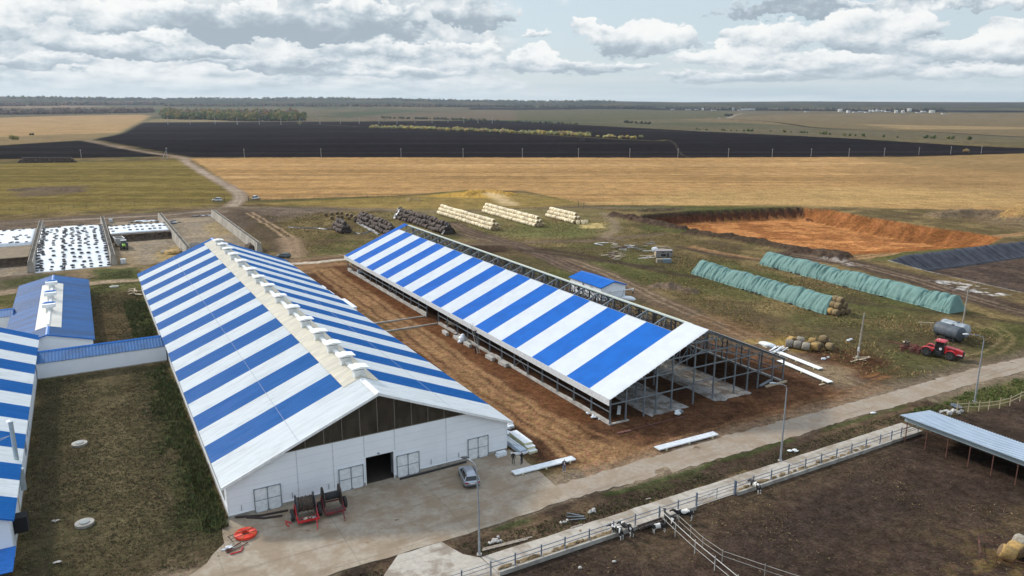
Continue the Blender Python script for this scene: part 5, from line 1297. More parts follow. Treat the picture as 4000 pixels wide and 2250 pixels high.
# pond liner on the far bank
top = [(3477, 1018), (3560, 1007), (3700, 990), (3850, 970), (4000, 953), (4200, 930)]; q = [np.array(at(*p)) for p in top]; c0 = np.array(at(3950, 1060)); mb = MB(); vs = []; ns = 9
rng = random.Random(4)
qq = [np.array(p) for p in curve([tuple(p) for p in q], 34)]
rdg = [rng.uniform(-.22, .22) for _ in qq]
for ii, p in enumerate(qq):
    dr = np.array([.5, -.86]); 
    for k in range(ns):
        t = k / (ns - 1); fr_ = min(1, ii / 25); w = p - dr * 1.2 + dr * t * 8.5; z = (-.1 if k == 0 else (.3 + 1.2 * fr_) * (1 - t) - 2.75 * t) + (rdg[ii] * (.35 + math.sin(math.pi * t)) if k else 0) + rng.uniform(-.04, .04); vs.append((w[0], w[1], max(z, gz(*w) + .05) if k else z))
mb.add(vs, [(i * ns + k, i * ns + k + 1, (i + 1) * ns + k + 1, (i + 1) * ns + k) for i in range(len(qq) - 1) for k in range(ns - 1)])
o = mb.build('pond_liner', LINER, None, True); o.modifiers.new('thickness', 'SOLIDIFY').thickness = .04; tag(o, 'black plastic liner sheet on the bank of the dry pond', 'pond liner')

# ------------------------------------------------------------------ fences, gates, poles, lamps
def feed_fence():
    o = site('feed_fence', 'blue-grey steel fence of posts and two rails along the feed alley', 'fence', 0, -23.3)
    xs = [20.1, 22.8, 25.8, 28.6, 31.6, 34.7, 37.6, 40.9, 43.6]; xs2 = [52.4, 55.2, 58.2, 61.2, 64.2, 67.1, 70.0, 72.9, 75.8, 78.7, 81.1, 83.2, 87]
    BG = mat('blue_grey_paint', (.15, .185, .24), .5, (.11, .135, .17), 3); pm = MB().bx(-.055, .055, -.055, .055, -.1, 1.75).mesh('post', BG)
    for x in xs + xs2: put('post', pm, o, (x, 0, 0))
    t = MB()
    for z in (1.05, 1.5):
        t.tube([(20.1, 0, z), (46.3, 0, z)], .042, 6); t.tube([(52.4, 0, z), (87, 0, z)], .042, 6)
    t.build('rail', BG, o)
    t = MB().bx(20.9, 46, -.35, -.12, -.2, .45); t.bx(52.4, 87, -.35, -.12, -.2, .45); t.build('trough_wall', CONC, o)
    o = site('feed_fence', 'steel fence rails continuing to the bottom edge beside the slab', 'fence', 0, -23.3)
    for x in (2, 5, 8, 11, 14, 17): put('post', pm, o, (x, 0, 0))
    t = MB()
    for z in (.6, 1.1, 1.5): t.tube([(2, 0, z), (20.0, 0, z)], .03, 6)
    t.build('rail', BG, o)
    g = site('farm_gate', 'blue-grey steel gate with a diagonal brace in the feed alley fence', 'gate', 46.3, -23.3)
    for x in (0, 5.9): put('gate_post', MB().bx(-.08, .08, -.08, .08, -.1, 1.9).mesh('gate_post', BG), g, (x, 0, 0))
    t = MB()
    for z in (.35, .8, 1.2, 1.6): t.tube([(.1, 0, z), (5.8, 0, z)], .03, 6)
    t.tube([(.1, 0, .35), (3.1, 0, 1.6)], .025, 6); t.tube([(3.1, 0, .3), (3.1, 0, 1.6)], .04, 6); t.build('gate_bar', BG, g)
    # hay in the trough
    m = MB(); rng = random.Random(2)
    for k in range(150):
        x = rng.choice((rng.uniform(21.5, 36), rng.uniform(53, 77))); m.blob((x, rng.uniform(.05, .75), .16), (rng.uniform(.2, .7), rng.uniform(.12, .3), rng.uniform(.05, .16)), k, 1, .4)
    tag(m.build('strewn_hay', mat('strewn_hay', (.21, .145, .07), .95, (.12, .085, .045), 3), None, False, (*S(0, -23.3), .06), TH), 'fodder strewn along the foot of the feed fence', None, None, 'stuff')
feed_fence()
PALEW = mat('pale_rail', (.52, .50, .46), .7, (.40, .38, .35), 3)
o = site('pen_fence', 'pale pipe fence crossing the pen from the feed alley to the bottom edge', 'fence', 0, 0)
pm = MB().tube([(0, 0, -.1), (0, 0, 1.55)], .045, 8).mesh('post', PALEW)
for x, y in ((40.95, -23.4), (40.3, -26.6), (39.95, -29.95), (39.6, -33.1), (39.3, -36.4)): put('post', pm, o, (x, y, 0))
t = MB()
for z, r_ in ((1.3, .04), (.6, .026)): t.tube([(40.95, -23.4, z), (39.95, -29.95, z), (39.0, -40, z)], r_, 6)
t.build('rail', PALEW, o)
o = site('pen_fence', 'thinner pole fence beside the pale one, bending right across the pen', 'fence', 0, 0)
TH_ = mat('thin_rail', (.34, .32, .28), .8)
pm = MB().tube([(0, 0, -.1), (0, 0, 1.35)], .035, 8).mesh('post', TH_)
for x, y in ((42.0, -25.2), (41.7, -27.4), (41.3, -29.6), (41.3, -32.4), (43.1, -36.2), (45, -40)): put('post', pm, o, (x, y, 0))
t = MB()
for z in (1.2, .65): t.tube([(42.0, -25.2, z), (41.3, -29.6, z), (41.3, -32.4, z), (43.1, -36.2, z), (45, -40, z)], .03, 6)
t.build('rail', TH_, o)
o = thing('timber_fence', 'pale timber fence with two rails beyond the cattle shelter', 'fence', (0, 0, 0))
wp = [(65.9, 105.0), (67.7, 105.2), (69.4, 105.4), (71.1, 105.8), (73.1, 106.4), (75.3, 107.4), (78.0, 109.2), (81, 111.4), (84.5, 114)]
pm = MB().tube([(0, 0, -.1), (0, 0, 1.7)], [.07, .05], 7).mesh('post', WOODL)
for x, y in wp: put('post', pm, o, (x, y, gz(x, y)))
t = MB()
for z in (.75, 1.3): t.tube([(x, y, gz(x, y) + z + .06 * math.sin(x * 3)) for x, y in wp], .045, 6)
t.build('rail', WOODL, o)
def wire_fence(name, label, pts, n):
    o = thing(name, label, 'fence', (0, 0, 0)); pm = MB().tube([(0, 0, -.1), (0, 0, 2.0)], .06, 6).mesh('post', mat('weathered_post', (.13, .11, .09), .9))
    L = [0]
    for a, b in zip(pts[:-1], pts[1:]): L.append(L[-1] + math.hypot(b[0] - a[0], b[1] - a[1]))
    P = [(float(np.interp(L[-1] * i / n, L, [p[0] for p in pts])), float(np.interp(L[-1] * i / n, L, [p[1] for p in pts]))) for i in range(n + 1)]
    for x, y in P: put('post', pm, o, (x, y, gz(x, y)))
    t = MB()
    for z in (.5, 1.0, 1.5, 1.9): t.tube([(x, y, gz(x, y) + z) for x, y in P], .018, 4)
    t.build('wire', mat('dull_wire', (.14, .13, .12), .7), o); return o
wire_fence('wire_fence', 'dark wire fence left of the farm gate, with thin posts along the olive field', [(-252, 310), (-220, 324), (-193, 337), (-162, 351), (-137, 361)], 26)
wire_fence('wire_fence', 'wire fence right of the farm gate, running along the golden field', [(-127, 366), (-101, 372), (-84, 375), (-54, 378), (-30, 380), (-16, 377)], 22)
g = thing('farm_gate', 'open dark metal gate leaf by the white estate car on the field track', 'gate', (-137, 361, 0), R(200))
MB().tube([(0, 0, 0), (0, 0, 2.6)], .10, 8).build('gate_post', DARK, g); t = MB()
for z in (.3, .8, 1.3, 1.8): t.tube([(0, 0, z), (4.6, 0, z)], .04, 6)
t.build('gate_bar', FRAME, g)
tag(MB().tube([(0, 0, 0), (0, 0, 2.6)], .12, 8).build('gate_post', DARK, None, False, (-127.3, 366, 0)), 'dark gate post beside the white van on the field track', 'gate post')
for i, (x, y) in enumerate(((30, 341), (32, 337))): tag(MB().tube([(0, 0, -.2), (0, 0, 3.0)], .12, 8).build('fence_post', mat('weathered_post', (0, 0, 0)), None, False, (x, y, gz(x, y))), 'lone dark fence post beyond the shortest pale stack, the %s one' % ('farther' if i == 0 else 'nearer'), 'post', 'lone posts at the field edge')
# lamp posts
LAMPP = mat('lamp_post_paint', (.34, .37, .40), .45, (.27, .29, .31), 1.0, metal=.3)
def lamp(x, y, h, arm, label, headc, lean=0.0):
    o = thing('street_lamp', label, 'street lamp', (x, y, gz(x, y)))
    MB().tube([(0, 0, -.1), (0, 0, h * .5), (lean, 0, h)], [.13, .10, .07], 10).build('pole', LAMPP, o)
    a = np.array(arm[:2]); L = np.linalg.norm(a); u = a / L; ht = arm[2]
    MB().tube([(lean, 0, h - .05), (lean + u[0] * .12, u[1] * .12, h + ht * .55), (lean + a[0] * .45, a[1] * .45, h + ht * .9), (lean + a[0], a[1], h + ht)], .045, 8).build('lamp_arm', LAMPP, o)
    hd = MB(); p = (lean + a[0] * 1.25, a[1] * 1.25, h + ht + .02); hd.blob(p, (.5, .2, .12), 1, 2, .0); hd.build('lamp_head', headc, o, True)
    MB().bx(-.25, .25, -.25, .25, -.1, .12).build('base', CONC, o)
WHL = mat('white_lamp_head', (.78, .80, .82), .4); DKL = mat('dark_lamp_head', (.06, .065, .07), .4)
lamp(-3.3, 68.2, 9.4, (-1.0, .9, .75), 'grey street lamp in front of the silver car, with a dark head', DKL, -.15)
lamp(34.3, 89.1, 9.9, (-1.3, .3, .5), 'grey street lamp beside the road in front of the open steel frame', LAMPP)
lamp(71.0, 109.1, 9.9, (-2.1, .3, .8), 'grey street lamp with a white head near the red tractor', WHL)
def wood_pole(x, y, h, label, lean):
    o = thing('wooden_pole', label, 'pole', (x, y, gz(x, y))); MB().tube([(0, 0, -.2), (lean[0] * .5, lean[1] * .5, h * .5), (*lean, h)], [.17, .15, .12], 9).build('pole', mat('grey_pole_wood', (.36, .32, .27), .85, (.25, .22, .18), 2, stretch=(1, 1, .2)), o); return o
p1 = wood_pole(62.2, 129.8, 8.4, 'bare wooden pole leaning right, with planks lying at its foot', (.35, .0)); MB().bx(-.2, .05, -.28, -.1, 1.4, 2.1).build('meter_box', WHL, p1); MB().bx(-.25, .3, -.3, .3, -.1, .35).build('footing', CONC, p1)
wood_pole(94.4, 152.7, 7.6, 'bare wooden pole standing behind the two grey tanks', (.2, 0))
# poles along the ploughed field
PPM = mat('concrete_pole', (.44, .41, .38), .85)
def power_pole(name, x, y, h, label, group, wide=1.6, r_=.22):
    o = thing(name, label, 'utility pole', (x, y, float(terrain(x, y))), math.atan2(y, x) - R(90) + R(10), group)
    MB().tube([(0, 0, -.3), (0, 0, h)], [r_, r_ * .75], 7).build('pole', PPM, o); MB().bx(-wide / 2, wide / 2, -.09, .09, h - 1.0, h - .8).build('crossarm', PPM, o); return o
xs = [205, 615, 808, 1009, 1165, 1314, 1455, 1584, 1705, 1832, 1942, 2040, 2135, 2224, 2311, 2391, 2468]
yb = [400, 397, 396, 396, 396, 396, 396, 396, 396, 396, 395, 394, 394, 392, 390, 388, 386]
for i, (a, b) in enumerate(zip(xs, yb)):
    x, y = at(a * 1.5528, b * 1.5528); power_pole('utility_pole', x, y, 8.3 if i < 10 else 7.6, 'pale concrete pole along the near edge of the black field, %s from the left' % ORD[i], 'poles along the near edge of the black field', 1.2, .19)
x, y = at(421 * 1.5528, 400 * 1.5528); o = power_pole('transformer_pole', x, y, 10, 'pole with a transformer and slanting strut beside the field track', None, 2.4, .3)
MB().tube([(0, .2, 8.0), (-4.2, .2, 0)], .2, 7).build('strut', PPM, o); MB().bx(-.8, .8, -.9, .5, 7.2, 8.6).build('transformer', TANK, o)
fx = [(656, 485), (743, 485), (840, 485), (927, 487), (1013, 487), (1098, 487), (1172, 488), (1250, 485), (1330, 484), (1403, 484), (1480, 484), (1551, 483), (1620, 482), (1688, 482), (1750, 481), (1812, 481), (1867, 482), (1923, 483)]
for i, (a, b) in enumerate(fx):
    x, y = at(a, b); power_pole('pylon', x, y, 17, 'small far pole beyond the black field, %s from the left' % ORD[i], 'far poles beyond the black field', 3.5, .7)
# ------------------------------------------------------------------ people and cattle (skinned bodies)
def skin_body(name, J, mats, sub=1):
    """J: name -> (pos, radius or (rx, ry), parent, material index); one continuous skinned mesh"""
    names = list(J); me = bpy.data.meshes.new(name)
    me.from_pydata([J[n][0] for n in names], [(names.index(J[n][2]), i) for i, n in enumerate(names) if J[n][2]], [])
    o = bpy.data.objects.new(name, me); COL.objects.link(o)
    sk = o.modifiers.new('skin', 'SKIN'); sk.use_smooth_shade = True; sk.branch_smoothing = .3
    for i, n in enumerate(names):
        r = J[n][1]; me.skin_vertices[0].data[i].radius = r if isinstance(r, tuple) else (r, r); me.skin_vertices[0].data[i].use_root = (i == 0)
    sb = o.modifiers.new('sub', 'SUBSURF'); sb.levels = sub; sb.render_levels = sub
    dg = bpy.context.evaluated_depsgraph_get(); m2 = bpy.data.meshes.new_from_object(o.evaluated_get(dg))
    bpy.data.objects.remove(o, do_unlink=True); m2.name = name
    m2.materials.clear()
    for m in mats: m2.materials.append(m)
    P = np.array([J[n][0] for n in names]); mi = [J[n][3] for n in names]
    for p in m2.polygons:
        p.material_index = mi[int(np.argmin(((P - np.array(p.center)) ** 2).sum(1)))]; p.use_smooth = True
    return m2
def figure(armL, armR, jacket, trousers, hairc, legs=None, shoes=BLACK, skin=None, lean=0.0, head=(0, 0)):
    """standing figure facing +y, about 1.77 m; arms given as (elbow, wrist) points for each side"""
    skin = skin or mat('skin', (.45, .27, .19), .6); J = {}
    def a(n, p, r, par, m): J[n] = (p, r, par, m)
    L = lean
    a('pelvis', (0, 0, .96), (.155, .115), None, 1); a('waist', (0, L * .3, 1.10), (.15, .11), 'pelvis', 0); a('chest', (0, L * .7, 1.30), (.175, .125), 'waist', 0); a('collar', (0, L, 1.46), (.09, .08), 'chest', 0)
    a('neck', (0, L + .01, 1.53), .055, 'collar', 2); a('jaw', (head[0] * .5, L + .035, 1.60), (.068, .075), 'neck', 2); a('head', (head[0] * .6, L + .025, 1.69), (.078, .095), 'jaw', 2); a('crown', (head[0] * .6, L + .01, 1.755), (.06, .075), 'head', 3); a('nape', (0, L - .045, 1.68), .05, 'head', 3); a('nose', (head[0], L + .125, 1.655), .014, 'head', 2)
    for s, (el, wr), n in ((-1, armL, 'l'), (1, armR, 'r')):
        a('shoulder' + n, (s * .19, L * .9, 1.43), .068, 'collar', 0); a('elbow' + n, el, .052, 'shoulder' + n, 0); a('cuff' + n, tuple(np.array(el) * .15 + np.array(wr) * .85), .042, 'elbow' + n, 0); a('wrist' + n, wr, .03, 'cuff' + n, 2)
        d = np.array(wr) - np.array(el); d = d / np.linalg.norm(d); sd_ = np.cross(d, (0, 0, 1.0)) if abs(d[2]) < .9 else np.array((0, 1.0, 0)); sd_ = sd_ / np.linalg.norm(sd_)
        a('palm' + n, tuple(np.array(wr) + d * .06), (.032, .02), 'wrist' + n, 2)
        for k, (off, ln) in enumerate(((-.026, .07), (-.009, .085), (.009, .08), (.026, .062))):
            k1 = np.array(wr) + d * .10 + sd_ * off; a(f'knuckle{k}{n}', tuple(k1), .010, 'palm' + n, 2); a(f'finger{k}{n}', tuple(k1 + d * ln * .8 + np.array((0, .02, -.01))), .008, f'knuckle{k}{n}', 2)
        t1 = np.array(wr) + d * .045 + sd_ * -.05; a('thumb' + n, tuple(t1), .011, 'palm' + n, 2); a('thumbtip' + n, tuple(t1 + d * .05), .008, 'thumb' + n, 2)
    legs = legs or (((-.11, .02, .50), (-.12, -.01, .09)), ((.11, .02, .50), (.12, -.01, .09)))
    for s, (kn, an), n in ((-1, legs[0], 'l'), (1, legs[1], 'r')):
        a('hip' + n, (s * .095, 0, .88), .10, 'pelvis', 1); a('knee' + n, kn, .068, 'hip' + n, 1); a('shin' + n, tuple(np.array(kn) * .5 + np.array(an) * .5), .062, 'knee' + n, 1); a('ankle' + n, an, .048, 'shin' + n, 1); a('toe' + n, (an[0] * 1.1, an[1] + .17, max(an[2] - .05, .035)), .042, 'ankle' + n, 4)
    return skin_body('person', J, [jacket, trousers, skin, hairc, shoes], 1)
def cloth(n, c): return mat(n, c, .9, tuple(k * .7 for k in c), 6, bump=.3)
GREYH = cloth('grey_hair', (.30, .29, .28)); BRNH = cloth('brown_hair', (.05, .035, .025)); BLKJ = cloth('black_jacket', (.016, .016, .019)); NAVY = cloth('navy_overall', (.018, .024, .045)); JEANS = cloth('blue_jeans', (.13, .19, .29)); DKJ = cloth('dark_jeans', (.03, .035, .05)); KHAKI = cloth('grey_green_trousers', (.10, .095, .075)); WSH = mat('white_shoes', (.6, .6, .6), .6)
DOWN = (((-.25, -.02, 1.17), (-.24, .08, .93)), ((.25, -.02, 1.17), (.24, .08, .93)))
def person(mesh, x, y, ang, label, z=None):
    o = bpy.data.objects.new('person', mesh); COL.objects.link(o); o.location = (x, y, gz(x, y) if z is None else z); o.rotation_euler = (0, 0, R(ang - 90)); return tag(o, label, 'person')
def set_faces(o): pass
person(figure(*DOWN, BLKJ, KHAKI, GREYH), .16, 88.0, 75, 'grey-haired person in black jacket and grey-green trousers, back turned, by the gable', .07)
person(figure(((-.24, .03, 1.18), (-.10, .20, 1.10)), ((.27, .06, 1.2), (.22, .30, 1.28)), BLKJ, DKJ, BRNH), 1.23, 88.05, 140, 'person all in black beside the grass edge, turned towards the stacked panels', .07)
person(figure(((-.25, .02, 1.19), (-.07, .24, 1.17)), ((.25, .02, 1.19), (.07, .24, 1.17)), BLKJ, JEANS, cloth('thin_hair', (.22, .16, .12)), shoes=WSH), 6.46, 86.1, -85, 'person in black jacket and blue jeans standing before the long white panel, hands together')
MB_SH = MB().bx(-.045, .045, .128, .14, 1.08, 1.44)
o = bpy.data.objects[[k.name for k in COL.objects if k.name.startswith('person')][-1]]
MB_SH.build('white_shirt', mat('white_shirt', (.7, .7, .72), .8), o)
# two people at the ladder
gxy = np.array([-6.62, 132.5])
person(figure(((-.26, .05, 1.2), (-.2, .30, 1.05)), ((.24, .18, 1.42), (.22, .42, 1.38)), NAVY, cloth('dark_trousers', (.014, .016, .024)), GREYH), -6.72, 132.45, 25, 'person in a dark navy coat holding the foot of the ladder')
lb = np.array([-6.05, 132.5]); bl = S(BX - .62, BY + 42.6)
def ladder():
    top = np.array([bl[0], bl[1], 4.1]); bot = np.array([lb[0], lb[1], .0]); o = thing('ladder', 'long aluminium ladder leaning on the eave of the new shed', 'ladder', (lb[0], lb[1], gz(*lb)))
    d = top - bot; L = np.linalg.norm(d); d /= L; hz_ = np.cross(d, (0, 0, 1)); hz_ /= np.linalg.norm(hz_)
    AL = mat('aluminium', (.42, .41, .38), .5, metal=.4)
    for s in (-1, 1): MB().beam(tuple(hz_ * s * .22), tuple(d * (L + .4) + hz_ * s * .22), .05, .08).build('stile', AL, o)
    t = MB()
    for k in range(1, int(L / .3) + 1): t.beam(tuple(d * k * .3 - hz_ * .22), tuple(d * k * .3 + hz_ * .22), .035)
    t.build('rung', AL, o); return bot, d, hz_
bot, dl, hl = ladder()
pc = bot + dl * 3.1
az_ = math.degrees(math.atan2(dl[1], dl[0]))
person(figure(((-.26, .15, 1.35), (-.16, .42, 1.52)), ((.26, .15, 1.35), (.16, .42, 1.52)), cloth('dark_work_jacket', (.022, .021, .022)), cloth('dark_trousers', (0, 0, 0)), BRNH, lean=.06), pc[0] - dl[0] * .34, pc[1] - dl[1] * .34, az_, 'person in dark work clothes standing high on the ladder at the eave', 2.25)
wx, wy = S(-16.2, 160.2)
person(figure(((-.26, .12, 1.15), (-.2, .32, .95)), ((.26, .16, 1.2), (.16, .38, 1.02)), cloth('dark_work_jacket', (0, 0, 0)), cloth('dark_trousers', (0, 0, 0)), BRNH, (((-.13, .16, .52), (-.14, -.10, .10)), ((.12, -.05, .5), (.13, -.28, .12))), lean=.16), wx, wy - .9, 60, 'person in dark clothes walking along the front edge of the big white sheet')

def cow_mesh(seed, headdz=0.0, headdx=0.0, step=0.0, length=1.0):
    J = {}
    def a(n, p, r, par, m=0): J[n] = (p, r, par, m)
    l = length
    a('belly', (0, -.10, 1.06), (.30, .36), None); a('loin', (0, -.50 * l, 1.14), (.27, .31), 'belly'); a('rump', (0, -.86 * l, 1.18), (.24, .25), 'loin'); a('pin', (0, -1.02 * l, 1.14), (.15, .17), 'rump')
    a('chest', (0, .36 * l, 1.06), (.27, .35), 'belly'); a('withers', (0, .62 * l, 1.14), (.20, .29), 'chest'); a('neck', (headdx * .3, .88 * l, 1.22 + headdz * .35), (.13, .19), 'withers'); a('poll', (headdx * .8, 1.10 * l, 1.36 + headdz), (.10, .13), 'neck'); a('face', (headdx, 1.30 * l, 1.24 + headdz * 1.25), (.085, .10), 'poll'); a('muzzle', (headdx, 1.48 * l, 1.10 + headdz * 1.4), (.07, .07), 'face', 1)
    for s, n in ((-1, 'l'), (1, 'r')):
        a('ear' + n, (headdx * .8 + s * .13, 1.06 * l, 1.40 + headdz), (.03, .035), 'poll'); a('eartip' + n, (headdx * .8 + s * .26, 1.04 * l, 1.39 + headdz), .022, 'ear' + n)
        f = step * s
        a('elbow' + n, (s * .16, .46 * l, .80), (.10, .13), 'chest'); a('fknee' + n, (s * .16, .48 * l + f * .12, .44), .058, 'elbow' + n); a('fcannon' + n, (s * .16, .46 * l + f * .12, .22), .042, 'fknee' + n); a('fhoof' + n, (s * .16, .49 * l + f * .14, .05), .055, 'fcannon' + n, 2)
        a('stifle' + n, (s * .18, -.72 * l, .86), (.13, .18), 'rump'); a('hock' + n, (s * .17, -1.0 * l - f * .12, .52), .062, 'stifle' + n); a('hcannon' + n, (s * .17, -.96 * l - f * .12, .26), .045, 'hock' + n); a('hhoof' + n, (s * .17, -.92 * l - f * .12, .05), .055, 'hcannon' + n, 2)
    a('tailroot', (0, -1.14 * l, 1.16), .035, 'pin'); a('tail', (.02, -1.20 * l, .85), .025, 'tailroot'); a('tuft', (.02, -1.18 * l, .55), .04, 'tail', 1)
    a('udder', (0, -.62 * l, .80), .12, 'loin', 3)
    m = bpy.data.materials.new('pied_hide'); m.use_nodes = True; nt = m.node_tree; b = nt.nodes['Principled BSDF']; g = nt.nodes.new('ShaderNodeTexCoord').outputs['Object']
    v = vmth(nt, 'ADD', g, (seed * 3.1, seed * 1.7, seed * .9)); n = noise(nt, v, 1.35, 1.0, .5, .2); sp = nt.nodes.new('ShaderNodeSeparateXYZ'); nt.links.new(g, sp.inputs[0])
    k = mth(nt, 'ADD', n, sstep(nt, sp.outputs[2], .45, .85, -.22, .0)); k = mth(nt, 'ADD', k, sstep(nt, sp.outputs[1], .7, 1.0, 0, .12))
    nt.links.new(mixc(nt, sstep(nt, k, .425, .445), (.62, .60, .56), (.012, .011, .011)), b.inputs['Base Color']); b.inputs['Roughness'].default_value = .75
    return skin_body('cow', J, [m, mat('dark_muzzle', (.03, .026, .025), .7), mat('hoof', (.10, .09, .08), .7), mat('udder', (.50, .36, .32), .7)], 1)
def cow(mesh, x, y, ang, label, s=.86, z=0.0):
    s *= 1.14
    o = bpy.data.objects.new('cow', mesh); COL.objects.link(o); o.location = (x, y, gz(x, y) + z); o.rotation_euler = (0, 0, R(ang - 90)); o.scale = (s,) * 3; return tag(o, label, 'cow')
cow(cow_mesh(11, -.35, -.2), 10.95, 71.5, 122, 'black and white cow eating at the fence, left one of the close pair', .84)
cow(cow_mesh(2, -.4, .1, .5), 12.0, 72.0, 128, 'black and white cow with a white rump, right one of the pair at the fence', .84)
cow(cow_mesh(3, -.15, .25), 15.4, 72.2, 192, 'young pied cow standing side-on under the crossing rails, beside a wooden trough', .74)
cow(cow_mesh(8, .1, .35, .4), 16.9, 73.7, 118, 'pied cow seen from behind, standing beneath the pale crossing rail', .84)
cow(cow_mesh(6, .05, -.1, .5), 18.6, 74.6, 176, 'pied cow with a dark head standing side-on, right of the crossing fence', .88)
cow(cow_mesh(5, -.45, -.15), 28.5, 81.2, 108, 'pied cow alone by the gate, eating through the feed fence, rump outwards', .86)
tr = site('feed_trough', 'rusty sheet-metal trough on legs beside the feed alley', 'trough', 37.9, -23.95)
MB().extrude([(.05, .30), (.0, .62), (.08, .62), (.12, .38), (.42, .38), (.46, .62), (.54, .62), (.49, .30)], 0, 3.4, 'Y').build('trough_body', mat('rusty_sheet', (.11, .085, .07), .7, (.07, .05, .04), 2), tr); t = MB()
tr.rotation_euler = (0, 0, TH - R(90)); tr.location = (*S(37.6, -23.68), 0.0)
for y in (.2, 1.7, 3.2):
    for x in (.08, .46): t.beam((x, y, .32), (x, y, 0), .05)
t.build('leg', RUST, tr)

# ------------------------------------------------------------------ vehicles
TYRE = mat('tyre_rubber', (.02, .02, .021), .85, (.045, .04, .034), 4)
RIM = mat('alloy_rim', (.45, .46, .48), .35, metal=.6)
def wheel(parent, x, y, r, w, rimc=RIM, name='wheel', hub=.6):
    o = MB().lathe([(r * .55, -w / 2), (r * .9, -w / 2), (r, -w * .36), (r, w * .36), (r * .9, w / 2), (r * .55, w / 2)], (0, 0, 0), 'X', 20).build(name, TYRE, parent, True, (x, y, r))
    MB().lathe([(0, -w * .46), (r * hub, -w * .52), (r * hub, w * .52), (0, w * .46)], (0, 0, 0), 'X', 14).build('rim', rimc, o); return o
def loft(mb, secs, m=0):
    """secs: list of rings (equal point counts)"""
    n = len(secs[0]); vs = [p for s_ in secs for p in s_]
    fs = [(i * n + j, i * n + (j + 1) % n, (i + 1) * n + (j + 1) % n, (i + 1) * n + j) for i in range(len(secs) - 1) for j in range(n)] + [tuple(range(n))[::-1], tuple((len(secs) - 1) * n + j for j in range(n))]
    return mb.add(vs, fs, m)
def ring(y, hw, z0, z1, top=None, k=.12):
    top = hw if top is None else top; zm = (z0 + z1) / 2
    return [(-hw + k, y, z0), (hw - k, y, z0), (hw, y, z0 + k), (hw, y, zm), (top, y, z1 - k * .6), (top - k, y, z1), (-top + k, y, z1), (-top, y, z1 - k * .6), (-hw, y, zm), (-hw, y, z0 + k)]
def car(x, y, ang, label, paint, L=4.7, W_=1.88, H_=1.66, cat='car', box=False, detail=True):
    o = thing('parked_car', label, cat, (x, y, gz(x, y) if detail is not None else 0), R(ang - 90)); hw = W_ / 2; f = L / 2
    b = MB(); loft(b, [ring(-f, hw * .80, .42, .90), ring(-f + .12, hw * .93, .30, 1.02, hw * .9), ring(-f + .6, hw, .26, 1.06, hw * .94), ring(-.2, hw, .25, 1.04, hw * .95), ring(f - 1.35, hw, .26, 1.02, hw * .94), ring(f - .5, hw * .96, .28, .93, hw * .86), ring(f - .08, hw * .86, .34, .80, hw * .78), ring(f, hw * .76, .40, .70)])
    b.build('body', paint, o, True)
    rf_ = -f + .22 if not box else -f + .05; g = MB()
    loft(g, [[(-hw * .86, rf_, 1.0), (hw * .86, rf_, 1.0), (hw * .68, rf_ + .22, H_ - .10), (-hw * .68, rf_ + .22, H_ - .10)], [(-hw * .92, -.3, 1.02), (hw * .92, -.3, 1.02), (hw * .74, -.3, H_ - .03), (-hw * .74, -.3, H_ - .03)], [(-hw * .92, .2, 1.02), (hw * .92, .2, 1.02), (hw * .72, .1, H_ - .05), (-hw * .72, .1, H_ - .05)], [(-hw * .88, f - 1.25, 1.0), (hw * .88, f - 1.25, 1.0), (hw * .66, f - 2.0, H_ - .12), (-hw * .66, f - 2.0, H_ - .12)]])
    g.build('window', GLASS, o)
    r_ = MB(); loft(r_, [[(-hw * .67, rf_ + .06, H_ - .12), (hw * .67, rf_ + .06, H_ - .12), (hw * .62, rf_ + .08, H_ - .06), (-hw * .62, rf_ + .08, H_ - .06)], [(-hw * .75, -.3, H_ - .06), (hw * .75, -.3, H_ - .06), (hw * .66, -.3, H_ + .02), (-hw * .66, -.3, H_ + .02)], [(-hw * .73, .1, H_ - .08), (hw * .73, .1, H_ - .08), (hw * .64, .1, H_), (-hw * .64, .1, H_)], [(-hw * .67, f - 1.98, H_ - .16), (hw * .67, f - 1.98, H_ - .16), (hw * .6, f - 2.05, H_ - .08), (-hw * .6, f - 2.05, H_ - .08)]]); r_.build('roof', paint, o, True)
    p = MB()
    for s in (-1, 1):
        p.beam((s * hw * .93, rf_ + .0, 1.0), (s * hw * .70, rf_ + .2, H_ - .1), .10, .14); p.beam((s * hw * .93, -.15, 1.02), (s * hw * .755, -.15, H_ - .06), .05, .10); p.beam((s * hw * .90, f - 1.25, 1.0), (s * hw * .68, f - 2.0, H_ - .12), .07)
    p.build('pillar', paint, o)
    for s in (-1, 1):
        for yy in (-f + .88, f - .92): wheel(o, s * (hw - .12), yy, .36, .24)
        MB().box((s * (hw + .1), f - 1.6, 1.08), (.18, .12, .14)).build('mirror', paint, o)
        if detail:
            MB().box((s * hw * .72, -f + .03, .86), (.36, .10, .16)).build('tail_light', mat('tail_light', (.35, .01, .012), .25), o); MB().box((s * hw * .62, f - .06, .66), (.34, .10, .14)).build('headlight', mat('headlight', (.7, .72, .75), .15), o)
            MB().beam((s * hw * .62, rf_ + .3, H_ + .02), (s * hw * .62, .15, H_ + .03), .05).build('roof_rail', mat('dark_trim', (.05, .05, .055), .5), o)
    if detail:
        t = MB().bx(-hw * .86, hw * .86, -f - .03, -f + .2, .34, .56); t.build('bumper', mat('dark_trim', (0, 0, 0)), o); MB().bx(-.26, .26, -f - .02, -f + .05, .70, .82).build('number_plate', WHL, o)
    return o
SILVER = mat('silver_paint', (.36, .39, .43), .28, metal=.55, var=.1); WPAINT = mat('white_car_paint', (.72, .73, .73), .35); GPAINT = mat('dark_green_paint', (.05, .075, .075), .35)
c = car(-5.25, 83.85, 105, 'silver estate car with roof rails parked in front of the white gable', SILVER); c.location.z = .07
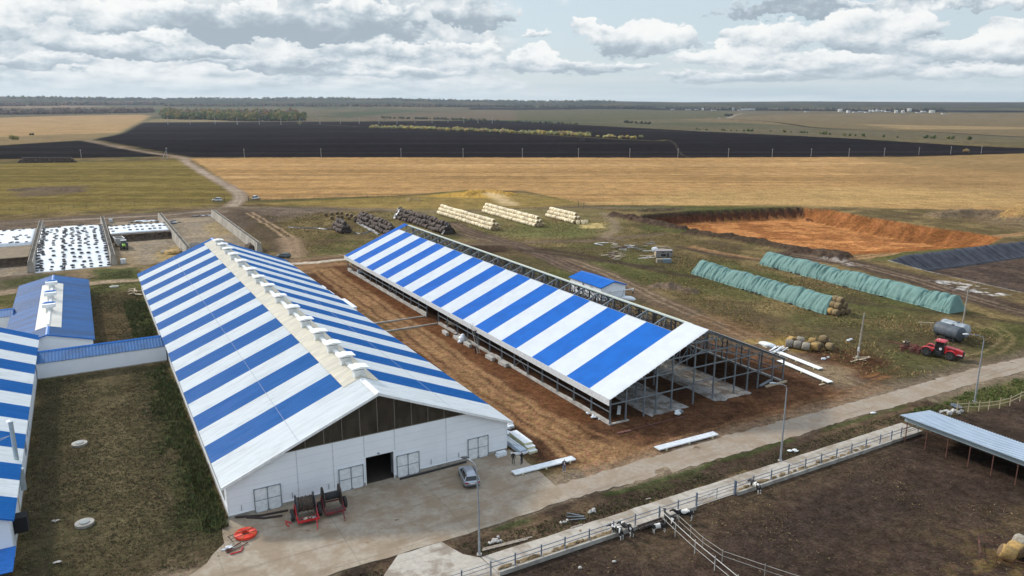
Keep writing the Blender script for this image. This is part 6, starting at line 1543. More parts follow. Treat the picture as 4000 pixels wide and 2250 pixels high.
car(-142.0, 364.6, 168, 'white off-road car parked by the left gate leaf on the field track', WPAINT, 4.6, 1.8, 1.75, detail=False)
car(-125.6, 372.0, 75, 'white van parked beyond the gate post on the field track', WPAINT, 4.4, 1.8, 1.9, 'van', True, detail=False)
car(-68.6, 223.6, 160, 'dark car half hidden behind the far end of the finished shed', GPAINT, 4.5, 1.8, 1.5, detail=False)
# red articulated tractor
def red_tractor():
    o = thing('red_tractor', 'large red articulated tractor with a black cab parked on the grass', 'tractor', (77.5, 130.7, gz(77.5, 130.7)), math.atan2(-.70, .71) - R(90))
    for s, nm in ((-1, ''), (1, '')):
        for y in (-1.95, 1.95):
            w = wheel(o, s * 1.05, y, .84, .62, mat('dark_rim', (.07, .07, .07), .6), hub=.45)
    for y in (-1.95, 1.95):
        for s in (-1, 1):
            m = MB(); pts = []
            for k in range(9):
                a = R(20 + k * 17.5); pts.append((y + 1.02 * math.cos(a), .84 + 1.02 * math.sin(a)))
            pts2 = [(y + (p[0] - y) * .93, .84 + (p[1] - .84) * .93) for p in pts][::-1]; m.extrude(pts + pts2, s * .72, s * 1.42, 'X'); m.build('fender', RED, o)
    m = MB(); loft(m, [[(-.62, .75, .95), (.62, .75, .95), (.62, .75, 2.25), (-.62, .75, 2.25)], [(-.60, 2.9, .95), (.60, 2.9, .95), (.58, 2.9, 2.0), (-.58, 2.9, 2.0)], [(-.52, 3.75, 1.05), (.52, 3.75, 1.05), (.48, 3.6, 1.78), (-.48, 3.6, 1.78)]]); h = m.build('hood', RED, o)
    MB().bx(-.42, .42, 3.68, 3.8, 1.05, 1.7).build('grille', BLACK, h)
    t = MB()
    for s in (-1, 1):
        for k in range(5): t.bx(s * .625 - .01, s * .625 + .01, 1.2, 2.5, 1.50 + k * .13, 1.56 + k * .13)
    t.build('vent_slot', BLACK, h)
    t = MB()
    for s in (-1, 1): t.box((s * .625, 2.7, 1.22), (.03, 1.9, .16), rx=-.06)
    t.build('side_stripe', WHL, h)
    m = MB(); loft(m, [[(-.78, -.85, 1.1), (.78, -.85, 1.1), (.78, .8, 1.1), (-.78, .8, 1.1)], [(-.80, -.85, 2.0), (.80, -.85, 2.0), (.80, .78, 2.0), (-.80, .78, 2.0)], [(-.70, -.65, 3.0), (.70, -.65, 3.0), (.70, .55, 3.0), (-.70, .55, 3.0)]]); cb = m.build('cab', GLASS, o)
    m = MB(); loft(m, [[(-.9, -.95, 3.0), (.9, -.95, 3.0), (.9, .85, 3.0), (-.9, .85, 3.0)], [(-.85, -.9, 3.2), (.85, -.9, 3.2), (.85, .75, 3.2), (-.85, .75, 3.2)], [(-.6, -.6, 3.28), (.6, -.6, 3.28), (.6, .5, 3.28), (-.6, .5, 3.28)]]); m.build('cab_roof', mat('faded_red', (.50, .06, .07), .5), cb)
    t = MB()
    for x in (-.76, .76):
        for y in (-.78, .68): t.beam((x, y, 1.1), (x * .93, y * .85, 3.0), .10)
    t.build('cab_frame', BLACK, cb)
    MB().lathe([(0, -.012), (.24, -.012), (.24, .012), (0, .012)], (.83, .15, 1.75), 'X', 16).build('round_sticker', WHL, cb); MB().tube([(.3, -.3, 3.25), (.3, -.3, 3.45)], .08, 8).build('beacon', WHL, cb)
    t = MB(); t.bx(-.55, .55, -.9, .8, .6, 1.1); t.bx(-.45, .45, -2.9, -.85, .75, 1.15); t.bx(-.5, .5, 2.9, 3.7, .6, .95); t.bx(-.5, .5, .8, 2.9, .6, .94); t.build('chassis', BLACK, o)
    for x in (.75, -.75): MB().bx(x - .25, x + .25, -.6, .4, .55, 1.25).build('fuel_tank', BLACK, o)
    m = MB(); m.bx(-.62, .62, -2.9, -1.0, 1.15, 1.45); m.build('rear_deck', RED, o); t = MB(); t.beam((-.4, -3.2, .6), (-.3, -2.6, 1.6), .12); t.beam((.4, -3.2, .6), (.3, -2.6, 1.6), .12); t.build('hitch', BLACK, o)
    p = thing('disc_harrow', 'rusty red disc harrow hitched behind the red tractor', 'implement', (74.2, 133.9, gz(74.2, 133.9)), math.atan2(-.70, .71) - R(90))
    t = MB()
    for y in (-1.6, 0, 1.3): t.beam((-1.9, y, .85), (1.9, y, .85), .14)
    for x in (-1.6, 0, 1.6): t.beam((x, -1.8, .85), (x * .5, 1.9, .9), .14)
    t.beam((0, -1.6, .9), (-.2, -4.2, .9), .14); t.beam((0, 1.5, .9), (0, .2, 1.7), .1); t.build('frame', mat('faded_red_steel', (.20, .03, .028), .7, (.10, .035, .03), 2), p)
    dm = MB().lathe([(0, -.04), (.32, -.03), (.33, 0), (.32, .03), (0, .04)], (0, 0, 0), 'X', 14).mesh('disc', RUST)
    for y in (-1.3, .3, 1.2):
        for x in np.arange(-1.7, 1.8, .55): put('disc', dm, p, (x, y, .36))
    t = MB()
    for k, (x, y) in enumerate(((-.5, -1.4), (.5, -1.4), (0, -.9))): t.tube([(x, y, .9), (x * .8, y - .2, 1.7)], .13, 8); t.blob((x, y, 1.5), .3, k, 1, .2)
    t.build('fold_cylinder', mat('oily_steel', (.09, .07, .055), .6), p)
    MB().box((.9, -1.4, 1.75), (.9, .3, .06), .3).build('board', WOODL, p)
red_tractor()
def green_tractor():
    x, y = S(-.4, 187.0); o = thing('green_tractor', 'lime green tractor facing the yard inside the silage clamp', 'tractor', (x, y, gz(x, y)), TH + R(176))
    LG = mat('lime_paint', (.22, .42, .02), .4); DG = mat('tractor_grey', (.05, .055, .05), .5)
    for s in (-1, 1):
        wheel(o, s * .95, -1.3, .92, .55, WHL); wheel(o, s * .9, 1.5, .70, .45, WHL)
        MB().extrude([(-2.1, 1.3), (-1.9, 1.95), (-.6, 1.95), (-.3, 1.3), (-.5, 1.25), (-.75, 1.8), (-1.8, 1.8), (-2.0, 1.3)], s * .62, s * 1.22, 'X').build('fender', DG, o)
    m = MB(); loft(m, [ring(.2, .48, .9, 1.95), ring(1.4, .46, .9, 1.85), ring(2.5, .40, .95, 1.55)]); h = m.build('hood', LG, o, True); MB().bx(-.36, .36, 2.44, 2.56, .9, 1.4).build('grille', BLACK, h)
    m = MB(); loft(m, [[(-.75, -1.3, 1.2), (.75, -1.3, 1.2), (.75, .25, 1.2), (-.75, .25, 1.2)], [(-.72, -1.25, 2.75), (.72, -1.25, 2.75), (.72, .05, 2.75), (-.72, .05, 2.75)]]); cb = m.build('cab', GLASS, o); MB().bx(-.82, .82, -1.4, .2, 2.75, 2.93).build('cab_roof', mat('pale_cab_roof', (.55, .57, .56), .5), cb)
    MB().bx(-.4, .4, -2.0, 2.4, .55, 1.2).build('chassis', BLACK, o)
    x2, y2 = S(-1.4, 193.4); p = thing('feed_mixer', 'pale grey feed mixer wagon parked behind the lime green tractor', 'mixer wagon', (x2, y2, gz(x2, y2)), TH + R(186))
    m = MB(); loft(m, [[(-.9, -2.4, .8), (.9, -2.4, .8), (.9, 2.2, .8), (-.9, 2.2, .8)], [(-1.3, -2.7, 2.9), (1.3, -2.7, 2.9), (1.3, 2.6, 2.9), (-1.3, 2.6, 2.9)]]); tb = m.build('tub', mat('mixer_grey', (.50, .50, .48), .5, (.36, .35, .33), 1), p)
    MB().bx(-1.1, 1.1, -2.5, 2.4, 2.78, 2.95).build('mixer_inside', DARK, tb); t = MB()
    for s in (-1, 1): t.bx(s * 1.28 - .1, s * 1.28 + .1, -2.75, 2.65, 2.85, 3.0)
    t.bx(-1.35, 1.35, -2.8, -2.6, 2.85, 3.0); t.bx(-1.35, 1.35, 2.5, 2.7, 2.85, 3.0); t.build('rim_board', PIPEW, tb)
    for s in (-1, 1): wheel(p, s * 1.0, -.6, .5, .35)
green_tractor()
# two grey tanks on cradles
dv = np.array([.40, -.917]); 
for i, (off, lab) in enumerate(((0, 'weathered grey cylindrical tank on a cradle, nearer one behind the red tractor'), (2.75, 'weathered grey cylindrical tank, farther one with pale stains on its top'))):
    cxy = np.array([84.7, 140.9]) + np.array([.917, .40]) * off + dv * (-.9 if i else 0); o = thing('fuel_tank', lab, 'tank', (cxy[0], cxy[1], gz(*cxy)), math.atan2(dv[1], dv[0]) - R(90), 'grey tanks on cradles')
    MB().lathe([(0, -2.55), (1.28, -2.5), (1.32, -2.4), (1.32, 0), (1.32, 2.4), (1.28, 2.5), (0, 2.55)], (0, 0, 1.85), 'Y', 28).build('tank_shell', TANK if i == 0 else mat('stained_tank', (.20, .235, .26), .5, (.40, .43, .45), .6, metal=.2), o, True)
    t = MB()
    for y in (-1.8, 0, 1.8):
        t.bx(-1.1, 1.1, y - .08, y + .08, .5, .75)
        for s in (-1, 1): t.beam((s * 1.1, y, 0), (s * 1.1, y, 1.3), .12)
    for s in (-1, 1): t.beam((s * 1.1, -2.3, .55), (s * 1.1, 2.3, .55), .1)
    t.build('cradle', RUST if i else BLACK, o); MB().lathe([(.3, 0), (.3, .2), (0, .22)], (0, .6, 3.12), n=12).build('hatch', TANK, o)
    t = MB()
    for y in (-2.35, 0, 2.35): t.lathe([(1.33, y - .03), (1.345, y), (1.33, y + .03)], (0, 0, 1.85), 'Y', 28)
    t.build('tank_seam', mat('tank_seam', (.09, .10, .11), .6), o)

# ------------------------------------------------------------------ hose reels, coil and other gear on the yard
def hose_reel(x, y, rz, label, bright, full, R0=1.08):
    o = site('hose_reel', label, 'hose reel', x, y, .07, rz); FR = RED if bright else mat('dull_red_frame', (.20, .022, .025), .6, (.10, .02, .02), 2); FLG = mat('grey_flange', (.085, .095, .105), .5, (.05, .055, .06), 2, metal=.3) if bright else mat('brown_flange', (.075, .05, .035), .6, (.03, .03, .032), 1.5)
    zc_ = 1.55
    for s in (-1, 1):
        m = MB(); m.lathe([(.28, s * 1.02), (R0 - .03, s * 1.06), (R0, s * 1.05), (R0, s * 1.12), (R0 - .03, s * 1.13), (.28, s * 1.10)], (0, 0, zc_), 'X', 32); f = m.build('flange', FLG, o)
        t = MB()
        for k in range(8): a = k * math.pi / 4; t.beam((s * 1.15, .15 * math.cos(a), zc_ + .15 * math.sin(a)), (s * 1.15, (R0 - .05) * math.cos(a), zc_ + (R0 - .05) * math.sin(a)), .06)
        t.build('spoke', FLG, f)
    m = MB(); pr = [(.0, -1.0)]; rr_ = .78 if full else .42; n = 11 if full else 9
    for k in range(n):
        x0 = -1.0 + 2.0 * k / n; w_ = 2.0 / n
        for j in range(5): pr.append((rr_ - .08 + .08 * math.sin(math.pi * j / 4) + (.05 * math.sin(k * 2.3) if full else 0), x0 + w_ * j / 4))
    pr.append((0, 1.0)); m.lathe(pr, (0, 0, zc_), 'X', 28); m.build('wound_hose', mat('muddy_hose', (.045, .038, .032), .7, (.09, .06, .04), 1.6) if full else BLACK, o, True)
    t = MB()
    for s in (-1, 1):
        t.beam((s * 1.25, .9, .55), (s * 1.25, -1.75, .50), .14, .2); t.beam((s * 1.25, -.1, zc_), (s * 1.25, -1.0, .5), .12, .16); t.beam((s * 1.25, .2, zc_), (s * 1.25, .8, .55), .12, .16)
    t.beam((-1.25, -1.75, .5), (1.25, -1.75, .5), .12, .22); t.beam((-1.25, -1.1, .5), (1.25, -1.1, .5), .1, .12); t.beam((-1.25, .8, .55), (1.25, .8, .55), .12)
    t.build('frame', FR, o); MB().bx(-1.2, 1.2, -1.72, -1.12, .50, .55).build('deck', mat('dirty_deck', (.07, .05, .045), .8), o)
    t = MB(); t.beam((.95, -1.75, .45), (.75, -3.0, .25), .12, .14); t.beam((.75, -3.0, .25), (.70, -3.2, .05), .1); t.build('drawbar', FR, o)
    for s in (-1, 1): wheel(o, s * 1.66, -.15, .62, .40, WHL if bright else RUST, hub=.38)
    if bright:
        g = MB(); rng = random.Random(1)
        for k in range(14): g.blob((rng.uniform(-.5, .9), -1.45 + rng.uniform(-.2, .2), .62), (.16, .10, .07), k, 1, .3, k % 2)
        g.build('fittings', [WOODL, STEEL], o)
    return o
hose_reel(7.45, -3.7, R(-4), 'red hose reel trailer with its drum full of muddy hose', True, True).scale = (.88, 1, 1.07)
hose_reel(10.45, -3.45, R(-3), 'darker hose reel trailer with brown flanges and a nearly empty drum', False, False, 1.12).scale = (.86, 1, 1.07)
o = site('hose_coil', 'flat coil of bright orange-red hose on the concrete yard', 'hose coil', .95, -4.25, .07, .2)
ORH = mat('orange_hose', (.78, .055, .02), .5, (.62, .04, .018), 2)
t = MB()
for k in range(9):
    r_ = .42 + k * .085
    for z in (.12, .27): t.lathe([(r_ - .038, z - .04), (r_, z - .075), (r_ + .038, z - .04), (r_ + .038, z + .04), (r_, z + .075), (r_ - .038, z + .04)], (0, 0, 0), 'Z', 32, closed=True)
t.build('hose', ORH, o, True); t = MB()
for y in (-.35, .35): t.tube([(-1.75, y, .40), (.9, y, .40), (1.25, y, .08)], .03, 6)
for x in (-1.75, -1.3): t.tube([(x, -.35, .4), (x, .35, .4)], .03, 6)
t.tube([(-1.75, -.35, .4), (-1.45, -.45, .04)], .03, 6); t.tube([(-1.75, .35, .4), (-1.45, .45, .04)], .03, 6); t.build('carry_frame', BLACK, o)
t = MB()
for a in (.6, 2.2, 3.9, 5.3): t.tube([(.38 * math.cos(a), .38 * math.sin(a), .05), (.40 * math.cos(a), .40 * math.sin(a), .38), (1.12 * math.cos(a + .1), 1.12 * math.sin(a + .1), .38), (1.16 * math.cos(a + .1), 1.16 * math.sin(a + .1), .05)], .022, 5)
t.build('strap', mat('yellow_strap', (.55, .38, .08), .7), o)
gg = lambda x, y: at(800 + x / 3.623, 1750 + y / 3.623)
o = site('hose_fitting', 'rust-red hose couplings and bent pipe lying below the orange coil', 'pipe fitting', -.6, -6.4, .07, .1)
t = MB(); t.tube([(-.7, 0, .12), (.9, .75, .12)], .07, 8); t.blob((-.6, .0, .18), (.32, .22, .18), 3, 1, .3); t.tube([(-.8, -.3, .1), (.3, -.15, .1), (1.5, .35, .1)], .06, 8); t.build('coupling', RUST, o)
MB().tube([(-.6, -.75, .1), (.45, -.85, .1), (.85, -.15, .1)], .08, 8).build('bent_pipe', RED, o)
scraps('plastic_bag', 'crumpled white plastic bag lying at the corner of the yard', 0, 0, 6, (.30, .14), [FILM], 21, (.34, .16, .07), 'plastic bag', gg(310, 1440))
for i, (a, b, lab) in enumerate((((435, 1000), (1180, 900), 'long black suction hose lying under the first white door, the curved one'), ((590, 1000), (1100, 975), 'black suction hose lying under the first white door, the shorter one'))):
    p, q = gg(*a), gg(*b); mid = ((p[0] + q[0]) / 2 + .1, (p[1] + q[1]) / 2 - .35); tag(MB().tube([(*p, .18), (*mid, .18), (*q, .18)], .12, 8).build('suction_hose', mat('brown_black_hose', (.035, .022, .018), .7)), lab, 'hose', 'suction hoses under the door')
for a, b, l in (((1145, 1050), (1230, 1080), 'upper'), ((1150, 1080), (1185, 1125), 'lower')):
    p, q = gg(*a), gg(*b); tag(MB().tube([(*p, .15), (*q, .15)], .075, 8).build('red_pipe', RED), f'short red pipe on the yard by the red hose reel, the {l} of two', 'pipe', 'short red pipes')
# white sandwich panels
def panel(p, q, w, label, z=.22, n=1, m=PLANK, group=None, th=.14):
    p = np.array(p); q = np.array(q); d = q - p; L = np.linalg.norm(d); c = (p + q) / 2; a = math.atan2(d[1], d[0]); o = thing('wall_panel', label, 'panel', (c[0], c[1], gz(*c)), a, group)
    mb = MB(); pts = [(-w / 2, 0), (w / 2, 0), (w / 2, th)]
    for k in range(8): y = w / 2 - (k + .5) * w / 8; pts += [(y + .04, th), (y + .02, th + .02), (y - .02, th + .02), (y - .04, th)]
    pts += [(-w / 2, th)]; mb.extrude(pts, -L / 2, L / 2, 'X'); mb.v = [(x, y, zz + z) for x, y, zz in mb.v]; mb.build('panel_sheet', m, o); t = MB()
    for x in (-L * .38, 0, L * .4): t.bx(x - .1, x + .1, -w * .55, w * .55, -.05, z)
    t.build('support_block', FOAM if n else WOOD, o); return o
panel(S(32.2, -6.35), S(41.0, -6.55), 1.1, 'long white sandwich panel lying across the edge of the yard before the person in jeans')
panel(S(52.0, -9.7), S(62.2, -9.95), 1.1, 'long white sandwich panel lying beside the road below the steel frame')
panel(S(98.0, 11.2), S(97.1, .9), 1.1, 'long white panel on the earth by the loose bales, the farther of two')
panel(S(94.2, 7.4), S(92.9, -4.4), 1.1, 'long white panel on the earth right of the steel frame, the nearer of two')
z7 = lambda x, y: at(1950 + x / 3.723, 1640 + y / 3.723)
for i, (w0, L, z, lab) in enumerate(((1.15, 5.6, .05, 'bottom'), (1.15, 5.0, .42, 'middle'), (1.15, 4.2, .72, 'top'))):
    x, y = S(37.5, -2.4 + (5.6 - L) * .95 + L / 2); o = thing('insulation_panel', f'stack of cream insulation panels beside the gable corner, {lab} layer', 'panel', (x, y, z), TH)
    MB().bx(-.58, .58, -L / 2, L / 2, 0, .26).build('foam_core', FOAM, o); MB().bx(-.6, .6, -L / 2 - .02, L / 2 + .02, .26, .30).build('top_sheet', PLANK, o); MB().bx(-.6, .6, -L / 2 - .02, L / 2 + .02, -.04, 0).build('bottom_sheet', PLANK, o)
x, y = S(36.1, 1.2); o = thing('sheet_stack', 'stack of grey zinc roof sheets beside the gable corner', 'metal sheets', (x, y, .1), TH + .03); m = MB(); ribbed(m, -.5, .5, lambda x: .5, [(-3.2, 3.0, 0)], .3, .04)
m.bx(-.5, .5, -3.2, 3.0, 0, .46); m.build('sheet', ZINC, o); t = MB(); 
for k, xx in enumerate((-.35, -.1, .2)): t.bx(xx - .06, xx + .06, -1.2 - k * .3, 1.8 - k * .4, .56, .66)
t.build('flashing', SHEETW, o)
scraps('plastic_sheet', 'crumpled white plastic sheeting behind the stacked panels', 0, 0, 12, (.8, .9), [FILM], 22, (1.0, .8, .5), 'plastic sheet', S(36.4, 4.6))
x, y = S(35.7, -1.9); o = thing('gutter_piece', 'white gutter lengths lying at the foot of the gable corner', 'gutter', (x, y, .1), TH - .5); t = MB(); t.bx(-1.2, .2, -.12, .12, 0, .22); t.box((.7, .25, .1), (1.2, .24, .22), .7); t.build('gutter_length', TRIMW, o)
x, y = S(33.4, -1.0); o = thing('foam_block', 'white foam blocks piled under the last white door', 'foam block', (x, y, .07), TH); MB().bx(-.7, .7, -.35, .35, 0, .25).build('block', FILM, o); MB().bx(-.55, .75, -.25, .4, .25, .5).build('block', FILM, o)
# by the loose bales: wrapped bundle and loose white profiles
z3 = lambda x, y: at(2950 + x / 6.3, 1300 + y / 6.3)
p = z3(290, 330); o = tag(MB().blob((0, 0, .32), (.8, 1.7, .5), 3, 3, .10).build('wrapped_bundle', FILM, None, True, (*p, gz(*p)), TH + .2), 'white plastic-wrapped bundle behind the right end of the steel frame', 'bundle')
rng = random.Random(8)
for k in range(11):
    p = z3(560 + rng.uniform(-150, 170), 455 + rng.uniform(-40, 40)); tag(MB().bx(-.12, .12, -1.5, 1.5, 0, .08).build('profile_strip', SHEETW, None, False, (*p, .08 + k * .05), TH + R(-70) + rng.uniform(-.12, .12)), 'white metal profile in the loose pile behind the steel frame', 'metal strip', 'loose white profiles')
for k, (a, b) in enumerate((((20, 275), (165, 285)), ((190, 345), (290, 380)), ((760, 410), (830, 435)), ((1580, 1300), (1700, 1275)))):
    p, q = z3(*a), z3(*b); tag(MB().beam((*p, .12 + gz(*p)), (*q, .12 + gz(*q)), .28, .14).build('timber', WOODL), ('pale timber left of the wrapped bundle', 'pale timber between the bundle and the frame', 'short pale timber beside the white profiles', 'short pale plank on the red earth below the nearer panel')[k], 'timber')
o = tag(MB().beam((*S(BX + 30.6, BY - .55), .2), (*S(BX + 35.4, BY - .6), .25), .3, .3).build('timber', WOODL), 'pale timber beam across the right front corner of the steel frame', 'timber')
o = tag(MB().tube([(*S(BX + 29.8, BY - .1), .3), (*S(BX + 33.5, BY + .9), .35)], .22, 10).build('roll', STEEL), 'grey roll of sheeting inside the right corner of the steel frame', 'roll')
# concrete blocks in front of the new shed, sack
z6 = lambda x, y: at(1650 + x / 5.795, 1200 + y / 5.795)
BLM = MB().bx(-.32, .32, -1.2, 1.2, 0, .62).mesh('concrete_block', CONCL)
for k, ((x, y), lab) in enumerate((((520, 610), 'concrete block before the new shed, beside the passage'), ((780, 725), 'concrete block with a black bag on it before the new shed'), ((1025, 875), 'concrete block between the white sack and the ladder'), ((1530, 1175), 'concrete block with a white strip on top, right of the ladder'), ((1830, 1315), 'concrete block on the earth, nearest the gable of the new shed'))):
    p = z6(x, y); o = bpy.data.objects.new('concrete_block', BLM); COL.objects.link(o); o.location = (*p, gz(*p)); o.rotation_euler = (0, 0, TH + .04 * (k - 2)); tag(o, lab, 'concrete block', 'concrete blocks along the new shed')
p = z6(770, 690); tag(MB().blob((0, 0, .1), (.45, .3, .14), 3, 1, .3).build('black_bag', BLACK, None, False, (*p, .6), TH), 'small black bag lying on a concrete block', 'bag')
p = z6(905, 790); tag(MB().add(*(lambda b: (b.v, b.f))(MB().blob((0, 0, .55), (.8, .65, .75), 5, 2, .16).blob((.1, .1, 1.15), (.45, .4, .45), 6, 2, .2).blob((-.5, -.2, .25), (.6, .5, .35), 7, 2, .2))).build('sack', FILM, None, True, (*p, gz(*p)), TH), 'big bulging white sack leaning on the plinth of the new shed', 'sack')
p = S(BX + 1.2, BY + 114); tag(MB().blob((0, 0, .6), (.8, 1.2, .7), 8, 2, .15).build('wrapped_bundle', mat('bluish_film', (.40, .45, .50), .4), None, True, (*p, .1), TH), 'bluish wrapped bundle inside the far left corner of the new shed', 'bundle')
rng = random.Random(17)
for k in range(16):
    x, y = BX + rng.uniform(1.0, 3.2), BY + rng.uniform(54, 57.5); p = S(x, y); tag(MB().box((0, 0, 0), (.2, 2.4, .09)).build('plank', WOODL, None, False, (*p, .12 + k * .09), TH + rng.uniform(-.25, .25)), 'pale plank in the pile inside the new shed near the passage', 'plank', 'planks inside the new shed')
o = tag(MB().beam((*S(BX + 2.6, BY + 1.4), .55), (*S(BX + 4.6, BY + 3.8), .55), .5, .12).build('loose_panel', SHEETW), 'white panel offcut propped inside the near corner of the new shed', 'panel')
scraps('plastic_bag', 'white plastic scraps on the plinth at the near corner of the new shed', 0, 0, 5, (.2, .8), [FILM], 25, (.4, .3, .15), 'plastic bag', S(BX - .3, BY + 3.2))
scraps('plastic_bag', 'white wrapped fittings on the earth before the open gable of the new shed', 0, 0, 5, (.5, .4), [FILM, STEEL], 26, (.5, .4, .2), 'bag', at(2645, 1618))
# dark bars on the red earth, planks, pipes on the verge
z1 = lambda x, y: at(2100 + x / 2.337, 1150 + y / 2.337)
for k, (a, b, lab) in enumerate((((850, 1240), (1370, 1110), 'long dark steel bar lying on the red earth before the open gable'), ((730, 1272), (850, 1245), 'short dark beam lying at the left end of the long steel bar'), ((1005, 1175), (1085, 1225), 'thin dark rod crossing the earth before the open gable'))):
    p, q = z1(*a), z1(*b); tag(MB().beam((*p, gz(*p) + .08), (*q, gz(*q) + .08), .14 if k != 1 else .45, .12).build('steel_bar', RUST), lab, 'steel bar')
r8 = lambda x, y: at(1330 + x / 1.9224, 1500 + y / 1.9224)
for k, (a, b) in enumerate((((1700, 975), (1830, 1000)), ((1697, 1002), (1828, 1003)), ((1718, 1028), (1842, 1017)))):
    p, q = r8(*a), r8(*b); tag(MB().beam((*p, .1), (*q, .1), .1).build('grey_pipe', STEEL), 'grey steel pipe in the trio lying on the dark verge, ' + ('top one', 'middle one', 'bottom one')[k], 'pipe', 'three pipes on the verge')
for k, (a, b, lab) in enumerate((((1070, 1245), (1440, 1155), 'long weathered plank on the verge right of the street lamp, the upper one'), ((1065, 1258), (1405, 1172), 'long weathered plank on the verge right of the street lamp, the lower one'), ((1730, 1088), (1815, 1062), 'short grey plank on the verge beside the feed alley'), ((2295, 872), (2330, 865), 'short pale plank on the verge beside the road bend'))):
    p, q = r8(*a), r8(*b); tag(MB().beam((*p, .12), (*q, .12), .22, .07).build('plank', WOOD), lab, 'plank')
scraps('rubble', 'small grey rubble heap by the planks on the verge', 0, 0, 12, (.35, .4), [CONCL], 31, (.25, .2, .14), 'rubble', r8(1155, 1195))
scraps('rubble', 'pale stones on the verge above the trio of pipes', 0, 0, 6, (.3, .15), [CONCL], 32, (.22, .18, .12), 'rubble', r8(1895, 965))
scraps('rubble', 'pale stones on the verge left of the trio of pipes', 0, 0, 5, (.25, .12), [CONCL], 33, (.2, .16, .12), 'rubble', r8(1672, 1047))
scraps('rubble', 'pale rubble beside the second street lamp foot', 0, 0, 9, (.4, .25), [PIPEW], 34, (.3, .22, .08), 'rubble', at(2660 + 832 / 1.9224, 1500 + 507 / 1.9224))
scraps('rubble', 'pale boulders beside the timber fence and the cattle shelter', 0, 0, 7, (.8, .5), [CONCL], 35, (.5, .4, .3), 'rubble', at(3722, 1612))
p = at(2660 + 1443 / 1.9224, 1500 + 223 / 1.9224); tag(MB().blob((0, 0, .12), (.5, .22, .15), 2, 2, .08).build('white_container', WHL, None, True, (*p, gz(*p)), .2), 'white plastic container lying beside the road near the shelter', 'container')
for k, (x, y, lab) in enumerate(((2055, 1340, 'pale stone lying in the dark pen, left of two'), (1798, 1385, 'pale stone lying in the dark pen near its bottom edge'))):
    p = r8(x, y); tag(MB().blob((0, 0, .1), (.2, .16, .12), k, 2, .2).build('stone', CONCL, None, True, (*p, gz(*p))), lab, 'stone')
o = tag(MB().lathe([(0, .0), (.7, 0), (.7, .005), (0, .006)], (0, 0, 0), n=20).build('water', mat('puddle_water', (.05, .06, .075), .05, (.06, .07, .085)), None, False, (*at(3735, 1588), gz(*at(3735, 1588)) + .14)), kind='structure'); o.scale = (1.0, 1.5, 1)
# planks at the pole, trestle
zr6 = lambda x, y: at(2660 + x / 1.9224, 750 + y / 1.9224)
for k, (a, b) in enumerate((((1275, 1280), (1415, 1240)), ((1300, 1262), (1390, 1272)), ((1290, 1255), (1410, 1250)), ((1340, 1275), (1420, 1255)))):
    p, q = zr6(*a), zr6(*b); tag(MB().beam((*p, gz(*p) + .1 + k * .08), (*q, gz(*q) + .1 + k * .08), .2, .08).build('plank', WOODL), 'plank lying at the foot of the bare wooden pole', 'plank', 'planks at the pole foot')
zt_ = lambda x, y: at(3450 + x / 4.14, 1250 + y / 4.14)
p = zt_(690, 110); o = thing('trestle', 'small timber trestle on the grass left of the grey tanks', 'trestle', (*p, gz(*p)), R(-8)); t = MB().bx(-1.5, 1.5, -.1, .1, .8, .95); t.build('top_bar', WOODL, o); t = MB()
for x in (-1.0, .9):
    for y in (-.3, .3): t.beam((x, y * .3, .8), (x, y, 0), .08)
t.build('leg', WOODL, o)
for k, (x, y, lab) in enumerate(((1272, 1115, 'white scrap on the grass left of the bare wooden pole'), (1078, 1258, 'white bucket and scrap on the grass below the loose bales'))):
    scraps('white_scrap', lab, 0, 0, 3, (.3, .1), [FILM], 40 + k, (.45, .25, .15), 'scrap', zr6(x, y))
# debris heap beyond the pump house
zg = lambda x, y: at(2250 + x / 5.176, 920 + y / 5.176)
rng = random.Random(23)
def debris(n, cx, cy, sx, sy, mats, L, lab, grp, name='plank'):
    for k in range(n):
        p = zg(cx + rng.gauss(0, sx), cy + rng.gauss(0, sy)); l = L * rng.uniform(.5, 1.3); o = MB().box((0, 0, 0), (l, rng.uniform(.16, .45), .1)).build(name, rng.choice(mats), None, False, (*p, gz(*p) + rng.uniform(.12, .7)), rng.uniform(-.7, .5)); o.rotation_euler.y = rng.uniform(-.12, .12); tag(o, lab, name, grp)
debris(46, 1100, 235, 190, 45, [WOODL, WOOD, WOOD, PIPEW, mat('blue_grey_sheet', (.30, .34, .44), .6), RUST], 2.7, 'scrap board in the large debris heap beyond the pump house', 'boards of the large debris heap', 'scrap_board')
debris(30, 780, 425, 130, 32, [WOOD, WOOD, RUST, WOODL], 2.3, 'dark scrap timber in the lower debris heap beyond the pump house', 'timbers of the lower debris heap', 'scrap_timber')
debris(3, 480, 185, 50, 15, [PIPEW], 6, 'long pale board at the left end of the debris heap', 'pale boards left of the heap', 'scrap_board')
debris(6, 1420, 455, 80, 18, [PIPEW, WOODL], 3.6, 'pale board on the grass before the derelict hut', 'boards before the derelict hut', 'scrap_board')
debris(8, 1780, 270, 80, 22, [WOODL, WOOD], 3.0, 'scrap board behind the derelict hut', 'boards behind the derelict hut', 'scrap_board')
p = zg(1770, 440); o = thing('derelict_hut', 'small derelict grey concrete hut with dark openings in the debris', 'hut', (*p, gz(*p)), R(4)); MB().bx(-2.3, 2.7, 0, 2.4, 0, 1.9).build('wall', mat('derelict_wall', (.27, .25, .235), .9, (.18, .165, .15), 1.2), o); MB().bx(-2.45, 2.85, -.15, 2.5, 1.9, 2.05).build('roof', mat('grey_slab_roof', (.30, .27, .27), .9), o); t = MB()
for x0, x1, z0, z1 in ((-.8, .7, .3, 1.0), (1.1, 1.55, .1, 1.4), (-.4, .2, 1.3, 1.6), (2.0, 2.5, 1.4, 1.6)): t.bx(x0, x1, -.03, .02, z0, z1)
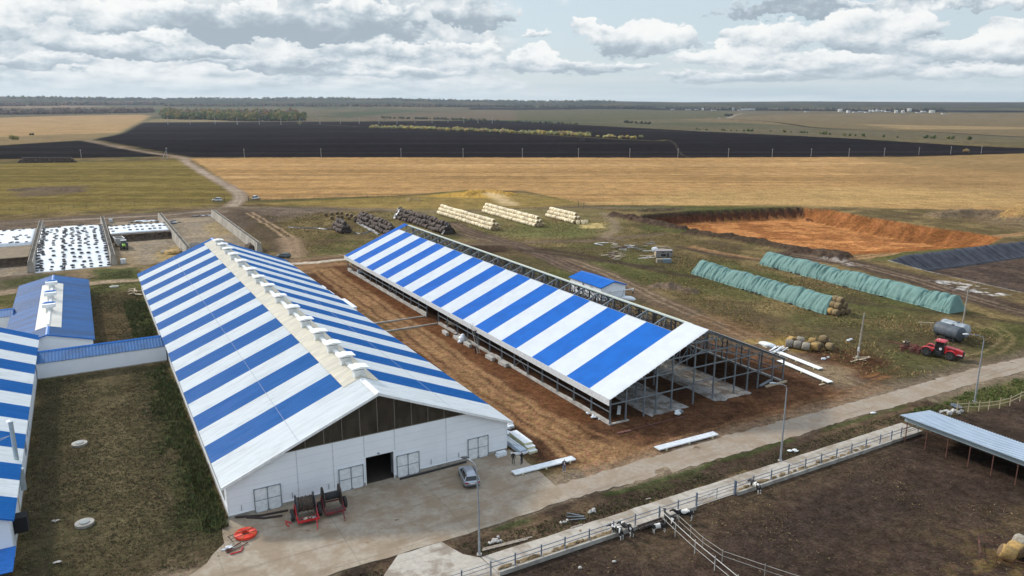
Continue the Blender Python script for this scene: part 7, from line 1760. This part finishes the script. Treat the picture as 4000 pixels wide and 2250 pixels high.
t.build('opening', DARK, o); MB().bx(-2.33, -2.29, .4, 2.0, .3, 1.5).build('board', WOODL, o)
p = zg(1590, 330); tag(MB().blob((0, 0, .6), (1.2, .9, .9), 2, 2, .25).build('plastic_heap', FILM, None, False, (*p, gz(*p)), .3), 'white plastic heap beside the derelict hut', 'plastic heap')
p = zg(1840, 560); o = thing('metal_crate', 'bluish metal crate before the derelict hut', 'crate', (*p, gz(*p)), R(6)); MB().bx(-1.0, 1.3, 0, 1.2, .1, 1.2).build('crate_body', mat('bluish_crate', (.20, .26, .31), .6), o); t = MB()
for x in np.arange(-1.0, 1.31, .33): t.bx(x - .04, x + .04, -.04, 0, .05, 1.25)
t.build('slat', STEEL, o)
p = zg(1690, 545); tag(MB().bx(-1.0, 1.0, -.6, .6, 0, 1.1).build('straw_box', HAYG, None, False, (*p, gz(*p)), R(6)), 'square straw-coloured block left of the bluish crate', 'block')
p = zg(1050, 1300); tag(MB().blob((0, 0, .3), (2.0, 1.1, .6), 6, 2, .12).build('plastic_heap', FILM, None, True, (*p, gz(*p)), -.5), 'pale plastic-covered heap at the foot of the pump house', 'plastic heap')
# manholes and small things on the grass
def manhole(p, label, r_=.95):
    o = thing('manhole', label, 'manhole', (*p, gz(*p))); MB().lathe([(0, .0), (r_, .0), (r_, .28), (r_ * .62, .30), (0, .30)], n=24).build('concrete_ring', CONC, o); MB().lathe([(.52, .30), (.52, .38), (.1, .42), (0, .42)], n=18).build('cover', mat('manhole_cover', (.26, .28, .27), .7), o)
manhole(S(-14.1, 29.8), 'round concrete manhole in the middle of the dark grass yard'); manhole(S(-13.8, 6.7), 'round concrete manhole with a grey cover, nearest the bottom edge'); manhole(S(-5.7, 130), 'round concrete manhole behind the blue milking block', 1.1)
z4 = lambda x, y: at(x / 1.9224, 750 + y / 1.9224)
rng = random.Random(41)
for k in range(12): p = z4(1015 + rng.gauss(0, 22), 765 + rng.gauss(0, 12)); o = tag(MB().box((0, 0, 0), (1.9, .3, .12)).build('scrap_board', WOODL, None, False, (*p, .2 + rng.uniform(0, .5)), rng.uniform(0, 3)), 'scrap board in the heap at the far left corner of the finished shed', 'scrap_board', 'boards at the shed corner')
for k, (x, y, lab) in enumerate(((442, 1345, 'crumpled pale litter on the dark grass near the bottom edge'), (425, 1037, 'crumpled pale litter on the dark grass left of the near manhole'))):
    p = at(x / 1.9224, 1500 + y / 1.9224); scraps('litter', lab, 0, 0, 3, (.2, .1), [mat('dull_litter', (.35, .33, .30), .8)], 60 + k, (.3, .16, .06), 'litter', p)
# white blocks and unit behind the right eave of the finished shed
for k, (a, w, lab) in enumerate((((500, 915), 1.0, 'white roof unit package on the earth beyond the eave, farthest of the row'), ((580, 990), 1.4, 'white box in the row beyond the right eave of the finished shed, second from the far end'), ((680, 1060), 1.3, 'white box in the row beyond the right eave, third from the far end'))):
    pass
for k, (yy, L, h, lab) in enumerate(((97.5, 3.0, 1.6, 'farthest'), (91.5, 4.2, 1.5, 'second'), (85.5, 3.8, 1.5, 'third'), (77.0, 8.5, 2.2, 'nearest and longest'))):
    o = site('wrapped_crate', f'white wrapped crate beyond the right eave of the finished shed, {lab}', 'crate', 37.7, yy, group='white crates along the right eave'); MB().bx(-.8, .8, -L / 2, L / 2, .1, h).build('crate_body', FILM, o); MB().bx(-.85, .85, -L / 2 - .05, L / 2 + .05, h, h + .12).build('crate_lid', PLANK, o); MB().bx(-.8, .8, -L / 2, L / 2, 0, .1).build('pallet', WOOD, o)
# ------------------------------------------------------------------ woods, shrubs, weeds, grass
def leaf_mat(name, attr='tint', rough=.9):
    m = bpy.data.materials.new(name); m.use_nodes = True; nt = m.node_tree; b = nt.nodes['Principled BSDF']
    a = nt.nodes.new('ShaderNodeAttribute'); a.attribute_name = attr; g = nt.nodes.new('ShaderNodeTexCoord').outputs['Object']
    n = noise(nt, g, 1.4, 3, .7); sc = nt.nodes.new('ShaderNodeVectorMath'); sc.operation = 'SCALE'; nt.links.new(a.outputs['Color'], sc.inputs[0]); nt.links.new(sstep(nt, n, .3, .7, .6, 1.4), sc.inputs[3])
    nt.links.new(sc.outputs[0], b.inputs['Base Color']); b.inputs['Roughness'].default_value = rough; b.inputs['Specular IOR Level'].default_value = .2; return m
LEAF = leaf_mat('foliage')
def raw_mesh(name, co, faces, col, k, m, loc=(0, 0, 0)):
    """mesh from arrays: co (n,3), faces (f,k), per-vertex colour"""
    me = bpy.data.meshes.new(name); me.vertices.add(len(co)); me.vertices.foreach_set('co', np.asarray(co, np.float32).ravel())
    me.loops.add(faces.size); me.loops.foreach_set('vertex_index', faces.ravel().astype(np.int32)); me.polygons.add(len(faces)); me.polygons.foreach_set('loop_start', np.arange(0, faces.size, k, dtype=np.int32))
    a = me.color_attributes.new('tint', 'FLOAT_COLOR', 'POINT'); a.data.foreach_set('color', np.concatenate([col, np.ones((len(col), 1))], 1).astype(np.float32).ravel())
    me.update(); me.validate(); me.materials.append(m); o = bpy.data.objects.new(name, me); COL.objects.link(o); o.location = loc; return o
def leaf_cloud(cent, rad, per, size, cols, seed, shell=.55):
    """many small leaf clumps spread through ellipsoid crowns; returns co, tri faces, col"""
    rs = np.random.RandomState(seed); n = len(cent); cent = np.asarray(cent, float); rad = np.asarray(rad, float)
    u = rs.normal(size=(n, per, 3)); u /= np.linalg.norm(u, axis=2, keepdims=True); r = shell + (1 - shell) * rs.rand(n, per, 1) ** .6
    lump = 1 + .28 * np.sin(u[..., 0:1] * 5 + rs.rand(n, 1, 1) * 6) * np.cos(u[..., 2:3] * 4 + rs.rand(n, 1, 1) * 6)
    p = cent[:, None] + u * r * lump * rad[:, None]; p = p.reshape(-1, 3); N_ = len(p)
    a = rs.normal(size=(N_, 3)); b = rs.normal(size=(N_, 3)); s = size * (.6 + .8 * rs.rand(N_, 1)) * np.repeat(rad[:, :1], per, 0)
    a *= s / np.linalg.norm(a, axis=1, keepdims=True); b *= s / np.linalg.norm(b, axis=1, keepdims=True)
    co = np.stack([p - a * .6, p + a * .6 + b * .3, p + b * .9 - a * .1], 1).reshape(-1, 3); fs = np.arange(N_ * 3).reshape(-1, 3)
    c = np.repeat(np.asarray(cols, float), per, 0) * (.7 + .6 * rs.rand(N_, 1)); return co, fs, np.repeat(c, 3, 0)
def core(cent, rad, cols, seed, k=.8):
    """irregular inner mass of each crown so that it does not look hollow"""
    rs = np.random.RandomState(seed); bm = bmesh.new(); bmesh.ops.create_icosphere(bm, subdivisions=2, radius=1); V = np.array([v.co[:] for v in bm.verts]); F = np.array([[v.index for v in f.verts] for f in bm.faces]); bm.free()
    n = len(cent); nv = len(V); j = 1 + .22 * rs.normal(size=(n, nv, 1)); co = np.asarray(cent)[:, None] + V[None] * j * np.asarray(rad)[:, None] * k
    fs = (F[None] + (np.arange(n) * nv)[:, None, None]).reshape(-1, 3); c = np.repeat(np.asarray(cols), nv, 0) * (.75 + .5 * rs.rand(n * nv, 1)); return co.reshape(-1, 3), fs, c
def wood(name, label, cent, rad, cols, seed, per=70, size=.30, kind='stuff', cat=None, group=None):
    a = leaf_cloud(cent, rad, per, size, cols, seed); b = core(cent, rad, np.asarray(cols) * .9, seed + 1)
    o = raw_mesh(name, np.concatenate([a[0], b[0]]), np.concatenate([a[1], b[1] + len(a[0])]), np.concatenate([a[2], b[2]]), 3, LEAF); return tag(o, label, cat, group, kind)
def tree_rows(px_pts, n, depth, h, seed, pal, squash=1.0, spread=0.0):
    """trees standing along a line of photo pixels and back from it"""
    rs = np.random.RandomState(seed); P = [at(*p) for p in px_pts]; P = np.array(P); L = np.concatenate([[0], np.cumsum(np.linalg.norm(np.diff(P, axis=0), axis=1))]); cent = []; rad = []; col = []
    for i in range(n):
        t = rs.rand() * L[-1]; x = np.interp(t, L, P[:, 0]); y = np.interp(t, L, P[:, 1]); d = np.hypot(x, y); back = rs.rand() ** 1.0 * depth
        x += x / d * back + rs.normal() * spread; y += y / d * back + rs.normal() * spread; hh = h * rs.uniform(.5, 1.25); w = hh * rs.uniform(.30, .44) * squash; z = float(terrain(x, y)); c = np.array(pal[rs.randint(len(pal))])
        for k in range(3): cent.append((x + rs.normal() * w * .45, y + rs.normal() * w * .45, z + hh * (.30 + .2 * k + rs.rand() * .08))); rad.append((w * (1.05 - .2 * k), w * (1.05 - .2 * k), hh * .30)); col.append(c * rs.uniform(.85, 1.15))
    return cent, rad, col
AUT = [(.10, .125, .030), (.125, .128, .030), (.165, .145, .034), (.070, .098, .030), (.22, .145, .038), (.20, .105, .055)]
BARE = [(.17, .115, .09), (.19, .135, .095), (.14, .11, .085)]
DKG = [(.055, .070, .052), (.062, .072, .05), (.075, .078, .05)]
# the copse beyond the black field
c1 = tree_rows([(640, 466), (800, 468), (980, 474), (1110, 474), (1190, 470)], 250, 60, 23, 1, AUT[:4] + [AUT[4]])
c2 = tree_rows([(640, 460), (800, 462), (1000, 464), (1160, 462)], 330, 480, 25, 2, AUT + BARE[:2])
wood('copse_trees', 'autumn copse beyond the black field', c1[0] + c2[0], c1[1] + c2[1], c1[2] + c2[2], 3, 46, .42)
# low yellowing shrub strip in the ploughland
rs = np.random.RandomState(5); cent = []; rad = []; col = []
P = np.array([at(*p) for p in [(1455, 499), (1600, 503), (1800, 510), (2000, 519), (2200, 527), (2350, 536), (2480, 541)]]); L = np.concatenate([[0], np.cumsum(np.linalg.norm(np.diff(P, axis=0), axis=1))])
for i in range(330):
    t = rs.rand() * L[-1]; x = np.interp(t, L, P[:, 0]) + rs.normal() * 5; y = np.interp(t, L, P[:, 1]) + rs.normal() * 16; r = rs.uniform(2.0, 5.2) * (1.0 if t < L[-1] * .85 else .7); cent.append((x, y, r * .55)); rad.append((r * 1.15, r * 1.15, r * .85)); col.append(np.array([(.34, .29, .09), (.28, .26, .10), (.22, .21, .09), (.38, .28, .08), (.26, .18, .09)][rs.randint(5)]))
wood('shrubs', 'yellowing shrub strip in the black field', cent, rad, col, 6, 50, .30)
# distant lines of bare and dark trees, low scrub in the dips
for k, (nm, pts, n, dep, h, pal, lab) in enumerate((('bare_trees', [(-60, 449), (150, 447), (380, 444), (600, 440)], 380, 60, 21, BARE, 'line of bare reddish trees beyond the tan field'), ('bare_trees', [(-60, 417), (150, 415), (400, 411), (640, 409)], 380, 150, 20, BARE + DKG[:1], 'farther line of bare trees at the far left'),
    ('dark_trees', [(640, 416), (1000, 416), (1300, 418), (1700, 420)], 520, 260, 17, BARE + DKG, 'long mixed tree line under the low ridge'), ('dark_trees', [(1650, 418), (2000, 421), (2300, 423), (2560, 428)], 420, 200, 17, DKG + [(.05, .045, .03)], 'dark conifer line in the middle distance'), ('far_scrub', [(1490, 463), (1620, 466), (1780, 470), (1900, 474)], 110, 70, 7, DKG + AUT[:2], 'dark scrub in the dip beyond the black field'),
    ('far_scrub', [(1830, 474), (2000, 478), (2200, 486), (2290, 489)], 46, 40, 6, DKG + AUT[:2], 'scattered scrub at the edge of the black field'), ('far_scrub', [(2440, 480), (2540, 486)], 30, 40, 6, DKG, 'scrub beside the far track'), ('far_scrub', [(2690, 507), (2960, 516), (3140, 520), (3300, 532), (3420, 537), (3560, 540), (3800, 547)], 44, 25, 4.5, AUT[:4], 'scattered bushes on the fallow strip at the right'), ('dark_trees', [(3000, 431), (3200, 433), (3500, 434), (3700, 434)], 200, 200, 13, DKG + BARE[:1], 'tree belt round the distant village'), ('dark_trees', [(2600, 424), (2800, 427), (3000, 429)], 120, 150, 12, DKG, 'thin tree belt left of the distant village'))):
    c = tree_rows(pts, n, dep, h, 20 + k, pal, 1.25 if h < 10 else 1.0); wood(nm, lab, *c, 40 + k, 26 if h > 10 else 40, .5)
c = tree_rows([(30, 388), (400, 392), (800, 391), (1200, 390), (1600, 396), (2000, 400), (2400, 403)], 900, 900, 18, 77, DKG + AUT[:3], 1.5); wood('ridge_forest', 'forest on the skyline ridge', *c, 78, 16, .7)
def bush(x, y, r, pal, label, seed, name='bush'):
    rs = np.random.RandomState(seed); z = gz(x, y); cent = [(rs.normal() * r * .5, rs.normal() * r * .5, r * (.4 + .35 * rs.rand())) for _ in range(5)]; rad = [(r * rs.uniform(.5, .75),) * 2 + (r * rs.uniform(.45, .7),) for _ in range(5)]
    o = wood(name, label, cent, rad, [pal] * 5, seed, 90, .28, None, 'bush'); o.location = (x, y, z); return o
bush(*at(58, 545), 5.0, (.20, .17, .04), 'yellow bush at the left edge beside the tan field', 1); bush(*at(130, 528), 3, (.05, .055, .02), 'small dark bush right of the yellow one at the left edge', 2)
bush(*at(1170, 485), 5, (.24, .18, .03), 'small yellow tree by the far poles beyond the black field', 3); bush(*at(1180, 470), 9, (.07, .07, .025), 'round olive bush at the right end of the copse', 4); bush(*at(3776, 596), 3.4, (.24, .16, .07), 'dry tan bush in the black field at the far right', 5)
bush(*at(1500, 1080), .1, (.1, .1, .05), 'x', 9) if False else None
# weeds along the walls and rough grass: single blades and leaves, thousands of them
def blades(name, pts_fn, n, hgt, cols, seed, width=.05, lean=.5, label='grass'):
    rs = np.random.RandomState(seed); X_, Y_, S_ = pts_fn(rs, n); m = len(X_)
    i = np.clip(np.searchsorted(gx, X_) - 1, 0, len(gx) - 2); j = np.clip(np.searchsorted(gy, Y_) - 1, 0, len(gy) - 2); fx = (X_ - gx[i]) / (gx[i + 1] - gx[i]); fy = (Y_ - gy[j]) / (gy[j + 1] - gy[j])
    tk = TRK.reshape(GSH)[j, i] < .35; X_, Y_, S_, i, j, fx, fy = X_[tk], Y_[tk], S_[tk], i[tk], j[tk], fx[tk], fy[tk]; m = len(X_)
    Zg = (ZG[j, i] * (1 - fx) + ZG[j, i + 1] * fx) * (1 - fy) + (ZG[j + 1, i] * (1 - fx) + ZG[j + 1, i + 1] * fx) * fy
    per = 4; x = np.repeat(X_, per) + rs.normal(size=m * per) * .10; y = np.repeat(Y_, per) + rs.normal(size=m * per) * .10; z = np.repeat(Zg, per) - .02; h = np.repeat(S_, per) * hgt * rs.uniform(.5, 1.3, m * per); a = rs.rand(m * per) * 6.283; w = width * rs.uniform(.6, 1.5, m * per) * np.sqrt(np.repeat(S_, per)); la = rs.rand(m * per) * 6.283; ln = h * lean * rs.rand(m * per)
    b0 = np.stack([x - np.cos(a) * w, y - np.sin(a) * w, z], 1); b1 = np.stack([x + np.cos(a) * w, y + np.sin(a) * w, z], 1); t = np.stack([x + np.cos(la) * ln, y + np.sin(la) * ln, z + h], 1)
    co = np.stack([b0, b1, t], 1).reshape(-1, 3); fs = np.arange(len(co)).reshape(-1, 3); cc = np.array(cols)[rs.randint(len(cols), size=m)] * rs.uniform(.7, 1.3, (m, 1)); col = np.repeat(np.repeat(cc, per, 0), 3, 0)
    o = raw_mesh(name, co, fs, col, 3, LEAF); return tag(o, label, None, None, 'stuff')
def in_site(x0, x1, y0, y1, clump=.3, lo=.5, size=(1, 1)):
    def f(rs, n):
        x = rs.uniform(x0, x1, n); y = rs.uniform(y0, y1, n); k = fbm(x, y, clump, 3, 91) + rs.normal(size=n) * .10 > lo; x, y = x[k], y[k]; w = ORG[None] + AX[None] * x[:, None] + AY[None] * y[:, None]; return w[:, 0], w[:, 1], rs.uniform(*size, len(x)) if size[0] != size[1] else np.ones(len(x))
    return f
WEED = [(.085, .105, .036), (.10, .115, .038), (.07, .085, .032), (.13, .11, .048)]
def weed_band(rs, n):
    y = rs.uniform(-1.5, 60, n); x = -.5 - np.abs(rs.normal(size=n)) * (1.2 + 1.1 * np.sin(y * .21) ** 2); k = (fbm(x, y, .25, 3, 92) + rs.normal(size=n) * .08 > .46) & (x > -7.5); x, y = x[k], y[k]; w = ORG[None] + AX[None] * x[:, None] + AY[None] * y[:, None]; return w[:, 0], w[:, 1], np.clip(1.5 + x * .17, .3, 1.5)
blades('weeds', weed_band, 4200, .45, WEED, 1, .11, .9, 'dark green weeds along the wall of the finished shed')
blades('weeds', in_site(-4.5, -.4, 68, 112, .25, .44, (.5, 1.1)), 3500, .7, WEED, 2, .11, .9, 'weeds along the far part of the wall')
GR1 = [(.115, .098, .048), (.15, .12, .06), (.095, .092, .038), (.08, .068, .038), (.19, .15, .075)]
blades('grass', in_site(-19.6, -.5, -14, 60.5, .18, .38, (.6, 1.2)), 22000, .14, GR1, 3, .06, .8, 'short rough grass of the yard between the barns')
blades('grass', in_site(-11.5, -.5, 67.5, 150, .18, .42, (.6, 1.2)), 9000, .15, GR1, 4, .07, .8, 'rough grass behind the link corridor')
VG = [(.085, .065, .042), (.11, .085, .05), (.085, .105, .034), (.14, .105, .06)]
blades('grass', in_site(-6, 100, -19.9, -15.7, .25, .40, (.6, 1.3)), 9000, .16, VG, 5, .06, .8, 'dead grass on the verge between road and feed alley')
GR2 = [(.26, .20, .085), (.21, .175, .07), (.34, .25, .11), (.16, .155, .055), (.30, .19, .085)]
def rough(poly, n, seed, lo=.46, size=(.5, 1.5)):
    P = np.array(poly)
    def f(rs, _):
        x = rs.uniform(P[:, 0].min(), P[:, 0].max(), n); y = rs.uniform(P[:, 1].min(), P[:, 1].max(), n); k = (fbm(x, y, .11, 4, 93 + seed) + rs.normal(size=n) * .10 > lo) & (sdf(poly, None, x, y) < 0); return x[k], y[k], rs.uniform(*size, k.sum())
    return f
MEAD = px((2560, 1010), (2900, 1000), (3300, 1120), (3600, 1230), (3900, 1290), (4000, 1330), (3560, 1480), (3360, 1460), (3230, 1400), (2950, 1290), (2700, 1180), (2480, 1100))
blades('grass', rough(MEAD, 34000, 1), 0, .22, GR2, 6, .08, .9, 'rough autumn grass round the tarpaulins and the tractor')
BACK = px((1780, 870), (2350, 850), (2700, 930), (2900, 985), (2560, 1080), (2300, 1010), (2000, 960), (1830, 930))
blades('grass', rough(BACK, 26000, 2), 0, .22, GR2, 7, .09, .9, 'rough grass between the pale stacks and the debris')
LEFT = px((940, 850), (1240, 830), (1640, 820), (1700, 850), (1600, 880), (1330, 990), (1170, 985), (1120, 930))
blades('grass', rough(LEFT, 20000, 3), 0, .24, GR2, 8, .10, .9, 'rough grass round the dark bales')
GRN = px((3400, 1560), (3640, 1520), (4000, 1460), (4000, 1540), (3800, 1590), (3560, 1620))
blades('grass', rough(GRN, 9000, 4, .42), 0, .30, [(.085, .13, .03), (.10, .135, .036), (.13, .13, .045)], 9, .07, .8, 'green grass on the far side of the road')
STR = [(.16, .115, .055), (.12, .085, .045), (.19, .135, .065), (.085, .06, .036)]
PENP = px((2150, 2250), (2400, 2080), (2900, 1900), (3400, 1740), (4000, 2000), (4000, 2250))
blades('straw_litter', rough(PENP, 13000, 5, .56, (.4, 1.0)), 0, .10, STR, 10, .10, 2.5, 'bits of straw trodden into the pen')
# ------------------------------------------------------------------ distant village
FB = mat('far_white_wall', (.62, .62, .60), .7); FR_ = mat('far_grey_roof', (.30, .31, .33), .7); FT = mat('far_tank_white', (.60, .58, .52), .5)
for k, (a, b, w, h, lab) in enumerate(((3281, 437, 15, 9, 'beige cylindrical tank at the left of the distant village'), (3500, 442, 12, 9, 'squat white tank, left one of the distant pair'), (3526, 442, 12, 9, 'squat white tank, right one of the distant pair'), (3552, 435, 14, 9, 'tall white tank behind the distant pair'), (3640, 441, 19, 8, 'wide white tank at the right end of the distant village'), (2745, 431, 8, 8, 'small white tank in the far works at the left'), (2865, 432, 8, 10, 'dark upright silo in the far works'))):
    x, y = at(a, b); d = math.hypot(x, y); r_ = w * d / FPX / 2; hh = h * d / FPX; o = tag(MB().lathe([(r_, -2), (r_, hh), (r_ * .9, hh * 1.04), (0, hh * 1.12)], n=20).build('storage_tank', FT if k != 6 else FR_, None, False, (x, y, float(terrain(x, y)))), lab, 'tank', 'distant storage tanks')
rng = random.Random(3)
vil = [(2912, 431, 26, 6), (2938, 430, 22, 7), (2890, 432, 14, 4), (3316, 441, 10, 8), (3345, 440, 18, 3), (3365, 437, 16, 3), (3402, 436, 10, 6), (3416, 436, 10, 6), (3430, 435, 10, 7), (3452, 435, 14, 4), (3470, 437, 18, 3), (3590, 441, 14, 3), (3610, 438, 16, 4), (3690, 446, 14, 3), (2690, 430, 20, 3), (2720, 429, 14, 3), (2790, 432, 18, 3), (3155, 438, 16, 3), (2628, 429, 12, 3), (3390, 440, 16, 3)]
for k, (a, b, w, h) in enumerate(vil):
    x, y = at(a, b); d = math.hypot(x, y); W2 = w * d / FPX; hh = h * d / FPX; o = thing('village_building', 'far white building of the distant village, %s from the left' % ORD[sorted(v[0] for v in vil).index(a)], 'building', (x, y, float(terrain(x, y))), rng.uniform(-.2, .2), 'buildings of the distant village')
    MB().bx(-W2 / 2, W2 / 2, 0, 14, -3, hh * .7).build('wall', FB, o); MB().extrude([(-W2 / 2 - .5, hh * .7), (W2 / 2 + .5, hh * .7), (W2 / 2 - 1.5, hh), (-W2 / 2 + 1.5, hh)], -.5, 14.5).build('roof', FR_ if k % 3 else FB, o)
for k, (a, b) in enumerate(((2842, 460), (2813, 461))):
    x, y = at(a, b); o = thing('farm_building', ('small pale farm building by the distant track', 'tiny pale hut left of the distant farm building')[k], 'building', (x, y, 0), .1); MB().bx(-5, 5, 0, 8, -1, 4).build('wall', FB, o); MB().extrude([(-5.3, 4), (5.3, 4), (0, 6)], -.3, 8.3).build('roof', FR_, o)
bush(*at(2850, 455), 11, (.05, .045, .03), 'dark clump of trees by the distant farm building', 8)

# ------------------------------------------------------------------ air: thin even haze over the whole land
hm = bpy.data.materials.new('haze_air'); hm.use_nodes = True; nt = hm.node_tree; nt.nodes.clear(); ho = nt.nodes.new('ShaderNodeOutputMaterial'); hv = nt.nodes.new('ShaderNodeVolumePrincipled')
hv.inputs['Color'].default_value = (.76, .86, 1.0, 1); hv.inputs['Density'].default_value = 3.2e-5; hv.inputs['Anisotropy'].default_value = .3; nt.links.new(hv.outputs[0], ho.inputs['Volume'])
hb = MB().bx(-9600, 9600, -450, 11700, -8, 215).build('haze', hm); tag(hb, 'thin autumn haze', None, None, 'stuff')
